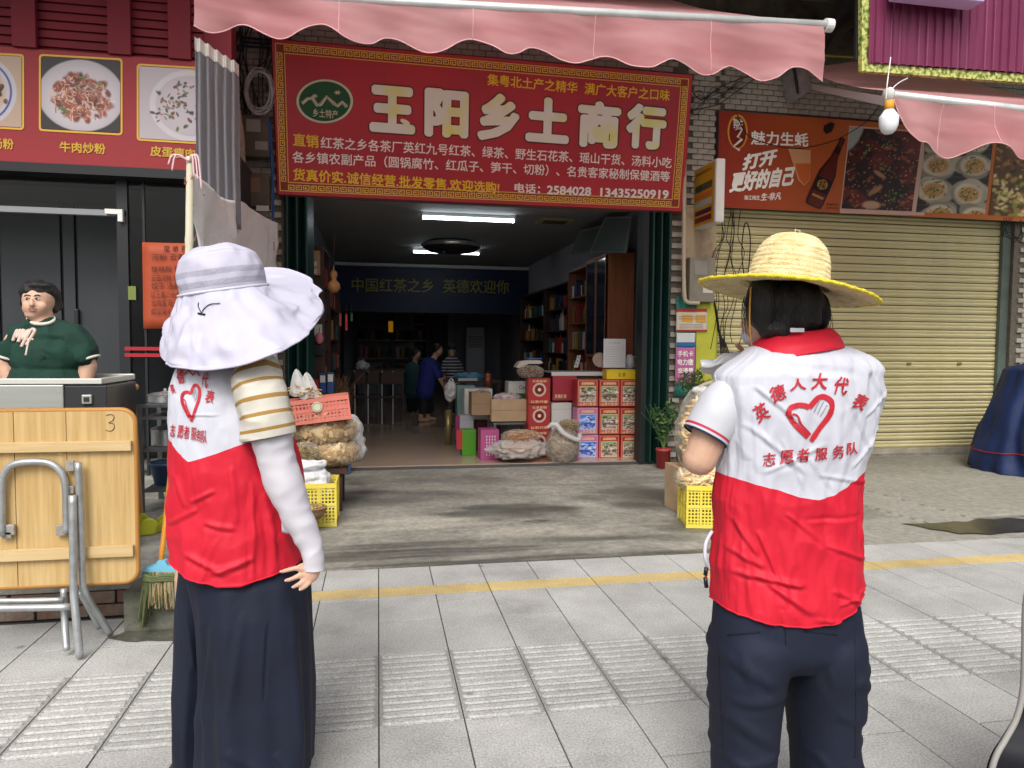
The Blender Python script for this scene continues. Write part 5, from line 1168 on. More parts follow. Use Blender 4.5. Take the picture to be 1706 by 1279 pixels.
# ================================================================== CRATES AND BAGS
M_ycr = mat('yellow_crate_plastic', (.72, .58, .05), .45, col2=(.66, .56, .12), vs=4); M_rcr = mat('faded_red_crate', (.56, .17, .13), .5, var=.1, vs=5)
def crate(name, label, x0, x1, y0, y1, z0, z1, m, rot=0, cell=.026, tilt=0, grp=None):
    cx_, cy_ = (x0 + x1) / 2, (y0 + y1) / 2; t = thing(name, label, 'crate', (cx_, cy_, z0), rot, grp); t.rotation_euler.y = tilt
    hx, hy, H = (x1 - x0) / 2, (y1 - y0) / 2, z1 - z0; th = .008
    def side(L, nrm):
        m_ = MB(); rows = [(0, .03), (H - .035, H)] ; mid = H * .5
        m_.box(-L, L, 0, th * 1.8, H - .035, H).box(-L, L, 0, th, 0, .03).box(-L, L, 0, th * 1.3, mid - .008, mid + .008)
        n = max(2, round(2 * L / .12))
        for i in range(n + 1): x = -L + i * 2 * L / n; x = min(max(x, -L + .006), L - .006); m_.box(x - .006, x + .006, th * .2, th * 1.55, .03, H - .035)
        nb_ = int(2 * L / cell)
        for i in range(nb_): x = -L + (i + .5) * 2 * L / nb_; m_.box(x - cell * .2, x + cell * .2, th * .3, th * .9, .03, H - .035)
        nr = int((H - .065) / cell)
        for i in range(nr): z = .03 + (i + .5) * (H - .065) / nr; m_.box(-L, L, th * .25, th * .85, z - cell * .2, z + cell * .2)
        return m_
    for L, ang, off in ((hx, math.pi, (0, -hy + .016)), (hx, 0, (0, hy - .016)), (hy - .018, math.pi / 2, (-hx + .016, 0)), (hy - .018, -math.pi / 2, (hx - .016, 0))):
        s = side(L, ang); mm = Matrix.Translation((cx_ + off[0], cy_ + off[1], z0)) @ Matrix.Rotation(ang, 4, 'Z')
        s.v = [tuple(mm @ Vector(v)) for v in s.v]; s.build('side_wall', m, t)
    MB().box(x0 + .01, x1 - .01, y0 + .01, y1 - .01, z0, z0 + .008).build('base', m, t); return t
M_film = mat_film('clear_plastic_film', 'd8d4c8', .05, .12); M_film2 = mat_film('milky_plastic_film', 'd9dad8', .55, .25)
def bag(name, label, c, r, content_mat, strands, film, seed=0, kind='stick', L=(.06, .12), w_=.008, tie=None, open_=False, base=None, squash=1):
    """clear bag: packed contents, and the film over them"""
    c = Vector(c); r = Vector(r); rn = random.Random(seed); t = thing(name, label, 'bag', (c.x, c.y, c.z - r.z))
    core = fuse([('e', c, r * .86)], .02, 1); mesh_obj('packed_core', core, content_mat[0], t, disp=lambda p: crumple(p, 12, .035, seed)); 
    mb = MB()
    for i in range(strands):
        a, b = rn.uniform(-math.pi, 0.15) , math.asin(rn.uniform(-.95, .95)); d = V(math.cos(a) * math.cos(b), math.sin(a) * math.cos(b), math.sin(b))
        sq = lambda v: V(v.x * r.x, v.y * r.y, v.z * r.z)
        p = c + sq(d) * rn.uniform(.86, .97); tn = d.cross(V(rn.gauss(0, .35), rn.gauss(0, .35), 1)).normalized(); tn = (tn + V(0, 0, rn.gauss(0, .3))).normalized(); Ln = rn.uniform(*L) / 2
        mi = rn.randrange(len(content_mat)); sag = rn.uniform(-.01, .012)
        if kind == 'stick': mb.tube([p - tn * Ln - d * .01, p - tn * Ln * .4 + V(0, 0, sag) + d * .004, p + tn * Ln * .4 + V(0, 0, sag * .5) + d * .005, p + tn * Ln - d * .01], [w_ * .7, w_, w_ * .95, w_ * .6], 6, mi)
        else:
            nrm = d; bt_ = tn.cross(nrm).normalized(); q = rn.uniform(.5, 1.2) * w_ * 3; tw = rn.uniform(-.6, .6)
            k0 = [p - tn * Ln - bt_ * q, p - tn * Ln + bt_ * q + d * tw * q, p + bt_ * q + d * (.008 + tw * q), p - bt_ * q + d * .006, p + tn * Ln + bt_ * q * .7, p + tn * Ln - bt_ * q * .8]
            mb.add(k0, [(0, 1, 2, 3), (3, 2, 4, 5)], mi)
    mb.build('dried_contents', content_mat, t, kind == 'stick', label=None)['kind'] = 'stuff'
    def f(u, v):
        a = u * 2 * math.pi; b = (v - .5) * math.pi; k = 1.04 + .07 * noise.noise(V(math.cos(a) * 3, math.sin(a) * 3, v * 7 + seed)) + .05 * abs(noise.noise(V(math.cos(a) * 8, math.sin(a) * 8, v * 14 + seed))) + .03 * abs(math.sin(a * 11 + v * 6 + seed)) * v
        x, y, z = math.cos(a) * math.cos(b) ** .7, math.sin(a) * math.cos(b) ** .7, math.sin(b)
        if tie and v > .8: q = (v - .8) / .2; x *= 1 - .0 * q; z += q * tie
        if 'milky_bag' in film.name: k += -.15 + .5 * abs(noise.noise(V(math.cos(a) * 2.2, math.sin(a) * 2.2, v * 4 + a * .5))) + .25 * abs(noise.noise(V(math.cos(a) * 6, v * 9, math.sin(a) * 6)))
        return c + V(x * r.x * k, y * r.y * k, max(-r.z * .995, z * r.z * k))
    MB().grid(f, 64, 40, wrap=True).build('plastic_bag', film, t, True); return t
M_tofu = [mat('tofu_skin_tan', (.50, .33, .15), .55, var=.2, vs=14), mat('tofu_skin_pale', (.66, .50, .28), .55), mat('tofu_skin_dark', (.36, .21, .08), .6)]
M_stk = [mat('tofu_stick_gold', (.60, .42, .20), .5, var=.15, vs=16), mat('tofu_stick_pale', (.72, .56, .32), .5), mat('tofu_stick_deep', (.44, .26, .09), .5)]
# left pile
cy0 = 5.58; xr_ = P(561, 850, cy0).x; zt_ = P(540, 806, cy0).z
crate('plastic_crate', 'yellow plastic crate at the bottom of the left heap of bags', xr_ - .52, xr_, cy0, cy0 + .38, .0, zt_, M_ycr)
wb = MB()
pw_ = V(xr_ - .27, cy0 + .19, zt_); wsk = thing('white_sack', 'white woven sack bulging out of the yellow crate', 'sack', pw_ - V(0, 0, .2))
me = fuse([('e', pw_ + V(0, 0, -.05), (.22, .165, .2))], .02, 2); mesh_obj('body', me, mat('white_sack_cloth', (.62, .64, .66), .6, var=.08, vs=20, bump=.5, bs=18), wsk, disp=lambda p: crumple(p, 12, .03) + .006 * math.sin(p.z * 160 + math.sin(p.x * 30)))
MB().tube([pw_ + V(.17 * math.cos(a), .13 * math.sin(a), .125 + .008 * math.sin(a * 5)) for a in [i * .3 for i in range(21)]], .018, 8, closed=True).build('rolled_rim', MATS['white_sack_cloth'], wsk, True)
bkt = thing('blue_bucket', 'light blue bucket under the bag of tofu skin', 'bucket', G(573, 791)); q = G(573, 791); MB().lathe([(.001, 0), (.085, 0), (.10, .2), (.104, .2), (.104, .21), (.095, .21), (.08, .01), (.001, .01)], 24, (q.x - .02, q.y + .1, .001)).build('body', mat('light_blue_plastic', (.16, .32, .62), .4), bkt, True)
tb_s = MB(); 
stp = thing('low_bench', 'low wooden bench under the heap of tofu skin bags', 'bench', (-.6, 6.3, 0)); MB().box(-1.0, -.26, 6.08, 6.6, .32, .36).build('top', M_dkwood, stp)
for x in (-.95, -.32): 
    for y in (6.13, 6.54): MB().box(x - .02, x + .02, y - .02, y + .02, 0, .32).build('leg', M_dkwood, stp)
Yh = 6.25
def at(x, y, Y): return P(x, y, Y)
bag('tofu_skin_bag', 'clear bag of folded tan tofu skins, upper one of the left heap', at(535, 716, Yh), (.30, .22, .115), M_tofu, 420, M_film, 3, 'sheet', (.10, .2), .010)
bag('tofu_skin_bag', 'clear bag of folded tofu skins, lower one of the left heap', at(545, 752, Yh), (.27, .2, .12), M_tofu, 300, M_film, 4, 'sheet', (.08, .16), .009)
bag('dried_moss_bag', 'small bag of brown dried moss hanging over the white sack', at(508, 755, 5.95), (.11, .09, .085), [mat('dried_moss', (.20, .13, .04), .9, var=.35, vs=30), mat('dried_moss_pale', (.34, .24, .09), .9)], 260, M_film, 5, 'stick', (.02, .04), .004)
wbg = thing('white_plastic_bag', 'white plastic bag bulging right of the tofu skins', 'bag', at(595, 765, 6.5)); me = fuse([('e', at(586, 722, 6.55), (.10, .12, .17)), ('e', at(594, 745, 6.55), (.09, .11, .13))], .02, 3)
mesh_obj('film', me, mat_film('white_bag_film', 'c9cbcb', .8, .3), wbg, disp=lambda p: ridge(p, 9, .05, 2)); MB().tube(crom([at(574, 700, 6.5), at(570, 690, 6.5), at(576, 684, 6.5), at(583, 692, 6.5)], 5), .012, 6).build('handle', M_film2, wbg, True)
rc_ = at(530, 678, 6.15)
crate('plastic_basket', 'tilted pinkish red plastic basket on top of the tofu skin bags', rc_.x - .27, rc_.x + .27, 5.98, 6.32, rc_.z - .115, rc_.z + .085, M_rcr, .05, .03, -.11)
q = at(528, 678, 5.97); cs = thing('round_sticker', 'round white sticker on the front of the red basket', 'sticker', q); MB().cyl(q + V(0, .004, 0), q + V(0, .008, 0), .042, n=24).build('disc', mat('sticker_white', 'bfc0a8', .6), cs); MB().tube([q + V(.033 * math.cos(a), .003, .033 * math.sin(a)) for a in [i * .3 for i in range(21)]], .002, 4, closed=True).build('printed_ring', mat('sticker_green', '55705a', .6), cs)
for i, (x, y, lab) in enumerate(((500, 640, 'clear peaked bag of dried strips in the red basket, left'), (517, 645, 'clear peaked bag of dried strips in the red basket, right'))):
    c = at(x, y, 6.15); t = thing('snack_bag', lab, 'bag', c)
    def f(u, v, c=c, i=i): a = u * 6.283; w_ = (1 - v) ** .6; return c + V(.09 * w_ * math.cos(a) - .03 * v, .07 * w_ * math.sin(a), -.09 + .21 * v + .01 * math.sin(a * 4 + i))
    MB().grid(f, 28, 16, wrap=True).build('plastic_bag', M_film2, t, True); mm = MB(); rn = random.Random(i)
    for k in range(70): p = c + V(rn.gauss(0, .035), rn.gauss(-.01, .03), rn.uniform(-.09, .01)); mm.tube([p, p + V(rn.gauss(0, .03), rn.gauss(0, .02), rn.gauss(0, .01))], .005, 5, rn.randrange(3))
    mm.build('dried_contents', M_tofu, t)
nb_ = at(535, 852, 5.45); t = thing('wicker_bowl', 'small wicker bowl of dried mushrooms by the yellow crate', 'bowl', nb_ - V(.05, 0, .04)); c = nb_ - V(.06, 0, .0)
MB().lathe([(.001, -.05), (.06, -.048), (.095, 0), (.10, .03), (.105, .032), (.102, .04), (.092, .034), (.08, 0), (.001, -.03)], 28, tuple(c)).build('bowl', mat('wicker', (.26, .16, .08), .7, bump=.8, bs=60), t, True)
mm = MB(); rn = random.Random(3)
for k in range(80): p = c + V(rn.uniform(-.07, .07), rn.uniform(-.06, .06), .02 + rn.uniform(0, .02)); mm.ell(p, (.012, .01, .008), 4, rn.randrange(2))
mm.build('dried_mushrooms', [mat('mushroom_gold', (.45, .32, .12), .7), mat('mushroom_brown', (.25, .15, .05), .7)], t, True)
t = tag(MB().rbox(c.x - .12, c.x + .02, c.y - .06, c.y + .1, 0, c.z - .052, .006).build('wooden_box', M_dkwood), 'small dark wooden box under the wicker bowl', 'box')
# right pile
cr0 = 5.05; xl_, xr2 = P(1144, 850, cr0).x, P(1144, 850, cr0).x + .55; zt_ = P(1160, 812, cr0).z
crate('plastic_crate', 'yellow plastic crate under the bag of tofu sticks on the right', xl_ + .06, xr2 + .06, cr0, cr0 + .36, .0, zt_, M_ycr, -.22)
bag('tofu_stick_bag', 'large clear bag of golden tofu sticks behind the straw hatted woman', at(1192, 722, 5.6), (.33, .22, .37), M_stk, 640, M_film, 7, 'stick', (.09, .17), .016, tie=.1)
bag('tofu_stick_bag', 'low clear bag of pale tofu sticks lying on the right yellow crate', at(1180, 798, 5.28), (.26, .2, .10), M_stk[1:2] + M_stk[:1], 260, M_film, 8, 'stick', (.10, .2), .012)
kn = thing('knotted_bag_neck', 'white knotted plastic bag lying on the large bag of tofu sticks', 'bag', at(1172, 655, 5.6)); me = fuse([('e', at(1172, 653, 5.6), (.06, .05, .05)), ('e', at(1160, 650, 5.58), (.04, .03, .03))], .012, 2); mesh_obj('film', me, MATS['white_bag_film'], kn, disp=lambda p: ridge(p, 25, .03)); MB().tube([at(1166, 664, 5.6), at(1170, 672, 5.6)], [.02, .035], 8).build('neck', M_film2, kn)
bx = tag(MB().rbox(at(1123, 790, 5.7).x, at(1123, 790, 5.7).x + .3, 5.62, 5.9, 0, at(1130, 776, 5.7).z, .004).build('cardboard_box', mat('cardboard', (.42, .30, .18), .8, var=.15, vs=5)), 'brown cardboard box behind the right yellow crate', 'box')
# plants
def foliage(mb, c, r, n, L, seed, mi=0):
    rn = random.Random(seed)
    for i in range(n):
        d = V(rn.gauss(0, 1), rn.gauss(0, 1), rn.gauss(0, 1)).normalized(); p = c + V(d.x * r[0], d.y * r[1], d.z * r[2]) * rn.random() ** .4
        t = V(rn.gauss(0, 1), rn.gauss(0, 1), rn.gauss(.3, .6)).normalized(); s = t.cross(V(rn.gauss(0, 1), rn.gauss(0, 1), rn.gauss(0, 1))).normalized() * L * .22; l = L * rn.uniform(.7, 1.2)
        mb.add([p, p + t * l * .5 + s, p + t * l, p + t * l * .5 - s], [(0, 1, 2, 3)], rn.choice((0, 0, 1)))
M_lf = [mat('leaf_green', (.035, .085, .03), .5), mat('leaf_light', (.09, .17, .05), .5)]; M_stem = mat('plant_stem', (.10, .08, .04), .8)
YPt = 7.75; q = G(1105, 777)
pt1 = thing('potted_plant', 'leafy plant in a red pot by the right green door', 'plant', (q.x, YPt, 0)); q.y = YPt; xq = P(1105, 760, YPt).x
MB().lathe([(.001, 0), (.075, 0), (.082, .2), (.088, .2), (.088, .23), (.075, .23), (.07, .02), (.001, .02)], 24, (xq, YPt, 0.0)).build('pot', mat('red_plastic_pot', (.38, .05, .05), .5), pt1, True)
f_ = MB(); st_ = MB()
for i in range(6):
    a = random.uniform(0, 6.28); tip = P(1110 + random.uniform(-14, 18), 668 + random.uniform(-5, 30), YPt - .05); st_.tube(crom([V(xq, YPt, .2), V(xq + .03 * math.cos(a), YPt, .45), tip], 5), .005, 5); foliage(f_, tip - V(0, 0, .1), (.07, .07, .17), 55, .07, i)
st_.build('stem', M_stem, pt1); f_.build('foliage', M_lf, pt1)
for i in range(14): 
    a = random.uniform(-.9, .9); st2 = None
gs = MB(); rn = random.Random(5)
for i in range(18): b = V(xq - .02, YPt - .05, .22); gs.tube(crom([b, b + V(rn.gauss(-.05, .05), 0, .25), b + V(rn.gauss(-.14, .08), 0, .42 + rn.uniform(0, .12))], 5), .002, 4)
gs.build('grass_blades', M_lf[1], pt1)
pt2 = thing('small_shrub', 'dark green small leaved shrub below the pink poster on the pillar', 'plant', P(1150, 700, 7.6)); f_ = MB(); c = P(1150, 638, 7.55)
foliage(f_, c, (.17, .13, .13), 420, .045, 31); foliage(f_, c + V(.1, 0, .09), (.06, .06, .06), 60, .045, 32); f_.build('foliage', M_lf, pt2)
st_ = MB(); 
for i in range(7): st_.tube(crom([V(c.x, 7.6, .25), c + V(0, 0, -.15), c + V(rn.gauss(0, .1), rn.gauss(0, .06), rn.uniform(0, .14))], 5), .005, 5)
st_.build('stem', M_stem, pt2); MB().lathe([(.001, 0), (.10, 0), (.13, .25), (.14, .25), (.14, .28), (.12, .28), (.1, .02), (.001, .02)], 20, (c.x, 7.6, 0)).build('pot', mat('clay_pot', (.2, .09, .05), .8), pt2, True)
# blue tarp over a parked scooter
YTp = 6.9
tp = thing('tarp_cover', 'dark blue tarpaulin draped over a parked vehicle at the right edge', 'tarp', (6.9, YTp, 0))
ol = [(1621, 778, 0), (1628, 740, .12), (1634, 700, .3), (1640, 650, .5), (1655, 628, .8), (1680, 610, 1.1), (1706, 600, 1.3)]
def tarp(u, v):
    a = -math.pi * 1.0 + u * math.pi * 2; zz = v
    topz = 1.30 + .1 * math.cos(a); wx = lerp(1.0, .62, smooth(v)) if v < .8 else lerp(.64, .0, ((v - .8) / .2) ** 1.3); 
    z = lerp(.02, 1.18, min(1, v / .8)) if v < .8 else 1.18 + .17 * smooth((v - .8) / .2)
    fold = (1 + .05 * (abs(math.sin(a * 7 + 1.2 * math.sin(v * 4))) - .5) * (1 - v) ** .4 + .02 * math.sin(a * 23 + v * 3) * (1 - v) + .04 * noise.noise(V(math.cos(a) * 3, math.sin(a) * 3, v * 5)))
    x = 7.80 + wx * 1.0 * math.cos(a) * fold; y = YTp + wx * .8 * math.sin(a) * fold
    return (x, y, z + .03 * noise.noise(V(x * 3, y * 3, z * 3)))
MB().grid(tarp, 150, 60, wrap=True).build('sheet', mat('blue_tarpaulin', (.008, .022, .085), .55, var=.25, vs=3, bump=.3, bs=20), tp, True)
rp = MB().tube([Vector(tarp(i / 150, .16)) + (Vector(tarp(i / 150, .16)) - V(7.80, YTp, .2)).normalized() * .012 for i in range(150)], .006, 5, closed=True).build('red_rope', mat('red_rope', (.35, .02, .03), .6), tp, True)
# parked scooter in the near right corner
YSc = 1.62
sc = thing('electric_scooter', 'black scooter with a pale grey edged leg shield cut by the right edge', 'scooter', (2.2, YSc, 0))
M_blk = mat('gloss_black_plastic', (.010, .010, .014), .3); M_rim = mat('grey_rubber_edge', (.30, .29, .27), .5)
edge = [(1712, 985), (1708, 1020), (1707, 1080), (1704, 1150), (1694, 1195), (1676, 1230), (1661, 1256), (1652, 1285), (1645, 1340)]
ep = crom([P(x, y, YSc) for x, y in edge], 6)
MB().tube(ep, .008, 8).build('edge_trim', M_rim, sc, True)
def shield(u, v): i = min(int(v * (len(ep) - 1)), len(ep) - 2); p = ep[i].lerp(ep[i + 1], v * (len(ep) - 1) - i); return p + V(u * .34, .10 * math.sin(u * math.pi) * -1 + .02 * v, 0)
MB().grid(shield, 20, 48).build('leg_shield', M_blk, sc, True, solid=.006)
x0 = ep[0].x + .16
MB().rbox(x0 + .2, x0 + 1.0, YSc - .15, YSc + .15, .22, .30, .03).build('footboard', M_blk, sc); me = fuse([('e', (x0 + .85, YSc, .62), (.36, .15, .12)), ('e', (x0 + 1.0, YSc, .50), (.32, .14, .18))], .02, 3); mesh_obj('body', me, M_blk, sc)
MB().rbox(x0 + .5, x0 + 1.2, YSc - .13, YSc + .13, .72, .79, .03).build('seat', mat('black_vinyl', (.02, .02, .02), .6), sc)
for xx in (x0 + .25, x0 + 1.3):
    w_ = thing('x', None, None); bpy.data.objects.remove(w_)
    tyre = MB().tube([V(xx + .19 * math.cos(a), YSc, .235 + .19 * math.sin(a)) for a in [i * .2618 for i in range(24)]], .042, 10, closed=True).build('wheel', mat('tyre_rubber', (.02, .02, .02), .8), sc, True)
    MB().cyl((xx, YSc - .03, .235), (xx, YSc + .03, .235), .12, n=24).build('rim', M_steel, tyre)
MB().cyl((x0 + .3, YSc, .4), (x0 + .35, YSc, 1.0), .03).build('steering_post', M_blk, sc); MB().tube([(x0 + .4, YSc - .2, 1.02), (x0 + .35, YSc - .1, 1.0), (x0 + .35, YSc + .1, 1.0), (x0 + .4, YSc + .2, 1.02)], .014, 8).build('handlebar', M_steel, sc)

# ================================================================== GOODS IN THE DOORWAY
FZ = .0305
def carton(name, label, px0, py0, px1, py1, Y, m, depth=.2, grp=None, rz=0, cat='box', lid=True, zb=None):
    a, b = P(px0, py0, Y), P(px1, py1, Y); z0 = b.z if zb is None else zb; t = thing(name, label, cat, ((a.x + b.x) / 2, Y + depth / 2, z0), rz, grp)
    t.rotation_euler.z = 0; MB().rbox(a.x, b.x, Y, Y + depth, z0 + .0005, a.z, .004).build('carton', m, t)
    if lid: zz = a.z - (a.z - z0) * .12; MB().box(a.x - .0015, b.x + .0015, Y - .0015, Y + depth + .0015, zz, zz + .002).build('lid_seam', M_mortar, t)
    t.rotation_euler.z = rz; return t, a, b
def tea_canvas(bg, blue, fr, seed):
    c = Canvas(44, 58, bg); c.rect(2, 2, 42, 3, fr); c.rect(2, 55, 42, 56, fr); c.rect(2, 2, 3, 56, fr); c.rect(41, 2, 42, 56, fr)
    c.rect(5, 14, 39, 48, 'd8cdb8' if not blue else 'c8cfe8'); rn = random.Random(seed)
    c.rect(6, 15, 38, 47, 'b8a79a' if not blue else '9fb4e6'); c.rect(6, 15, 38, 24, '8aa070' if not blue else '4a78d0'); c.rect(6, 32, 38, 38, '7a5a52' if not blue else '3a5cb8')
    for i in range(50): c.ell(rn.uniform(7, 37), rn.uniform(18, 40), rn.uniform(1, 4), rn.uniform(.8, 1.8), rn.choice(['4a3a38', 'e0d8cc', '6a8a4a', '8c3a34', '3c4a3c', 'c8b8a8'] if not blue else ['2a3c8a', 'd0dcf8', '4a8ad0', '3a4a9a', 'a8c0f0', '28306c']), 0, .5)
    for i in range(8): c.ell(rn.uniform(9, 36), rn.uniform(39, 45), 2.2, 1.0, '4a3c3a' if not blue else '2c3c8c', 0, .5)
    for i in range(5): c.ell(10 + i * 6, 8.5, 2.2, 2.4, fr, 0, .8); c.ell(10 + i * 6, 51.5, 2.2, 2, fr, 0, .8) if False else None
    return c
M_txt = mat('carton_gold_text', 'e8c89a', .5); M_txr = mat('carton_red', (.40, .03, .03), .45, var=.06, vs=4); M_txp = mat('carton_pink', (.58, .22, .42), .45)
cols = [(961.5, 996), (998, 1032), (1034, 1068)]; rows = [(632, 677), (679, 723), (724.5, 768.5)]; nmr = ('top', 'middle', 'bottom'); nmc = ('left', 'middle', 'right')
YX = 8.38
for j, (y0, y1) in enumerate(rows):
    for i, (x0, x1) in enumerate(cols):
        blue = i == 0 and j > 0
        lab = ('pink and blue' if blue else 'red') + ' tea box, %s row, %s column of the nine by the green door' % (nmr[j], nmc[i])
        jx = random.uniform(-.4, .4)
        t, a, b = carton('tea_box', lab, x0 + jx, y0, x1 + jx, y1, YX, M_txp if blue else M_txr, .2, 'tea boxes stacked by the right door', random.uniform(-.025, .025))
        tea_canvas('a8242a' if not blue else 'b46aa0', blue, 'd9a070', i * 3 + j).mesh('front_print', V(a.x + .004, YX - .003, a.z - .004), V(b.x - .004, YX - .003, a.z - .004), V(b.x - .004, YX - .003, b.z + .004), V(a.x + .004, YX - .003, b.z + .004), t, mat_print('carton_print', .5))
        f_ = MB(); h = a.z - b.z; put_text(f_, '红茶直销', V(a.x + .06, YX - .005, a.z - h * .14), V(b.x - .06, YX - .005, a.z - h * .14), (0, 0, 1), .034, .02); put_text(f_, '以茶代客酒', V(a.x + .03, YX - .005, b.z + h * .10), V(b.x - .03, YX - .005, b.z + h * .10), (0, 0, 1), .038, .02); f_.build('lettering', M_txt, t)
for j, (y0, y1) in enumerate(((630, 673), (674, 716), (717, 760))):
    t, a, b = carton('round_emblem_box', 'red box with a white round emblem, %s of the narrow stack' % nmr[j], 880.5, y0, 916.5, y1, 8.55, M_txr, .2, 'red boxes with round emblems')
    cx_, cz_ = (a.x + b.x) / 2, (a.z + b.z) / 2 + .02; f_ = MB()
    for r_, o, mi in ((.085, .002, 0), (.062, .003, 1), (.05, .004, 2), (.022, .005, 3)): f_.add([V(cx_ + r_ * math.cos(k), 8.55 - o, cz_ + r_ * math.sin(k)) for k in [q * .2618 for q in range(24)]], [tuple(range(24))], mi)
    put_text(f_, '红茶直销', V(a.x + .05, 8.546, a.z - .035), V(b.x - .05, 8.546, a.z - .035), (0, 0, 1), .03, .02, 3); put_text(f_, '以茶代客', V(a.x + .03, 8.546, b.z + .03), V(b.x - .03, 8.546, b.z + .03), (0, 0, 1), .036, .02, 3)
    f_.build('emblem', [mat('emblem_white', 'c8b8b0', .5), M_txr, mat('emblem_dark', '5c1a18', .5), M_txt], t)
ct_ = thing('glass_counter', 'glass topped counter behind the tea boxes', 'counter', (2.6, 8.9, .03))
za = P(950, 619, 8.75).z; x0, x1 = P(918, 620, 8.75).x, 3.3
MB().rbox(x0, x1, 8.72, 9.25, za - .02, za, .004).build('top', mat('pale_counter_top', (.45, .46, .46), .2), ct_); MB().box(x0 + .02, x1 - .02, 8.76, 9.22, .03, za - .021).build('cabinet', M_dkwood, ct_); MB().box(x0 - .002, x1, 8.712, 8.719, za - .05, za - .001).build('edge_strip', MATS['white_rail'], ct_)
t, a, b = carton('flat_carton', 'large red carton with gold print standing before the counter', 921, 626, 960, 667, 8.66, mat('crimson_carton', (.36, .03, .05), .45), .05)
f_ = MB(); put_text(f_, '英德红茶', P(924, 660, 8.65), P(944, 660, 8.65), (0, 0, 1), .05, .02); f_.build('lettering', M_txt, t)
carton('green_white_carton', 'green and white carton under the large red carton', 919, 671, 952, 703, 8.6, mat('carton_white', 'c4c6c0', .6), .2, zb=FZ + .0)
a, b = P(919, 671, 8.6), P(930, 703, 8.6)
t, a, b = carton('yellow_box', 'flat yellow box lying on top of the tea boxes', 1011, 615.5, 1060, 631.5, 8.40, mat('carton_yellow', (.68, .50, .02), .45), .18)
f_ = MB(); put_text(f_, '红 茶', P(1030, 624, 8.395), P(1042, 624, 8.395), (0, 0, 1), .05, .01); f_.build('lettering', mat('carton_brown_text', '8a6210', .5), t)
# paper stand, jug, cards, scale on counter
q = P(1024, 612, 8.8); t = thing('price_stand', 'white printed sheet in a stand on the counter', 'stand', q)
a, b = P(1006, 564, 8.8), P(1042, 611, 8.8); MB().rbox(a.x, b.x, 8.8, 8.81, b.z, a.z, .003).build('sheet', mat('bright_paper', (.75, .77, .80), .6), t); f_ = MB()
for i in range(8): z = lerp(a.z, b.z, .3 + i * .085); f_.box(a.x + .02, b.x - .02, 8.7975, 8.7985, z, z + .003)
put_text(f_, '价格表', P(1015, 571, 8.796), P(1034, 571, 8.796), (0, 0, 1), .02, .0); f_.build('printed_lines', mat('pale_ink', (.4, .42, .45), .6), t); MB().box(a.x, b.x, 8.78, 8.84, b.z - .012, b.z - .001).build('base', M_fix, t)
t = thing('white_jug', 'white plastic jug beside the price stand', 'jug', P(1050, 612, 8.95)); c = P(1049, 602, 8.95); MB().lathe([(.001, -.09), (.055, -.09), (.06, 0), (.045, .07), (.03, .09), (.001, .09)], 20, tuple(c)).build('body', M_vcap, t, True); MB().tube(crom([c + V(.05, 0, .06), c + V(.10, 0, .05), c + V(.10, 0, -.04), c + V(.055, 0, -.06)], 5), .01, 8).build('handle', M_vcap, t, True)
t = thing('pink_plate', 'pink patterned plate leaning beside the price stand', 'plate', P(998, 613, 8.9)); MB().lathe([(.001, 0), (.06, .004), (.10, .015), (.10, .02), (.06, .01), (.001, .006)], 24, M=Matrix.Translation(P(999, 600, 8.9)) @ Matrix.Rotation(1.3, 4, 'X')).build('dish', mat('pink_plate', (.5, .25, .24), .4, col2=(.2, .3, .22), vs=18), t, True); MB().box(P(994, 613, 8.9).x, P(1004, 613, 8.9).x, 8.86, 8.95, P(999, 613, 8.9).z, P(999, 613, 8.9).z + .015).build('plate_stand', M_dkwood, t)
t = thing('price_card', 'small tilted grey price card on the counter', 'card', P(961, 613, 8.85)); MB().prism([P(956, 612, 8.85), P(963, 612, 8.85), P(968, 592, 8.85), P(962, 592, 8.85)], (0, .004, 0)).build('card', mat('grey_card', (.4, .42, .42), .6), t); f_ = MB(); 
for k in range(3): f_.cyl(P(960 + k * 2, 607 - k * 6, 8.845), P(960 + k * 2, 607 - k * 6, 8.848), .008, n=10)
f_.build('printed_dots', M_cable, t)
t = thing('handset', 'cream coloured desktop scale lying on the counter end', 'scale', P(880, 612, 8.9)); MB().prism([P(860, 612, 8.8), P(866, 603, 8.8), P(878, 600, 8.8), P(900, 600, 8.8), P(905, 604, 8.8), P(900, 606, 8.8), P(880, 606, 8.8), P(870, 613, 8.8)], (0, .2, 0)).build('cover', mat('cream_plastic', (.55, .52, .44), .4), t); a = P(878, 598, 8.8); MB().box(a.x, a.x + .2, 8.84, 8.97, a.z, a.z + .012).build('blue_tray', mat('steel_blue', (.06, .15, .3), .4), t)
bag('seed_bag', 'clear bag of brown dried seeds on top of the narrow red stack', P(884, 619, 8.6), (.16, .09, .075), [mat('seed_brown', (.20, .12, .07), .6, var=.3, vs=40), mat('seed_pale', (.40, .28, .2), .6)], 240, M_film, 9, 'stick', (.015, .03), .005)
bag('dried_herb_bag', 'white tied plastic bag of orange brown dried herbs on the doorstep, left', P(864, 748, 8.22), (.31, .17, .105), [mat('herb_orange', (.42, .20, .07), .6, var=.3, vs=30), mat('herb_red', (.30, .09, .04), .6), mat('herb_tan', (.50, .33, .18), .6)], 150, mat_film('milky_bag', 'd2d4d2', .38, .2), 10, 'stick', (.04, .08), .005)
bag('dried_herb_bag', 'orange brown dried herb heap on top of the white tied bag', P(868, 728, 8.25), (.23, .13, .085), [MATS['herb_orange'], MATS['herb_red'], MATS['herb_tan']], 420, M_film, 11, 'stick', (.03, .07), .004)
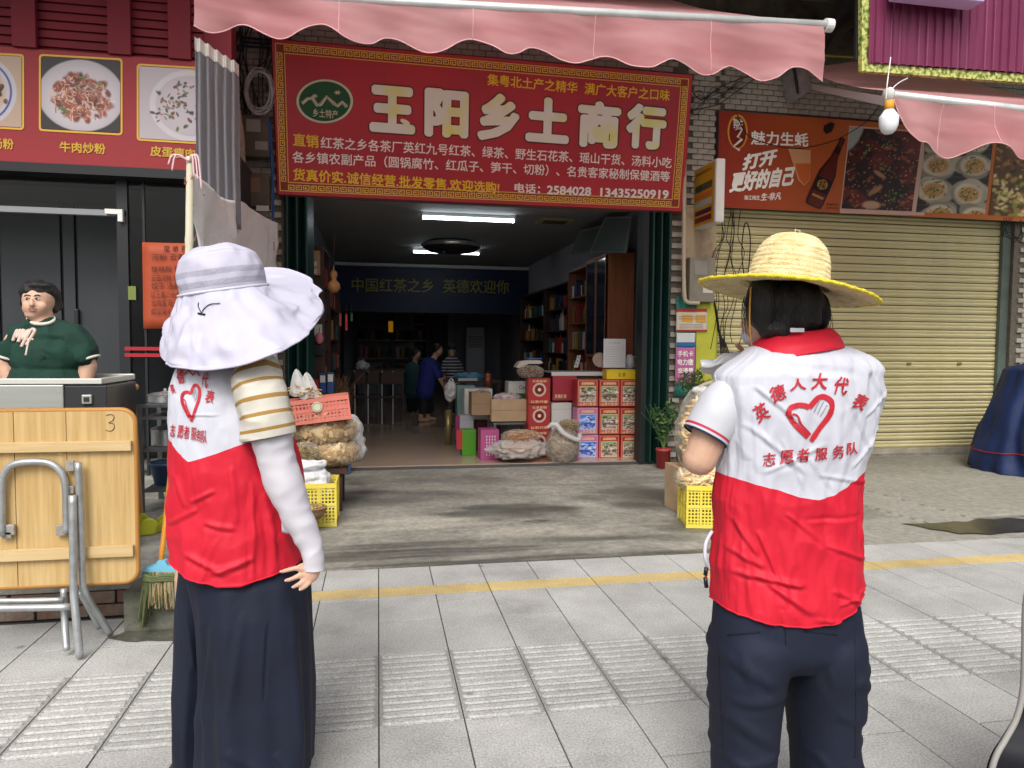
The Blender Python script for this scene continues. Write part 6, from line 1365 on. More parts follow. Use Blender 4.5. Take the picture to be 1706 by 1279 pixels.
bag('dried_bark_bag', 'tall grey plastic sack of brown dried bark on the doorstep beside the tea boxes', P(937, 744, 8.2), (.195, .16, .215), [mat('bark_brown', (.22, .15, .09), .7, var=.3, vs=20), mat('bark_pale', (.38, .29, .19), .7)], 420, mat_film('grey_bag', 'b9b5ad', .22, .15), 12, 'sheet', (.06, .12), .006)
bag('dried_moss_heap', 'olive brown dried moss showing at the mouth of the tall sack', P(948, 708, 8.25), (.13, .10, .07), [mat('dried_moss'), mat('dried_moss_pale')], 300, M_film, 13, 'stick', (.03, .05), .004)
bkb = [o for o in bpy.data.objects if o.get('label', '').startswith('tall grey plastic sack')][0]
rl = MB().tube(crom([P(912, 712, 8.06), P(925, 706, 8.03), P(940, 722, 8.0), (P(962, 732, 8.03)), P(966, 724, 8.1)], 6), [.02] * 3 + [.03] * 22, 8); rl.build('rolled_rim', M_film2, bkb, True)
tbm = thing('small_table', 'small low table under the open cardboard box', 'table', P(850, 740, 8.75)); z = P(850, 703, 8.75).z; xa, xb = P(821, 703, 8.75).x, P(880, 703, 8.75).x
MB().box(xa, xb, 8.7, 9.1, z - .025, z).build('top', M_dst, tbm)
for x in (xa + .02, xb - .02):
    for y in (8.72, 9.08): MB().box(x - .014, x + .014, y - .014, y + .014, FZ, z - .026).build('leg', M_dst, tbm)
M_cb = MATS['cardboard']
def openbox(label, px0, py0, px1, py1, Y, m, d=.25):
    a, b = P(px0, py0, Y), P(px1, py1, Y); t = thing('cardboard_box', label, 'box', ((a.x + b.x) / 2, Y, b.z)); w_ = MB()
    w_.box(a.x, b.x, Y, Y + .006, b.z + .001, a.z).box(a.x, b.x, Y + d - .006, Y + d, b.z + .001, a.z).box(a.x, a.x + .006, Y + .007, Y + d - .007, b.z + .001, a.z).box(b.x - .006, b.x, Y + .007, Y + d - .007, b.z + .001, a.z); w_.build('carton_wall', m, t); MB().box(a.x + .007, b.x - .007, Y + .007, Y + d - .007, b.z + .001, b.z + .01).build('carton_base', m, t)
    MB().box(a.x, b.x, Y - .002, Y - .0005, (a.z + b.z) / 2 - .002, (a.z + b.z) / 2 + .002).build('tape_seam', M_mortar, t); return a, b
openbox('open tan cardboard box on the small low table', 819, 665, 878, 701.5, 8.68, M_cb)
openbox('dark brown open cardboard box left of the tan one', 786, 654, 818, 691, 8.75, mat('dark_cardboard', (.28, .19, .11), .8), .3)
bag('seed_bag', 'clear bag of seeds in the dark brown cardboard box', P(804, 662, 8.9), (.10, .09, .10), [MATS['seed_brown'], MATS['seed_pale']], 160, M_film, 14, 'stick', (.015, .03), .005)
bag('snack_heap', 'pale crinkled plastic bags lying in the tan cardboard box', P(845, 662, 8.8), (.17, .08, .05), [mat('pale_snack', (.45, .40, .38), .4), mat('pink_snack', (.45, .2, .25), .4)], 120, M_film2, 15, 'sheet', (.05, .08), .008)
def box_(label, px0, py0, px1, py1, Y, m, d=.22, extra=None, floor=False):
    t, a, b = carton('gift_carton', label, px0, py0, px1, py1, Y, m, d, zb=(FZ if floor else None))
    if extra: 
        f_ = MB()
        for (u0, v0, u1, v1, mi) in extra[1]: f_.poly([V(lerp(a.x, b.x, u0), Y - .003, lerp(a.z, b.z, v1)), V(lerp(a.x, b.x, u1), Y - .003, lerp(a.z, b.z, v1)), V(lerp(a.x, b.x, u1), Y - .003, lerp(a.z, b.z, v0)), V(lerp(a.x, b.x, u0), Y - .003, lerp(a.z, b.z, v0))], mi)
        f_.build('printed_band', extra[0], t)
    return t, a, b
Mw, Mg, Mk, Mr = MATS['carton_white'], mat('carton_green', '1f5c3c', .5), mat('carton_black', '17181a', .5), M_txr
t, a, b = box_('white and green carton marked Cen on the tan box', 847, 636, 879, 664, 8.95, Mw, .25, ([Mg], [(.12, .68, 1, .98, 0)]), False)
f_ = MB(); put_text(f_, 'Cen', P(865, 645, 8.94), P(877, 645, 8.94), (0, 0, 1), .05, .0); f_.build('lettering', Mk, t)
box_('white carton with a black mark behind the dark brown box', 774, 648, 820, 690, 9.3, Mw, .3, ([Mk], [(.15, .25, .35, .6, 0)]), True); box_('teal white carton at the left end of the goods row', 762, 643, 792, 690, 9.7, mat('carton_teal', '6a8a88', .5), .3, None, True)
box_('white and magenta box on the floor under the black cartons', 766, 692, 789, 730, 9.0, mat('carton_grey', '9c9ca6', .5), .2, ([mat('carton_magenta', '7c2450', .5)], [(-.3, 0, .0, 1, 0)]), True)
box_('bright green box with a red side on the floor', 770, 716, 793, 748, 8.75, mat('carton_bright_green', '4a8c22', .5), .2, ([Mr], [(-.4, 0, 0, 1, 0)]), True)
box_('pink box with white lettering on the floor under the low table', 801, 716, 831, 765, 8.4, mat('carton_rose', 'a84a80', .5), .25, ([Mw], [(.3 + .15 * i, .2 + .1 * k, .36 + .15 * i, .26 + .1 * k, 0) for i in range(4) for k in range(7)]), True)
box_('dark red box behind the pink one', 788, 700, 812, 740, 9.2, mat('carton_maroon', '4c1420', .5), .2, None, True)
t = thing('brass_cylinder', 'thin golden canister standing at the left end of the goods', 'canister', P(747, 720, 9.8)); q = P(747, 700, 9.8); MB().cyl((q.x, 9.8, FZ), (q.x, 9.8, P(747, 682, 9.8).z), .05, n=20).build('body', mat('dull_gold', (.30, .24, .10), .35, metal=.6), t, True); MB().cyl((q.x, 9.8, P(747, 682, 9.8).z + .001), (q.x, 9.8, P(747, 678, 9.8).z), .04, n=16).build('cap', Mk, t)
t = thing('white_bag', 'crumpled white bag hanging over the left end of the goods', 'bag', P(751, 660, 9.9)); me = fuse([('e', P(751, 652, 9.9), (.09, .07, .15))], .02, 2); mesh_obj('film', me, MATS['white_bag_film'], t, disp=lambda p: ridge(p, 14, .05)); MB().tube([P(748, 634, 9.9), P(752, 630, 9.9), P(756, 635, 9.9)], .008, 5).build('handle', M_vcap, t)
tb2 = thing('trestle_table', 'low dark table with blue plastic packets deeper in the shop', 'table', P(780, 680, 11.3)); z = P(780, 634, 11.3).z; MB().box(P(745, 634, 11.3).x, P(835, 634, 11.3).x, 11.2, 12, z - .03, z).build('top', M_dkwood, tb2); 
for x in (P(750, 634, 11.3).x, P(830, 634, 11.3).x): MB().box(x - .03, x + .03, 11.25, 11.31, FZ, z - .031).build('leg', M_dkwood, tb2)
t = thing('blue_packet', 'heap of blue plastic packets on the dark table', 'packet', P(780, 632, 11.4)); me = fuse([('e', P(772, 627, 11.4), (.16, .14, .06)), ('e', P(790, 628, 11.4), (.14, .14, .07))], .02, 1); mesh_obj('film', me, mat('blue_film', (.08, .22, .36), .25), t, disp=lambda p: ridge(p, 12, .06)); MB().box(P(764, 626, 11.2).x, P(796, 626, 11.2).x, 11.26, 11.27, z + .001, z + .04).build('label_strip', Mw, t)
t = thing('red_tin', 'tall dark red tin right of the blue packets', 'tin', P(813, 642, 10.6)); q = P(813, 630, 10.6); MB().cyl((q.x, 10.6, P(813, 645, 10.6).z), (q.x, 10.6, P(813, 622, 10.6).z), .05, n=16).build('body', mat('copper_red', (.3, .08, .05), .35, metal=.3), t, True); MB().cyl((q.x, 10.6, P(813, 622, 10.6).z + .001), (q.x, 10.6, P(813, 619, 10.6).z), .045, n=16).build('lid', Mk, t)
# things at the left jamb
t = thing('gourd', 'dried orange calabash gourd hanging by the left door', 'gourd', P(556, 470, 8.6)); c = P(556, 477, 8.6); MB().lathe([(.001, -.075), (.045, -.065), (.075, -.02), (.07, .03), (.035, .065), (.025, .08), (.04, .11), (.045, .14), (.03, .175), (.008, .19), (.005, .24), (.001, .245)], 24, tuple(c)).build('shell', mat('gourd_skin', (.40, .19, .07), .35, var=.1, vs=8), t, True); MB().tube([c + V(0, 0, .24), c + V(.01, 0, .6)], .004, 5).build('string', M_dkwood, t)
t, a, b = carton('tan_box', 'tan tall box with two round prints on the left shelf', 520, 417, 533, 458, 8.62, mat('tan_carton', (.34, .23, .12), .6), .12); f_ = MB(); 
for y in (439, 451): f_.box(P(521, y, 8.6).x, P(528, y, 8.6).x, 8.612, 8.617, P(521, y + 4, 8.6).z, P(521, y - 4, 8.6).z)
f_.build('round_print', Mw, t)
for i, (x0, x1, y0, y1, m_, lab) in enumerate(((521, 531, 632, 655, Mr, 'red packet low on the left shelf'), (532, 543, 622, 655, mat('carton_blue', '28467c', .5), 'blue and white packet low on the left shelf'), (545, 556, 620, 655, MATS['carton_blue'], 'second blue packet low on the left shelf'), (521, 536, 540, 560, Mw, 'pale packet at mid height on the left shelf'), (522, 538, 574, 592, Mk, 'black and white packet at mid height on the left shelf'))):
    box_(lab, x0, y0, x1, y1, 8.6, m_, .1, ([Mw], [(.1, .1, .9, .45, 0)]) if i in (1, 2) else None)
t = thing('pink_pouch', 'pink pouch hanging on the left shelf', 'pouch', P(532, 560, 8.58)); me = fuse([('e', P(532, 563, 8.56), (.05, .03, .07))], .012, 2); mesh_obj('film', me, mat('pink_film', (.5, .16, .2), .3), t); MB().tube([P(532, 552, 8.56), P(533, 545, 8.56)], .004, 5).build('string', M_dkwood, t)
for i, (x, y0, y1) in enumerate(((567, 522, 543), (577, 523, 550), (586, 522, 535))):
    cc = ('a8583a', 'd8384a', '3c6a4a')[i]; t = thing('hanging_tag', ('orange', 'bright red', 'green')[i] + ' strip hanging beside the left shelf', 'tag', P(x, y1, 9.2)); a, b = P(x - 1.8, y0, 9.2), P(x + 1.8, y1, 9.2); MB().box(a.x, b.x, 9.2, 9.206, b.z, a.z).build('strip', mat('strip_' + cc, cc, .5), t); MB().tube([(a + V(.012, .003, 0)), (a + V(.012, .003, .12))], .003, 5).build('string', M_dkwood, t)
t = thing('dried_branches', 'bundle of dried brown branches in a tall vase by the left shelf', 'branches', P(567, 690, 8.9)); q = P(567, 660, 8.9); MB().lathe([(.001, 0), (.06, 0), (.08, .2), (.05, .4), (.06, .42), (.05, .43), (.001, .05)], 20, (q.x, 8.9, FZ)).build('vase', mat('brown_vase', (.08, .05, .03), .4), t, True); f_ = MB(); rn = random.Random(2)
for i in range(60): b0 = V(q.x, 8.9, FZ + .4); f_.tube(crom([b0, b0 + V(rn.gauss(0, .05), rn.gauss(0, .05), .25), b0 + V(rn.gauss(0, .12), rn.gauss(0, .1), rn.uniform(.4, .62))], 4), .003, 4)
f_.build('twigs', mat('twig_brown', (.16, .09, .04), .8), t)
t = thing('white_bags', 'crumpled white plastic bag lying on a dark table deep in the shop', 'bag', P(604, 612, 13)); me = fuse([('e', P(604, 609, 13), (.12, .1, .09))], .02, 1); mesh_obj('film', me, MATS['white_bag_film'], t, disp=lambda p: ridge(p, 12, .08)); MB().tube([P(604, 602, 13), P(606, 598, 13)], .01, 5).build('knot', M_vcap, t)
tb3 = thing('dark_table', 'dark table with chairs deep in the shop on the left', 'table', P(640, 660, 13)); z = P(620, 616, 13).z; MB().box(P(585, 616, 13).x, P(675, 616, 13).x, 12.9, 13.8, z - .04, z).build('top', M_dkwood, tb3)
for x in (590, 668): MB().box(P(x, 616, 13).x - .03, P(x, 616, 13).x + .03, 12.95, 13.0, FZ, z - .041).build('leg', M_dkwood, tb3)
for i, x in enumerate((600, 622, 645, 663)):
    q = P(x, 640, 12.6); t = thing('metal_chair', 'dark chair with pale metal rods by the table deep in the shop', 'chair', (q.x, 12.6, FZ), group='chairs at the table deep in the shop')
    MB().rbox(q.x - .1, q.x + .1, 12.5, 12.8, .48, .51, .01).build('seat', M_dkwood, t)
    for dx in (-.09, .09):
        for dy in (-.08, .18): MB().cyl((q.x + dx, 12.6 + dy, FZ), (q.x + dx, 12.6 + dy, .48 if dy > 0 else .95), .009, n=8).build('leg', M_fix if dx < 0 else M_dst, t)
    MB().rbox(q.x - .1, q.x + .1, 12.505, 12.53, .72, .93, .01).build('backrest', M_dkwood, t)
# ================================================================== PEOPLE
M_skin = mat('skin', (.56, .34, .24), .5, var=.06, vs=9, bump=.12, bs=160, spec=.4); M_skin.node_tree.nodes['Principled BSDF'].inputs['Subsurface Weight'].default_value = .08
M_hair = mat('black_hair', (.010, .009, .009), .46, bump=.7, bs=26, stretch=(9, 9, 1), spec=.4)
M_vred = mat('vest_red_cloth', (.56, .010, .030), .6, var=.07, vs=3, bump=.15, bs=22)
M_vwht = mat('vest_white_cloth', (.52, .53, .595), .65, var=.03, vs=4, bump=.14, bs=18)
M_vprt = mat('vest_red_print', (.48, .02, .035), .6); M_vgry = mat('vest_grey_print', (.28, .27, .30), .6)
M_navy = mat('navy_trouser_cloth', (.007, .010, .025), .75, var=.35, vs=3, bump=.22, bs=30)
M_wslv = mat('white_stretch_sleeve', (.53, .515, .56), .6, bump=.12, bs=30)
def interp_rows(rows):
    """rows: (z, cx, cy, a, b, n) sorted by z; returns smooth function of z"""
    A = np.array(sorted(rows)); zs = A[:, 0]
    def f(z):
        z = min(max(z, zs[0]), zs[-1]); i = int(np.searchsorted(zs, z, 'right')) - 1; i = min(max(i, 0), len(zs) - 2)
        t = (z - zs[i]) / (zs[i + 1] - zs[i]); p0, p1, p2, p3 = A[max(i - 1, 0), 1:], A[i, 1:], A[i + 1, 1:], A[min(i + 2, len(A) - 1), 1:]
        t2, t3 = t * t, t * t * t
        c = .5 * (2 * p1 + (p2 - p0) * t + (2 * p0 - 5 * p1 + 4 * p2 - p3) * t2 + (3 * p1 - p0 - 3 * p2 + p3) * t3)
        return c
    return f
def px_rows(rows, Y):
    out = []
    for r in rows:
        py, xl, xr, b = r[:4]; dy = r[4] if len(r) > 4 else 0; n = r[5] if len(r) > 5 else 2.3
        l, q = P(xl, py, Y + dy), P(xr, py, Y + dy); out.append(((l.z + q.z) / 2, (l.x + q.x) / 2, Y + dy, (q.x - l.x) / 2, b, n))
    return out
def ring_pt(c, th, z, grow=0):
    cx_, cy_, a, b, n = c; co_, si = math.cos(th), math.sin(th)
    return V(cx_ + (a + grow) * math.copysign(abs(co_) ** (2 / n), co_), cy_ + (b + grow) * math.copysign(abs(si) ** (2 / n), si), z)
def closed_loft(rows, nu=40, nv=40):
    f = interp_rows(rows); zs = sorted(r[0] for r in rows); m_ = MB()
    m_.grid(lambda u, v: ring_pt(f(lerp(zs[0], zs[-1], v)), u * 2 * math.pi, lerp(zs[0], zs[-1], v)), nu, nv, wrap=True)
    m_.f.append(tuple(range(nu))[::-1]); m_.m.append(0); m_.f.append(tuple(nv * nu + i for i in range(nu))); m_.m.append(0); return m_
def folds(p, lst):
    """lst: (px0,py0,px1,py1,width_m,height_m) folds given as lines across the cloth, p world point"""
    s = 0
    for (a, b, w_, h) in lst:
        ab = b - a; q_ = V(p.x, p.z) - a; t = max(0, min(1, q_.dot(ab) / ab.length_squared)); d = (q_ - ab * t).length; sd = (ab.x * q_.y - ab.y * q_.x) / ab.length / w_
        s += h * (.45 + 1.1 * sd) * math.exp(-(d / w_ / 1.2) ** 2) * (1 - abs(2 * t - 1) ** 6)
    return s
def V2(p): return V(p.x, p.z)
def bvh_of(o):
    me = o.data; off = o.matrix_world.translation.copy() if o.parent is None else wloc(o)
    return BVHTree.FromPolygons([v.co + off for v in me.vertices], [tuple(p.vertices) for p in me.polygons])
def on_surface(mb, bvh, lift=.0025, step=.012, Yp=1.66):
    """lay flat print polygons (x,z in the plane Y=Yp) onto the cloth as seen from where the print was measured"""
    bm = bmesh.new(); vv = [bm.verts.new(v) for v in mb.v]
    for f, mi in zip(mb.f, mb.m):
        try: bf_ = bm.faces.new([vv[i] for i in f]); bf_.material_index = mi
        except ValueError: pass
    bmesh.ops.triangulate(bm, faces=bm.faces[:])
    for ax in (0, 2):
        lo_, hi_ = min(v.co[ax] for v in bm.verts), max(v.co[ax] for v in bm.verts); q = lo_ + step
        while q < hi_:
            n_ = V(1, 0, 0) if ax == 0 else V(0, 0, 1); bmesh.ops.bisect_plane(bm, geom=bm.verts[:] + bm.edges[:] + bm.faces[:], plane_co=n_ * q, plane_no=n_, dist=1e-6); q += step
    out = MB(); bm.verts.index_update(); bad = set()
    for v in bm.verts:
        d = (v.co - CAM).normalized(); h = bvh.ray_cast(CAM, d); lift = .003 + Yp - v.co.y
        if h[0] is None: bad.add(v.index); out.v.append(tuple(v.co))
        else:
            nr = h[1]; nr = -nr if nr.dot(d) > 0 else nr; out.v.append(tuple(h[0] + nr * lift))
    for f in bm.faces:
        ids = [v.index for v in f.verts]
        if not bad & set(ids): out.f.append(tuple(ids)); out.m.append(f.material_index)
    bm.free(); return out
def px_char(mb, ch, cx_, cy_, w_, h, rot, Y, off=.028, mi=0, shear=0):
    r = math.radians(rot); dx, dy = math.cos(r) * w_ / 2, math.sin(r) * w_ / 2; a, b = P(cx_ - dx, cy_ - dy, Y), P(cx_ + dx, cy_ + dy, Y)
    u = P(cx_ + math.sin(r) * h, cy_ - math.cos(r) * h, Y) - P(cx_, cy_, Y); put_text(mb, ch, a, b, u, u.length, off, mi, shear)
def px_stroke(mb, pts, w_, Y, mi=0, taper=False):
    q = crom([(x, y, 0) for x, y in pts], 5); N = len(q); L_, R_ = [], []
    for i, p in enumerate(q):
        t = (q[min(i + 1, N - 1)] - q[max(i - 1, 0)]).normalized(); n_ = V(-t.y, t.x, 0); k = w_ / 2 * ((.35 + .65 * math.sin(math.pi * min(1, (i + 1) / N * 1.15))) if taper else 1)
        L_.append(P(p.x + n_.x * k, p.y + n_.y * k, Y)); R_.append(P(p.x - n_.x * k, p.y - n_.y * k, Y))
    mb.add(L_ + R_, [(i, i + 1, N + i + 1, N + i) for i in range(N - 1)], mi)
def heart(mb, fx, Y, w_):
    T = lambda pts: [fx(x, y) for x, y in pts]
    px_stroke(mb, T([(582, 815), (560, 806), (530, 806), (503, 818), (495, 840), (508, 868), (535, 900), (577, 940)]), w_, Y)
    px_stroke(mb, T([(590, 958), (625, 905), (660, 858), (678, 820), (674, 788), (645, 769), (618, 775), (598, 796), (580, 816)]), w_, Y)
    for a in ([(510, 843), (532, 852), (548, 885), (588, 930)], ): px_stroke(mb, T(a), w_ * .35, Y, 0)
    for a in ([(628, 782), (615, 806), (603, 832)], [(643, 790), (630, 815), (617, 842)], [(658, 804), (644, 828), (630, 852)]): px_stroke(mb, T(a), w_ * .22, Y, 1)
def limb(mb, pts, rad, nu=28, nv=60, mi=0, disp=None, flat=1.0):
    pts = [Vector(p) for p in pts]; cr_ = crom(pts, 8); rr = crom([(r, 0, 0) for r in rad], 8); N = len(cr_); prev = None; k = len(mb.v); rows = []
    for j in range(nv + 1):
        s_ = j / nv * (N - 1); i = min(int(s_), N - 2); f = s_ - i; c = cr_[i].lerp(cr_[i + 1], f); r = lerp(rr[i].x, rr[i + 1].x, f); t = (cr_[min(i + 2, N - 1)] - cr_[max(i - 1, 0)]).normalized()
        if prev is None: u = t.cross(V(0, 1, 0)).normalized()
        else: u = (prev - t * prev.dot(t)).normalized()
        prev = u; w_ = t.cross(u)
        for q in range(nu):
            a = 2 * math.pi * q / nu; p = c + u * math.cos(a) * r + w_ * math.sin(a) * r * flat
            if disp: p += (p - c).normalized() * disp(p, j / nv, a)
            mb.v.append(tuple(p))
    for j in range(nv):
        for q in range(nu):
            mb.f.append((k + j * nu + q, k + j * nu + (q + 1) % nu, k + (j + 1) * nu + (q + 1) % nu, k + (j + 1) * nu + q)); mb.m.append(mi(q / nu, j / nv) if callable(mi) else mi)
    return mb

# ---------------------------------------------------------------- straw hatted volunteer, seen from behind
YW = 1.80
R_ = thing('person', 'volunteer in a straw hat and red and white vest seen from behind on the right', 'person', (P(1312, 1000, YW).x, YW, 0))
def W(x, y, Y=YW): return P(x, y, Y)
sh_l, el_l, wr_l = W(1226, 660, 1.80), W(1166, 764, 1.80), W(1232, 622, 2.03)
shapes = [('e', W(1300, 508, 1.84), (.078, .098, .105)), ('e', W(1272, 540, 1.86), (.052, .062, .062)), ('c', W(1240, 540, 1.87), W(1243, 547, 1.87), .012), ('c', W(1305, 545, 1.83), W(1315, 620, 1.81), .056, .062),
          ('e', W(1318, 680), (.17, .09, .16)), ('e', W(1314, 850), (.14, .09, .2)), ('e', W(1312, 1010), (.15, .10, .12)),
          ('c', sh_l, W(1192, 700, 1.795), .052, .050), ('c', W(1192, 700, 1.795), el_l, .051, .046), ('e', el_l + V(-.002, 0, -.002), (.046, .044, .042)), ('c', el_l, wr_l, .040, .026),
          ('c', W(1430, 650, 1.84), W(1425, 760, 1.93), .045, .04), ('c', W(1425, 760, 1.93), W(1330, 690, 2.02), .038, .026), ('c', W(1233, 1040), W(1235, 1300), .07, .055), ('c', W(1235, 1300), W(1236, 1480), .052, .035), ('c', W(1378, 1040), W(1385, 1300), .07, .055), ('c', W(1385, 1300), W(1386, 1480), .052, .035)]
# left hand held up at the chest, closed round the paper, and the right one below it
hb_ = W(1240, 606, 2.04); shapes += [('e', hb_, (.032, .020, .036))]
for i, (dx, dz) in enumerate(((0, .030), (.004, .016), (.006, .0), (.006, -.014))):
    k0 = hb_ + V(.012 + dx, -.012, dz); k1 = k0 + V(.006, -.022, .006); k2 = k1 + V(-.020, -.010, -.002); k3 = k2 + V(-.016, .004, -.004); shapes += [('c', k0, k1, .0085), ('c', k1, k2, .0082, .0078), ('c', k2, k3, .0078, .0068)]
shapes += [('c', hb_ + V(-.01, -.01, .02), hb_ + V(-.022, -.022, .045), .010, .009), ('c', hb_ + V(-.022, -.022, .045), hb_ + V(-.04, -.026, .058), .009, .008)]
hr = W(1318, 682, 2.03); shapes += [('e', hr, (.036, .022, .032))]
for i in range(4):
    k0 = hr + V(-.028, .0, .024 - i * .015); shapes += [('c', k0, k0 + V(-.028, .008, .004), .0085, .008), ('c', k0 + V(-.028, .008, .004), k0 + V(-.04, -.014, .0), .008, .007)]
shapes += [('c', hr + V(-.005, 0, .03), hr + V(-.03, -.005, .05), .010, .008)]
body = mesh_obj('body', fuse(shapes, .0045, 5), M_skin, R_)
# trousers
zl = lambda py: W(1300, py).z
pel = closed_loft(px_rows([(980, 1198, 1418, .11), (1015, 1194, 1423, .12), (1045, 1192, 1426, .125), (1075, 1192, 1427, .124), (1100, 1204, 1416, .10)], YW))
lg1 = closed_loft(px_rows([(1030, 1205, 1298, .10), (1060, 1191, 1310, .13, 0, 2.1), (1110, 1190, 1299, .13, 0, 2.1), (1160, 1190, 1292, .12, 0, 2.1), (1220, 1192, 1285, .112, 0, 2.1), (1279, 1193, 1281, .105, 0, 2.1), (1400, 1197, 1278, .10, 0, 2.1), (1496, 1199, 1278, .10, 0, 2.1)], YW))
lg2 = closed_loft(px_rows([(1030, 1325, 1418, .10), (1060, 1306, 1426, .13, 0, 2.1), (1110, 1311, 1427, .13, 0, 2.1), (1160, 1318, 1427, .122, 0, 2.1), (1195, 1322, 1418, .115, 0, 2.1), (1240, 1326, 1420, .112, 0, 2.1), (1279, 1329, 1425, .11, 0, 2.1), (1400, 1332, 1420, .105, 0, 2.1), (1496, 1334, 1418, .10, 0, 2.1)], YW))
def fl(lst): return [(V2(W(a, b)), V2(W(c, d)), w_, h) for a, b, c, d, w_, h in lst]
tf = fl([(1186, 1080, 1250, 1115, .016, .010), (1195, 1150, 1280, 1130, .013, .008), (1185, 1175, 1262, 1215, .016, .010), (1200, 1255, 1275, 1225, .013, .009), (1190, 1240, 1240, 1279, .014, .009), (1380, 1110, 1440, 1090, .013, .009), (1375, 1105, 1430, 1135, .016, .011), (1415, 1190, 1442, 1230, .010, .010), (1350, 1160, 1420, 1185, .016, .007), (1360, 1240, 1430, 1279, .015, .009), (1405, 1205, 1430, 1260, .01, .009), (1330, 1230, 1360, 1275, .012, .006), (1205, 1060, 1215, 1120, .010, .006), (1330, 1062, 1345, 1120, .01, .005)])
trs = mesh_obj('trousers', fuse([('m', pel), ('m', lg1), ('m', lg2)], .008, 3), M_navy, R_, disp=lambda p: folds(p, tf) * .8 + ridge((p.x, p.y, p.z * .5), 7, .007, 4))
bt_ = bvh_of(trs)
def seam(pts, par, bvh, m, r=.0016, nm='seam'):
    o_ = []
    for i in range(len(pts) - 1):
        for k in range(8):
            x, y = lerp(pts[i][0], pts[i + 1][0], k / 8), lerp(pts[i][1], pts[i + 1][1], k / 8); h = bvh.ray_cast(CAM, ray(x, y).normalized())
            if h[0]: o_.append(h[0])
    if len(o_) > 2: MB().tube(o_, r, 5).build(nm, m, par, True)
M_seam = mat('navy_seam', (.004, .005, .012), .8)
seam([(1308, 1040), (1309, 1078)], trs, bt_, M_seam)
for pq in ([(1212, 1058), (1275, 1052)], [(1340, 1052), (1402, 1058)]): seam(pq, trs, bt_, M_seam, .0022, 'pocket_edge')
seam([(1196, 1060), (1200, 1150), (1206, 1279)], trs, bt_, M_seam); seam([(1424, 1060), (1426, 1150), (1424, 1279)], trs, bt_, M_seam)
# vest
vr = px_rows([(562, 1292, 1376, .052, .02), (572, 1268, 1394, .066, .015), (580, 1250, 1416, .082, .01), (590, 1240, 1436, .10, .0), (603, 1222, 1451, .115), (614, 1206, 1459, .122), (626, 1196, 1457, .126), (650, 1194, 1457, .130), (690, 1197, 1450, .130), (740, 1200, 1439, .126), (790, 1199, 1427, .12), (860, 1196, 1422, .118), (930, 1193, 1421, .122), (990, 1192, 1423, .128), (1050, 1192, 1424, .132)], YW)
vf = interp_rows(vr); zt_ = W(1315, 563).z
bpx = [(1175, 783), (1190, 788), (1225, 799), (1260, 808), (1300, 818), (1335, 829), (1365, 833), (1395, 825), (1420, 810), (1438, 796), (1460, 790)]; bX = [W(x, y, YW - .12).x for x, y in bpx]; bZ = [W(x, y, YW - .12).z for x, y in bpx]
hpx = [(1170, 1008), (1200, 1018), (1240, 1034), (1290, 1043), (1330, 1045), (1380, 1040), (1420, 1026), (1450, 1008)]; hX = [W(x, y, YW - .12).x for x, y in hpx]; hZ = [W(x, y, YW - .12).z for x, y in hpx]
vfold = fl([(1225, 640, 1290, 700, .006, .004), (1330, 600, 1420, 760, .004, .0035), (1215, 700, 1300, 780, .007, .004), (1240, 780, 1330, 730, .006, .003), (1400, 690, 1460, 640, .006, .004), (1380, 770, 1440, 700, .006, .004), (1320, 780, 1430, 800, .005, .003), (1210, 640, 1215, 760, .012, .006), (1225, 650, 1232, 780, .006, .004), (1448, 660, 1436, 780, .012, .005), (1425, 640, 1430, 780, .005, .003), (1240, 610, 1390, 625, .012, -.003), (1290, 740, 1350, 810, .004, .003), (1260, 720, 1300, 810, .004, .003), (1400, 740, 1420, 810, .004, .003), (1395, 600, 1455, 690, .005, .004),
            (1200, 850, 1230, 910, .006, .006), (1230, 870, 1260, 950, .006, .006), (1190, 900, 1240, 930, .007, .005), (1270, 840, 1330, 890, .005, .004), (1200, 940, 1300, 955, .008, .008), (1240, 950, 1310, 1000, .008, .007), (1330, 890, 1420, 925, .005, .005), (1340, 960, 1400, 990, .006, .006), (1350, 985, 1430, 965, .006, .005), (1260, 990, 1270, 1040, .006, .004), (1395, 860, 1430, 980, .008, .005), (1310, 1005, 1400, 1020, .006, .004), (1280, 920, 1270, 990, .010, -.004), (1215, 830, 1230, 1000, .010, -.006), (1420, 820, 1425, 1010, .007, .004), (1300, 850, 1400, 850, .006, -.003)])
NU = 230
def vest_pt(u, v):
    th = u * 2 * math.pi; c0 = ring_pt(vf(W(1315, 800).z), th, 0); x0 = c0.x
    back = math.sin(th) < 0; zb_ = np.interp(x0, bX, bZ); zh = np.interp(x0, hX, hZ)
    z = lerp(zh, zb_, v / .45) if v < .45 else lerp(zb_, zt_, (v - .45) / .55)
    c = vf(z); p = ring_pt(c, th, z)
    n_ = V(p.x - c[0], (p.y - c[1]) * (c[2] / max(c[3], .01)) ** 1, 0).normalized()
    low = smooth((zb_ + .05 - z) / .2); sd = max(0, math.cos(th) ** 2 - .3)
    q = crumple((p.x, p.z * 1.2, th), 5, .006) + ridge((p.x * 1.2 + p.z * .5, p.z, 1), 7, .009 + .009 * low, 2) + ridge((p.x * 2, p.z * .8, 5), 14, .005, 7)
    if math.sin(th) < .3: q += folds(p, vfold) * 1.5 * (1 - abs(math.cos(th)) ** 8)
    return p + n_ * (q * min(1, (zt_ - z) / .06))
m_ = MB().grid(vest_pt, NU, 200, mi=lambda u, v: 1 if v < .45 else 0, wrap=True)
vest = m_.build('vest', [M_vwht, M_vred], R_, True); md = vest.modifiers.new('s', 'SOLIDIFY'); md.thickness = .002; md.offset = -1
hemr = MB().tube([vest_pt(i / 120, .004) for i in range(120)], .0028, 6, closed=True).build('hem', M_vred, vest, True)
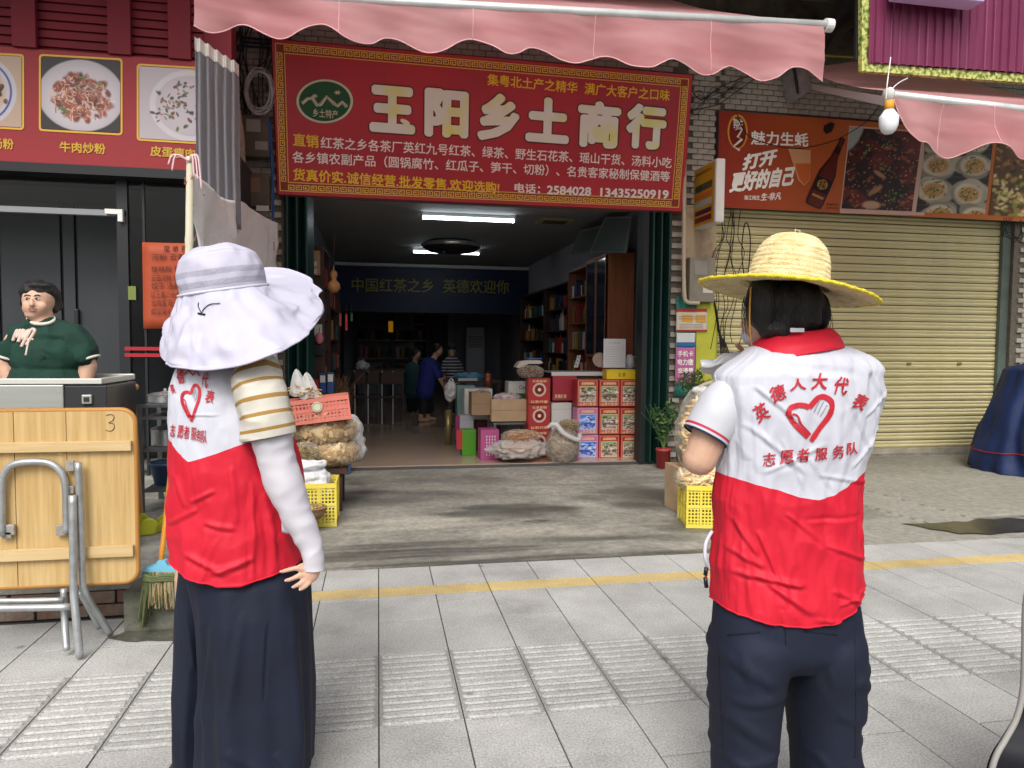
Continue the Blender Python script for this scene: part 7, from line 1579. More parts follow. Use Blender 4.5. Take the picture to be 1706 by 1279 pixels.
bv = bvh_of(vest); pm = MB()
for ch, x, y, w_, h, r in (('英', 1268, 686.5, 25, 29, -30), ('德', 1295, 655, 26, 27, -20), ('人', 1329, 640, 28, 20, -6), ('大', 1364, 635.5, 26, 27, 0), ('代', 1400, 643, 23, 30, 10), ('表', 1432, 669, 22, 27, 26)): px_char(pm, ch, x, y, w_, h, r, 1.66, .022, 0, .12)
for ch, x, y, w_, h in (('志', 1281, 765, 20, 22), ('愿', 1310, 761, 23, 23), ('者', 1337, 758, 20, 23), ('服', 1367.5, 755.5, 20, 20), ('务', 1395.5, 752, 19, 22), ('队', 1418.5, 746, 18, 20)): px_char(pm, ch, x, y, w_, h, -6, 1.66, .012, 0, .15)
heart(pm, lambda x, y: (1120 + x / 2.558, 360 + y / 2.558), 1.66, 8.8)
on_surface(pm, bv).build('printed_emblem', [M_vprt, M_vgry], vest)
sm2 = []
for x, y in ((1196, 612), (1192, 626), (1196, 650), (1206, 690), (1211, 725), (1206, 760), (1196, 784)):
    h = bv.ray_cast(CAM, ray(x, y).normalized())
    if h[0]: sm2.append(h[0] + V(0, -.001, 0))
MB().tube(crom(sm2, 6), .0028, 6).build('armhole_seam', M_vwht, vest, True)
# collar
def collar(u, v):
    th = u * 2 * math.pi; py = lerp(590, 549, v); xl = lerp(1236, 1291, v ** .8); xr = lerp(1396, 1379, v); b = lerp(.105, .066, v)
    c = (P((xl + xr) / 2, py, YW).x, YW + .01, P(xr, py, YW).x - P((xl + xr) / 2, py, YW).x, b, 2.1); p = ring_pt(c, th, P(1316, py, YW).z, .006)
    p.z += (p.x - c[0]) * (.16 * (1 - v) + .02) + .004 * math.sin(th * 3 + v * 4); return p + V(0, 0, .0) + V(math.cos(th), math.sin(th), 0) * (.003 * noise.noise(V(th * 2, v * 4, 0)) + .008 * math.sin(v * math.pi))
MB().grid(collar, 90, 16, wrap=True).build('collar', M_vred, vest, True, solid=.003)
MB().rbox(W(1318, 549, 1.72).x, W(1341, 549, 1.72).x, 1.722, 1.726, W(1318, 553, 1.72).z, W(1318, 546, 1.72).z, .001).build('neck_label', M_vwht, vest)
# polo sleeve with striped cuff
M_polo = mat('polo_white', (.51, .52, .56), .6, bump=.2, bs=20); M_nvy2 = mat('cuff_navy', (.015, .02, .06), .6)
s0, s1, s2 = W(1224, 650, 1.80), W(1201, 678, 1.795), W(1173.5, 727.5, 1.79)
def slm(u, v): return 1 if .905 < v <= .935 else 2 if .96 < v else 0
limb_ = limb(MB(), [s0 + V(.03, 0, .0), s0, s1, s2], [.03, .047, .064, .060], 40, 70, slm, lambda p, v, a: .006 * noise.noise(p * 14) + .004 * math.sin(a * 2 + v * 7) * (1 - v))
sl = limb_.build('polo_sleeve', [M_polo, mat('cuff_red', (.45, .03, .07), .6), M_nvy2], R_, True); md = sl.modifiers.new('s', 'SOLIDIFY'); md.thickness = .003; md.offset = -1
# second sleeve on the far arm
limb(MB(), [W(1420, 650, 1.86), W(1416, 700, 1.92), W(1410, 750, 1.96)], [.05, .05, .045], 24, 30).build('polo_sleeve', M_polo, R_, True)
# hair, mask, earring line, hat
hm = fuse([('e', W(1311, 506, 1.812), (.098, .098, .076)), ('e', W(1315, 530, 1.80), (.088, .075, .055)), ('e', W(1296, 550, 1.785), (.050, .045, .030)), ('e', W(1272, 505, 1.80), (.05, .06, .075)), ('e', W(1360, 520, 1.82), (.03, .05, .055))], .006, 4)
mesh_obj('hair', hm, M_hair, R_, disp=lambda p: .004 * math.sin(p.x * 130 + 9 * p.z + 2 * noise.noise(p * 20)))
ws = MB(); rn = random.Random(4)
for i in range(26): b0 = W(1372 + rn.uniform(-6, 4), 500 + rn.uniform(-10, 12), 1.80); ws.tube(crom([b0, b0 + V(.012 + rn.uniform(0, .012), 0, -.04), b0 + V(rn.uniform(0, .03), 0, -.085)], 4), .0006, 3)
for i in range(16): b0 = W(1241 + rn.uniform(-2, 6), 500 + rn.uniform(-8, 8), 1.80); ws.tube(crom([b0, b0 + V(-.006, 0, -.04), b0 + V(rn.uniform(-.005, .02), 0, -.09)], 4), .0006, 3)
ws.build('loose_hair', M_hair, R_)
mk = fuse([('e', W(1262, 556, 1.885), (.045, .05, .04))], .006, 2); mesh_obj('face_mask', mk, M_vwht, R_)
MB().tube(crom([W(1251, 478, 1.79), W(1249, 520, 1.785), W(1250, 560, 1.80), W(1256, 590, 1.84)], 6), .0022, 6).build('chin_strap', mat('orange_elastic', (.62, .30, .05), .6), R_)
# the hat
HC = W(1311, 480, 1.83); HX = (W(1467, 518, 1.83) - W(1156, 458, 1.83)).normalized(); HN = V(0, 1, 0).cross(HX); HN = -HN if HN.z < 0 else HN; HN = (HN + V(0, .004, 0)).normalized(); HX = (HX - HN * HX.dot(HN)).normalized(); HY = HN.cross(HX)
M_straw = mat('straw_braid', (.58, .44, .19), .7, col2=(.82, .72, .44), vs=30, stretch=(1, 1, 3), bump=.5, bs=120, detail=8)
hprof = crom([(r, z, 0) for r, z in ((.238, -.012), (.19, -.004), (.15, .002), (.120, .006), (.109, .016), (.103, .045), (.097, .08), (.084, .115), (.062, .138), (.035, .148), (.004, .150))], 12)
def hat(u, v):
    s_ = v * (len(hprof) - 1); i = min(int(s_), len(hprof) - 2); q = hprof[i].lerp(hprof[i + 1], s_ - i); th = u * 2 * math.pi
    rowf = v * 26; row = int(rowf); fr = rowf - row; d = .0022 * math.sin(fr * math.pi) ** .6 + .0011 * math.sin(th * 95 + (fr - .5) * 5 * (1 if row % 2 else -1) + row * 1.3)
    wob = .004 * math.sin(th * 3 + 1) * (1 - v) if v < .4 else 0
    d2 = .003 * noise.noise(V(math.cos(th) * 4, math.sin(th) * 4, v * 6))
    n_ = (q.x / .25 * (0 if v < .35 else 1)); rr = q.x + (d + d2) * (1 if v > .38 else .1)
    return HC + HX * rr * math.cos(th) + HY * rr * math.sin(th) + HN * (q.y + wob + (d + d2 if v <= .38 else d * .3) + (-.018 * abs(math.cos(th)) ** 3 * 0))
ht = MB().grid(hat, 420, 156, wrap=True).build('straw_hat', M_straw, R_, True); md = ht.modifiers.new('s', 'SOLIDIFY'); md.thickness = .004; md.offset = -1
ht['label'] = 'woven straw hat with a yellow bound brim'
MB().tube([Vector(hat(i / 140, 0.002)) for i in range(140)], [.0052 + .0006 * math.sin(i * 1.7) for i in range(140)], 8, closed=True).build('brim_binding', mat('yellow_binding', (.74, .60, .04), .6, bump=.6, bs=200), ht, True)
MB().tube(crom([Vector(hat(.62, .985)), Vector(hat(.62, .985)) + HN * .012, HC + HN * .163, Vector(hat(.95, .985)) + HN * .012, Vector(hat(.95, .985))], 6), .002, 6).build('top_cord', mat('beige_cord', (.5, .42, .3), .6), ht)
# white paper held up in front of the chest
pp = thing('paper_sheets', 'crumpled white paper held up at the left shoulder of the straw hatted person', 'paper', W(1200, 612, 1.99))
def pap(u, v, o=0): q = W(lerp(1166, 1242, u), lerp(lerp(600, 586, u), lerp(618, 612, u) + 6 * math.sin(u * 3.1), v) + 3 * math.sin(u * 7), 1.99 - .035 * math.sin(v * 3.1)); return q + V(0, -.01 * math.sin(u * 5 + v * 3) + o, .008 * noise.noise(V(u * 4, v * 4, o * 50)) + o)
M_ppr = mat('white_sheet_paper', (.62, .63, .66), .6)
MB().grid(lambda u, v: pap(u, v), 24, 14).build('sheet', M_ppr, pp, True, solid=.001)
MB().grid(lambda u, v: pap(lerp(.3, .98, u), lerp(.2, 1.5, v), .008), 20, 14).build('sheet', M_ppr, pp, True, solid=.001)
# phone and strap at the waist
bg_ = thing('waist_bag', 'thin white strap and black clip hanging at the left hip of the straw hatted person', 'strap', W(1172, 930, 1.82))
MB().tube(crom([W(1186, 885, 1.82), W(1176, 905, 1.80), W(1175, 930, 1.79), W(1181, 948, 1.8)], 6), .005, 8).build('strap', M_vwht, bg_, True)
MB().tube([W(1177, 945, 1.78), W(1175, 958, 1.78)], .006, 8).build('clip', M_blk, bg_, True); MB().tube([W(1175, 962, 1.78), W(1177, 978, 1.78)], .006, 8).build('toggle', M_blk, bg_, True); MB().tube([W(1176, 950, 1.78), W(1176, 970, 1.78)], .003, 6).build('red_cord', M_vred, bg_, True)
# shoes
for x in (1236, 1386):
    c = W(x, 1496); MB().grid(lambda u, v, c=c: V(c.x + (.048 - .01 * v) * math.cos(u * 6.283) * (1 if v < .8 else 1 - (v - .8) * 3), 1.87 + (.135 - .05 * v) * math.sin(u * 6.283) - .02 * v, .006 + .085 * v), 28, 8, wrap=True).build('shoe', mat('dark_shoe', (.03, .03, .035), .5), R_, True)

# ---------------------------------------------------------------- white hatted volunteer
YV = 2.30
L_ = thing('person', 'volunteer in a wide white sun hat with striped sleeve seen from behind on the left', 'person', (P(400, 1000, YV).x, YV, 0))
def W(x, y, Y=YV): return P(x, y, Y)
shapes = [('e', W(376, 500, 2.34), (.085, .10, .115)), ('e', W(396, 535, 2.38), (.055, .06, .06)), ('c', W(376, 540, 2.34), W(374, 620, 2.32), .055, .06), ('e', W(372, 690), (.10, .14, .17)), ('e', W(390, 850), (.12, .14, .2)), ('e', W(400, 960), (.14, .14, .12)),
          ('c', W(425, 640, 2.13), W(452, 735, 2.11), .05, .046), ('c', W(452, 735, 2.11), W(474, 800, 2.10), .045, .041), ('c', W(474, 800, 2.10), W(512, 895, 2.09), .040, .028), ('c', W(512, 895, 2.09), W(523, 944, 2.08), .027, .022),
          ('c', W(350, 650, 2.5), W(370, 800, 2.52), .045, .04), ('c', W(370, 800, 2.52), W(420, 880, 2.6), .036, .025), ('e', W(428, 893, 2.62), (.03, .03, .04)),
          ('c', W(330, 960, 2.42), W(322, 1280, 2.42), .07, .04), ('c', W(440, 960, 2.26), W(430, 1290, 2.26), .08, .045)]
hd = W(517, 955, 2.075); shapes += [('e', hd, (.026, .018, .030), Matrix.Rotation(.5, 4, 'Y'))]
for ch in (([(510, 949), (494, 946), (481, 949), (470, 952)], .0085), ([(510, 957), (498, 959), (487, 964), (477, 967)], .0085), ([(513, 963), (504, 969), (496, 974), (489, 978)], .0082), ([(519, 967), (512, 974), (506, 979), (501, 982)], .0072), ([(516, 945), (507, 941), (500, 943), (494, 947)], .0092)):
    q = ch[0]; off = (0, -.010, -.012, -.008); thumb = q[0] == (516, 945)
    for i in range(3): shapes.append(('c', W(*q[i], 2.07 + (off[i] if not thumb else .022)), W(*q[i + 1], 2.07 + (off[i + 1] if not thumb else .02)), ch[1] * (1 - .1 * i), ch[1] * (1 - .1 * (i + 1))))
body = mesh_obj('body', fuse(shapes, .0040, 3), M_skin, L_)
for q in ((468, 952), (476, 967), (488, 978), (500, 982)):
    c = W(*q, 2.055); MB().ell(c, (.004, .0025, .0035), 6).build('fingernail', mat('fingernail', (.62, .42, .36), .3), L_, True)
# culottes
def cul(p):
    a = math.atan2(p.y - YV, p.x - W(430, 1100).x); k = smooth((.75 - p.z) / .5)
    return (.010 * math.sin(a * 7 + 1.5 + p.z * 1.2) + .006 * math.sin(a * 13 + p.z * 2)) * (.35 + .65 * k) + ridge((p.x, p.y, p.z * .35), 8, .012, 3) + folds(p, cf)
cf = [(V2(W(a, b)), V2(W(c, d)), w_, h) for a, b, c, d, w_, h in ((352, 1010, 338, 1250, .010, -.010), (372, 990, 345, 1180, .014, .010), (420, 980, 400, 1140, .012, .006), (460, 1000, 455, 1120, .005, -.006), (490, 960, 505, 1240, .014, .008), (400, 1190, 470, 1250, .014, .008), (470, 1200, 500, 1260, .010, .008), (300, 1000, 322, 1120, .010, .006))]
for rows_, n1_ in ((px_rows([(930, 300, 400, .12, .06), (1000, 296, 372, .12, .09), (1100, 293, 362, .13, .10), (1200, 292, 352, .13, .10), (1259, 292, 350, .13, .10)], YV + .02), 0), (px_rows([(925, 310, 505, .15), (960, 318, 513, .165, -.01), (1020, 330, 516, .165, -.03), (1100, 336, 518, .165, -.04), (1200, 333, 521, .16, -.05), (1282, 330, 520, .155, -.05)], YV), 1)):
    f2 = interp_rows(rows_); z0_, z1_ = min(r[0] for r in rows_), max(r[0] for r in rows_)
    def cg(u, v, f2=f2, z0_=z0_, z1_=z1_):
        c = f2(lerp(z0_, z1_, v)); th = u * 6.28319; p = ring_pt((c[0], c[1], c[2], c[3], 2.0), th, lerp(z0_, z1_, v)); return p + V(math.cos(th), math.sin(th), 0) * cul(p)
    MB().grid(cg, 200, 150, wrap=True).build('trouser_leg', M_navy, L_, True, solid=.003)
vr = px_rows([(585, 345, 405, .06, .02), (600, 318, 432, .09, .01), (614, 298, 446, .125), (640, 289, 464, .15), (680, 286, 478, .168), (720, 285, 488, .175), (780, 285, 500, .178), (850, 286, 506, .18), (910, 287, 508, .185), (975, 288, 509, .19)], YV)
vf2 = interp_rows(vr); zt2 = W(375, 587).z
b2 = [(278, 734), (285, 738), (300, 750), (321, 766), (345, 759), (371, 751), (400, 741), (425, 733), (470, 735), (520, 735)]; bX2 = [W(x, y, YV - .12).x for x, y in b2]; bZ2 = [W(x, y, YV - .12).z for x, y in b2]
h2 = [(278, 942), (300, 950), (330, 960), (365, 966), (400, 965), (440, 958), (480, 947), (515, 932)]; hX2 = [W(x, y, YV - .12).x for x, y in h2]; hZ2 = [W(x, y, YV - .12).z for x, y in h2]
vfold2 = [(V2(W(a, b)), V2(W(c, d)), w_, h) for a, b, c, d, w_, h in ((330, 684, 385, 684, .003, .003), (300, 860, 350, 830, .006, .005), (340, 820, 380, 800, .006, .005), (330, 900, 400, 930, .009, .007), (370, 930, 440, 905, .009, .008), (360, 850, 410, 860, .007, .006), (400, 760, 410, 850, .008, .006), (433, 780, 436, 940, .006, .006), (450, 800, 470, 930, .009, .007), (310, 780, 330, 830, .007, .004), (320, 950, 440, 945, .005, .004), (470, 870, 500, 920, .008, .006), (290, 800, 296, 930, .007, .004), (380, 870, 350, 950, .006, .005), (345, 770, 350, 830, .004, .003))]
def vest2(u, v):
    th = u * 2 * math.pi; x0 = ring_pt(vf2(W(375, 800).z), th, 0).x; zb_ = np.interp(x0, bX2, bZ2); zh = np.interp(x0, hX2, hZ2)
    if math.sin(th) > 0: zb_ = bZ2[-1]; 
    z = lerp(zh, zb_, v / .5) if v < .5 else lerp(zb_, zt2, (v - .5) / .5)
    c = vf2(z); p = ring_pt(c, th, z); n_ = V(p.x - c[0], p.y - c[1], 0).normalized(); low = smooth((zb_ + .05 - z) / .2)
    q = crumple((p.x, p.z * 1.2, th), 5, .005) + ridge((p.x * 1.3 + p.z * .4, p.z, 1), 7, .007 + .011 * low, 5) + ridge((p.x * 2, p.z, 4), 14, .005, 9)
    if math.sin(th) < .3: q += folds(p, vfold2) * 1.4
    return p + n_ * (q * min(1, (zt2 - z) / .06))
m_ = MB().grid(vest2, 200, 170, mi=lambda u, v: 1 if v < .5 else 0, wrap=True); vest = m_.build('vest', [M_vwht, M_vred], L_, True); md = vest.modifiers.new('s', 'SOLIDIFY'); md.thickness = .002; md.offset = -1
MB().tube([vest2(i / 120, .004) for i in range(120)], .0028, 6, closed=True).build('hem', M_vred, vest, True)
bv = bvh_of(vest); pm = MB()
for ch, x, y, w_, h, r in (('英', 289, 648, 7, 16, -20), ('德', 302, 627, 12, 25, -8), ('人', 315, 617, 15, 17, 0), ('大', 328, 617, 13, 20, 4), ('代', 342, 634, 11, 26, 8), ('表', 350.5, 661, 14, 22, 12)): px_char(pm, ch, x, y, w_, h, r, 2.12, .022)
for ch, x, y, w_, h in (('志', 289, 717, 8, 21), ('愿', 302, 719, 10, 22), ('者', 312, 720, 9, 22), ('服', 323.5, 722, 9, 21), ('务', 332, 725, 8, 20), ('队', 341, 727, 10, 22)): px_char(pm, ch, x, y, w_, h, 4, 2.12, .012)
heart(pm, lambda x, y: (302 + (x - 483) * 33 / 207, 638 + (y - 758) * 66 / 207), 2.12, 4.6)
on_surface(pm, bv, step=.01, Yp=2.12).build('printed_emblem', [M_vprt, M_vgry], vest)
# armhole piping lying on the vest
ap_ = MB(); pts = []
for x, y in ((436, 600), (418, 610), (402, 626), (395, 645), (396, 668), (403, 695), (413, 718), (428, 738)):
    h = bv.ray_cast(CAM, ray(x, y).normalized()); pts.append((h[0] if h[0] else W(x, y, 2.14)) + V(0, -.004, 0))
ap_.tube(crom(pts, 6), .004, 8).build('armhole_piping', M_vwht, vest, True)
# striped sleeve
M_crm = mat('cream_jersey', (.58, .55, .48), .7, bump=.2, bs=40); M_bst = mat('brown_stripe', (.33, .19, .05), .7)
def stripe(u, v): ph = (v * 7.6 + .4) % 1; return 1 if ph < .25 and v > .05 else 0
slv = limb(MB(), [W(404, 606, 2.20), W(424, 612, 2.16), W(433, 645, 2.13), (W(442, 690, 2.115)), W(449, 727, 2.11)], [.035, .058, .074, .077, .075], 44, 152, stripe, lambda p, v, a: .006 * noise.noise(p * 12) + ridge(p, 14, .015), 1.0)
sv = slv.build('striped_sleeve', [M_crm, M_bst], L_, True); md = sv.modifiers.new('s', 'SOLIDIFY'); md.thickness = .003; md.offset = -1
limb(MB(), [W(452, 715, 2.11), W(457, 750, 2.108), W(472, 800, 2.10), W(491, 850, 2.095), W(512, 895, 2.09), W(522, 928, 2.082), W(523, 949, 2.08)], [.054, .054, .052, .046, .036, .030, .030], 36, 90, 0, lambda p, v, a: .0035 * noise.noise(V(p.x * 6, p.y * 6, p.z * 30)) + ridge((p.x, p.y, p.z * 2), 12, .007)).build('arm_sleeve', M_wslv, L_, True, solid=.002)
MB().grid(lambda u, v: W(lerp(467, 478, u) + 3 * v, lerp(838, 886, v) + u * 3, 2.13 - .01 * math.sin(v * 3)), 4, 14).build('waist_tie', M_vwht, vest, True, solid=.002)
# the hat
M_hatw = mat('white_hat_cloth', (.48, .47, .57), .7, var=.03, vs=5, bump=.25, bs=18); M_mesh = mat('hat_mesh_band', (.36, .35, .43), .7, bump=.3, bs=150)
hc = W(374, 487, 2.33); ax = (W(359, 411, 2.32) - hc).normalized(); hx = (W(437, 463, 2.33) - W(312, 502, 2.33)).normalized(); hx = (hx - ax * hx.dot(ax)).normalized(); hy = ax.cross(hx)
cp_ = crom([(r, z, 0) for r, z in ((.126, 0), (.128, .03), (.125, .065), (.117, .095), (.100, .122), (.070, .141), (.035, .149), (.002, .150))], 10)
def crown(u, v):
    s_ = v * (len(cp_) - 1); i = min(int(s_), len(cp_) - 2); q = cp_[i].lerp(cp_[i + 1], s_ - i); th = u * 2 * math.pi; r = q.x * (1 + .02 * math.sin(th * 3) * v) + .008 * noise.noise(V(math.cos(th) * 3, math.sin(th) * 3, v * 5)) * min(1, v * 4 + .2) * (1 if q.x > .02 else 0)
    if abs(v - .56) < .012: r -= .0015
    return hc + hx * r * math.cos(th) + hy * r * math.sin(th) + ax * (q.y * .97 + .010 * noise.noise(V(math.cos(th) * 2 * q.x * 8, math.sin(th) * 2 * q.x * 8, 3)) * v)
def cmat(u, v): return 1 if .09 < v < .17 or .225 < v < .31 else 0
ht = MB().grid(crown, 110, 80, mi=cmat, wrap=True).build('sun_hat', [M_hatw, M_mesh], L_, True); ht['label'] = 'white bucket sun hat with a long neck flap and grey mesh band'
rim = [(272, 596, 2.30), (283, 607, 2.20), (310, 613, 2.12), (345, 616, 2.06), (400, 608, 2.03), (450, 590, 2.03), (490, 573, 2.08), (516, 556, 2.15), (522, 536, 2.26), (536, 489, 2.46), (512, 463, 2.62), (470, 447, 2.70), (420, 452, 2.74), (370, 475, 2.73), (320, 505, 2.66), (288, 545, 2.50), (274, 578, 2.38)]
rp3 = [W(*q) for q in rim]; rc3 = crom(rp3, 14, closed=True); NR = len(rc3)
ang = [math.atan2((p - hc).dot(hy), (p - hc).dot(hx)) for p in rc3]
def brim(u, v):
    i = int(round(u * NR)) % NR; p1 = rc3[i]; th = ang[i]; p0 = hc + (hx * math.cos(th) + hy * math.sin(th)) * .127 + ax * .004
    p = p0.lerp(p1, v); out = V(p1.x - hc.x, p1.y - hc.y, 0).normalized()
    near = smooth((2.45 - p1.y) / .2); p += (out * lerp(.012, -.004, near) + V(0, 0, .006)) * math.sin(v * math.pi)
    p += out * (.010 * math.sin(th * 6 + v * 2.5) * v + .022 * noise.noise(V(math.cos(th) * 2.2, math.sin(th) * 2.2, v * 2.2 + 4)) * v ** .6 + ridge((math.cos(th), math.sin(th), v * .5), 3, .05, 2) * v ** .5 + .012 * noise.noise(V(math.cos(th) * 6, math.sin(th) * 6, v * 5)) * v ** .5) * (1 if v < .98 else .7)
    return p
MB().grid(brim, NR, 60, wrap=True).build('neck_flap', M_hatw, ht, True, solid=.002)
MB().tube([brim(i / NR, 1) for i in range(0, NR, 2)], .0032, 6, closed=True).build('rim_piping', M_hatw, ht, True)
MB().tube([hc + (hx * math.cos(t) + hy * math.sin(t)) * .1295 + ax * .006 for t in [i * .1 for i in range(63)]], .0045, 8, closed=True).build('hat_strap', M_vwht, ht, True)
fcd = lambda x, y: (lambda h: (h + V(0, -.012, 0)))(W(x, y, 2.2))
hbv = BVHTree.FromPolygons([Vector(brim(i / NR, j / 20)) for j in range(21) for i in range(NR)], [(j * NR + i, j * NR + (i + 1) % NR, (j + 1) * NR + (i + 1) % NR, (j + 1) * NR + i) for j in range(20) for i in range(NR)])
def onhat(x, y):
    h = hbv.ray_cast(CAM, ray(x, y).normalized()); return (h[0] if h[0] else W(x, y, 2.2)) + V(0, -.005, 0)
ck = MB(); ck.tube(crom([onhat(331, 504), onhat(331, 511), onhat(335, 519), onhat(337, 522)], 5), .0013, 6); ck.tube(crom([onhat(367, 505), onhat(350, 507), onhat(340, 515), onhat(336, 522)], 5), .0013, 6); ck.tube([onhat(331, 522), onhat(342, 524)], .0035, 6)
ck.build('black_draw_cord', M_blk, ht, True)
for x, Y in ((322, 2.42), (432, 2.25)): c = W(x, 1290, Y); MB().grid(lambda u, v, c=c, Y=Y: V(c.x + .03 + (.115 - .04 * v) * math.cos(u * 6.283), Y + (.045 - .01 * v) * math.sin(u * 6.283), .004 + .06 * v), 28, 6, wrap=True).build('shoe', mat('dark_shoe'), L_, True)

# ---------------------------------------------------------------- shopkeeper in green
YK2 = 4.62
K_ = thing('person', 'shopkeeper with short black hair in a dark green shirt standing behind the steel cart', 'person', (P(78, 800, YK2).x, YK2, .19))
def W(x, y, Y=YK2): return P(x, y, Y)
def face_person(): pass
s = .0039
shapes = [('e', W(64, 501), (.082, .088, .094)), ('e', W(60, 513, 4.585), (.070, .066, .058)), ('e', W(56, 524, 4.575), (.045, .045, .030)), ('c', W(52, 500, 4.525), W(53, 507, 4.515), .010, .014), ('e', W(46, 508, 4.55), (.028, .02, .025)), ('e', W(69, 510, 4.555), (.03, .022, .027)), ('e', W(87, 503, 4.63), (.010, .018, .03)),
          ('c', W(68, 522), W(72, 552), .062, .068), ('e', W(80, 605), (.17, .11, .17)), ('e', W(82, 690), (.20, .15, .2)), ('c', W(128, 572), W(146, 610, 4.60), .062, .052), ('c', W(146, 610, 4.60), W(138, 665, 4.56), .050, .034), ('e', W(136, 676, 4.55), (.04, .03, .05)),
          ('c', W(26, 568), W(10, 606, 4.6), .058, .048), ('c', W(10, 606, 4.6), W(20, 660, 4.56), .046, .034), ('e', W(22, 670, 4.55), (.04, .03, .05)), ('c', W(55, 720), W(55, 850), .09, .06), ('c', W(105, 720), W(105, 850), .09, .06), ('c', W(55, 850), V(W(55, 850).x, YK2, .23), .055, .045), ('c', W(105, 850), V(W(105, 850).x, YK2, .23), .055, .045)]
for bx_, s_ in ((136, -1), (22, 1)):
    for k in range(4): q = W(bx_ - 5 + k * 3.2, 684, 4.54); shapes.append(('c', q, q + V(.004 * s_, -.01, -.05), .010, .008))
    q = W(bx_ + 6 * s_, 676, 4.53); shapes.append(('c', q, q + V(.02 * s_, -.01, -.035), .011, .009))
body = mesh_obj('body', fuse(shapes, .006, 2), M_skin, K_); bb_ = bvh_of(body)
def onf(x, y, o=.002):
    d = ray(x, y).normalized(); h = bb_.ray_cast(CAM, d); return (h[0] if h[0] else W(x, y, 4.53)) - d * o
M_lip = mat('lips', (.38, .17, .14), .5); M_eyew = mat('eye_white', (.55, .5, .48), .3); M_brow = mat('brow_hair', (.025, .018, .015), .8)
for x in (45.5, 62): 
    c = onf(x, 498, -.004); e = MB().ell(c, (.015, .008, .0062), 8).build('eye', M_eyew, K_, True); MB().ell(c + V(0, -.005, 0), (.0062, .004, .0062), 8).build('iris', M_blk, e, True)
    MB().tube(crom([onf(x - 4, 497.6), onf(x, 495.8), onf(x + 4, 497.4)], 4), .0022, 6).build('upper_eyelid', M_brow, e, True)
    MB().tube(crom([onf(x - 5, 493.2), onf(x - 1, 491.2), onf(x + 5, 492.6)], 4), .0034, 6).build('eyebrow', M_brow, K_, True)
MB().tube(crom([onf(46.5, 514.8), onf(50, 513.4), onf(53.5, 513.8), onf(57, 513.4), onf(61, 515)], 4), [.0015] + [.003] * 15 + [.0015], 6).build('upper_lip', M_lip, K_, True)
MB().tube(crom([onf(49, 515.6), onf(54, 517.4), onf(59, 515.8)], 4), .0042, 6).build('lower_lip', M_lip, K_, True)
nn = MB(); nn.ell(onf(50.5, 508.6, 0), (.002, .002, .0014), 6).ell(onf(55.8, 508.6, 0), (.002, .002, .0014), 6).build('nostril', M_brow, K_, True)
mesh_obj('hair', fuse([('e', W(65, 486, 4.645), (.098, .100, .070)), ('e', W(73, 497, 4.69), (.094, .078, .095)), ('e', W(64, 476.5, 4.615), (.076, .072, .030)), ('e', W(42, 489, 4.64), (.016, .045, .045)), ('e', W(39, 503, 4.66), (.018, .04, .04)), ('e', W(90, 507, 4.67), (.020, .045, .055)), ('e', W(87, 494, 4.645), (.018, .045, .055)), ('e', W(92, 506, 4.74), (.045, .045, .045))], .007, 3), M_hair, K_, disp=lambda p: .004 * math.sin(p.x * 100 + p.z * 40))
M_grn = mat('dark_green_cotton', (.008, .036, .025), .85, var=.12, vs=5, bump=.3, bs=24); M_ivory = mat('ivory_trim', (.62, .58, .50), .7)
shirt = fuse([('e', W(80, 560), (.20, .11, .055)), ('c', W(70, 545), W(120, 566), .07, .085), ('c', W(68, 545), W(36, 562), .07, .08), ('e', W(82, 595), (.205, .15, .15)), ('e', W(80, 650), (.24, .17, .2)), ('c', W(122, 563), W(139, 589, 4.60), .085, .080), ('c', W(34, 563), W(17, 585, 4.60), .075, .068), ('t', [W(70, 540), W(72, 552)], [.07, .09])], .009, 4)
mesh_obj('shirt', shirt, M_grn, K_, disp=lambda p: ridge(p, 9, .03, 3) + ridge((p.x + p.z, p.y, p.z), 5, .03))
MB().tube([W(68.5 + 22 * math.cos(a), 530 + 0 * math.sin(a), YK2 + .078 * math.sin(a)) + V(0, 0, .03 * math.sin(a) - .004) for a in [i * .2618 for i in range(24)]], .010, 8, closed=True).build('neck_trim', M_ivory, K_, True)
def cuffring(c, ax_, r): 
    ax_ = ax_.normalized(); u = ax_.cross(V(0, 1, 0)).normalized(); w_ = ax_.cross(u); return MB().tube([c + u * r * math.cos(a) + w_ * r * math.sin(a) for a in [i * .2618 for i in range(24)]], .008, 6, closed=True).build('sleeve_trim', M_ivory, K_, True)
cuffring(W(145.5, 599, 4.60), W(146, 610) - W(128, 572), .066); cuffring(W(11.5, 595, 4.60), W(10, 606) - W(24, 568), .056)
shb = K_.children; so_ = [c for c in K_.children if c.name.startswith('shirt')][0]; sb_ = bvh_of(so_)
def ons(x, y): d = ray(x, y).normalized(); h = sb_.ray_cast(CAM, d); return (h[0] if h[0] else W(x, y, 4.45)) - d * .004
gr_ = MB()
for pts, r in (([(22, 568), (26, 556), (30, 550), (29, 562), (33, 552), (36, 549)], .010), ([(31, 570), (36, 556), (40, 550), (39, 565), (45, 553), (50, 550)], .011), ([(36, 578), (44, 562), (53, 549), (58, 551), (52, 562), (44, 575)], .010), ([(43, 566), (50, 564), (56, 566)], .006), ([(43, 592), (45, 582), (47, 570)], .006)): gr_.tube(crom([ons(*p) for p in pts], 5), r, 6)
gr_.build('brushed_letters', mat('pale_print', (.58, .45, .38), .7), so_, True)
mesh_obj('trousers', fuse([('e', W(80, 700), (.22, .16, .13)), ('c', W(55, 730), V(W(55, 850).x, YK2, .30), .105, .08), ('c', W(105, 730), V(W(105, 850).x, YK2, .30), .105, .08)], .015, 2), mat('dark_trousers', (.02, .02, .025), .8), K_)
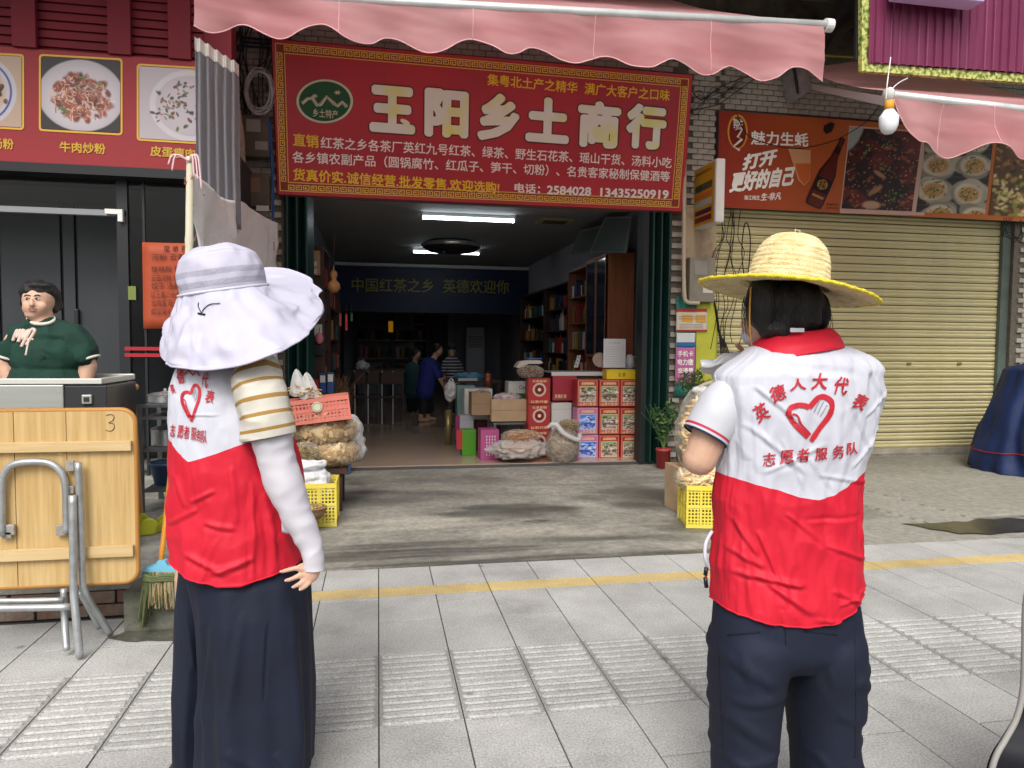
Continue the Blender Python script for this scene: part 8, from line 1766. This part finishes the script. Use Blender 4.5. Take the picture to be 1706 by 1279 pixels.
for x in (55, 105): c = V(W(x, 850).x, YK2, .19); MB().grid(lambda u, v, c=c: c + V(.045 * math.cos(u * 6.283), -.04 + .12 * math.sin(u * 6.283) * (1 - .4 * v), .004 + .07 * v), 24, 6, wrap=True).build('shoe', mat('dark_shoe'), K_, True)

# ---------------------------------------------------------------- people deep in the shop
def figure(label, Y, fx, headpx, pose, shirtm, stripes=None):
    """pose: dict of pixel chains at depth Y"""
    q = lambda p: P(p[0], p[1], Y + (p[2] if len(p) > 2 else 0)); g_ = thing('person', label, 'person', (q(pose['hip']).x, Y, FZ)); k = .0107 * Y / 12.8
    hd_ = q(headpx); hip, chest = q(pose['hip']), q(pose['chest']); sh = [('e', hd_, (.08, .095, .11)), ('c', hd_, chest, .055, .06), ('c', chest, hip, .13, .12)]
    ft = []
    for i, lg_ in enumerate(pose['legs']): kn_, an = q(lg_[0]), q(lg_[1]); an.z = FZ + .06; sh += [('c', hip, kn_, .075, .06), ('c', kn_, an, .055, .035), ('c', an + V(0, 0, -.02), an + V(.13, 0, -.03), .035, .03)]; ft.append((kn_, an))
    for ar in pose['arms']:
        a, b, c = map(q, ar); sh += [('c', a, b, .045, .038), ('c', b, c, .036, .026), ('e', c, (.035, .03, .045))]
        for z in range(4): sh.append(('c', c + V(-.02 + z * .013, 0, -.03), c + V(-.015 + z * .013, .005, -.075), .009, .008))
        sh.append(('c', c + V(.03, 0, 0), c + V(.045, 0, -.04), .01, .009))
    mesh_obj('body', fuse(sh, .012, 2), M_skin, g_)
    cl = [('c', chest, hip, .165, .165), ('e', chest, (.19, .15, .13))] + [('c', q(ar[0]), q(ar[0]).lerp(q(ar[1]), .75), .075, .07) for ar in pose['arms']]
    o = mesh_obj('shirt', fuse(cl, .016, 3), shirtm, g_, disp=lambda p: ridge(p, 8, .02))
    mesh_obj('trousers', fuse([('e', hip, (.16, .15, .13))] + [('c', hip, kn_, .10, .09) for kn_, an in ft] + [('c', kn_, kn_.lerp(an, pose.get('tl', .9)), .085, .07) for kn_, an in ft], .016, 2), mat('dark_trousers'), g_)
    mesh_obj('hair', fuse([('e', hd_ + V(*pose.get('hair', (-.02, 0, .03))), (.088, .10, .095))], .012, 2), M_hair, g_)
M_stp = mat('striped_jersey', (.10, .10, .13), .8); n = M_stp.node_tree; wv = n.nodes.new('ShaderNodeTexWave'); wv.bands_direction = 'Z'; wv.inputs['Scale'].default_value = 5.2; wv.inputs['Distortion'].default_value = .8; rp_ = n.nodes.new('ShaderNodeValToRGB'); rp_.color_ramp.elements[0].position = .55; rp_.color_ramp.elements[1].position = .62; rp_.color_ramp.elements[0].color = (.02, .02, .035, 1); rp_.color_ramp.elements[1].color = (.4, .4, .42, 1)
tc = n.nodes.new('ShaderNodeTexCoord'); n.links.new(tc.outputs['Object'], wv.inputs[0]); n.links.new(wv.outputs['Fac'], rp_.inputs[0]); n.links.new(rp_.outputs[0], n.nodes['Principled BSDF'].inputs['Base Color'])
figure('man in a blue polo shirt bending forward deep inside the shop', 12.8, 0, (730, 583), dict(hip=(708, 652), chest=(716, 610), legs=[((705, 680), (700, 704)), ((716, 680, .2), (712, 704, .2))], arms=[((724, 612, -.12), (732, 630, -.15), (742, 648, -.1)), ((724, 612, .15), (736, 628, .2), (748, 640, .2))], tl=.3), mat('royal_blue_cotton', (.02, .03, .20), .8))
figure('person in a dark striped top leaning behind the man in blue', 14.0, 0, (752, 582), dict(hip=(752, 648), chest=(752, 606), legs=[((750, 670), (748, 694)), ((758, 670), (758, 694))], arms=[((742, 606, -.1), (738, 622, -.15), (742, 636, -.1)), ((762, 606), (770, 620), (774, 632))], hair=(0, 0, .03)), M_stp)
figure('person in a teal shirt standing behind the man in blue', 14.6, 0, (694, 590), dict(hip=(686, 652), chest=(688, 616), legs=[((684, 670), (684, 690)), ((692, 670), (692, 690))], arms=[((680, 614), (677, 630), (680, 644)), ((697, 614), (700, 630), (702, 640))]), mat('teal_cotton', (.03, .09, .10), .8))
for o in list(bpy.data.objects):
    if o.type == 'MESH' and not len(o.data.polygons): print('EMPTY MESH', o.name)
print('tris ~', sum(len(o.data.polygons) for o in bpy.data.objects if o.type == 'MESH') * 2, 'objects', len(bpy.data.objects))
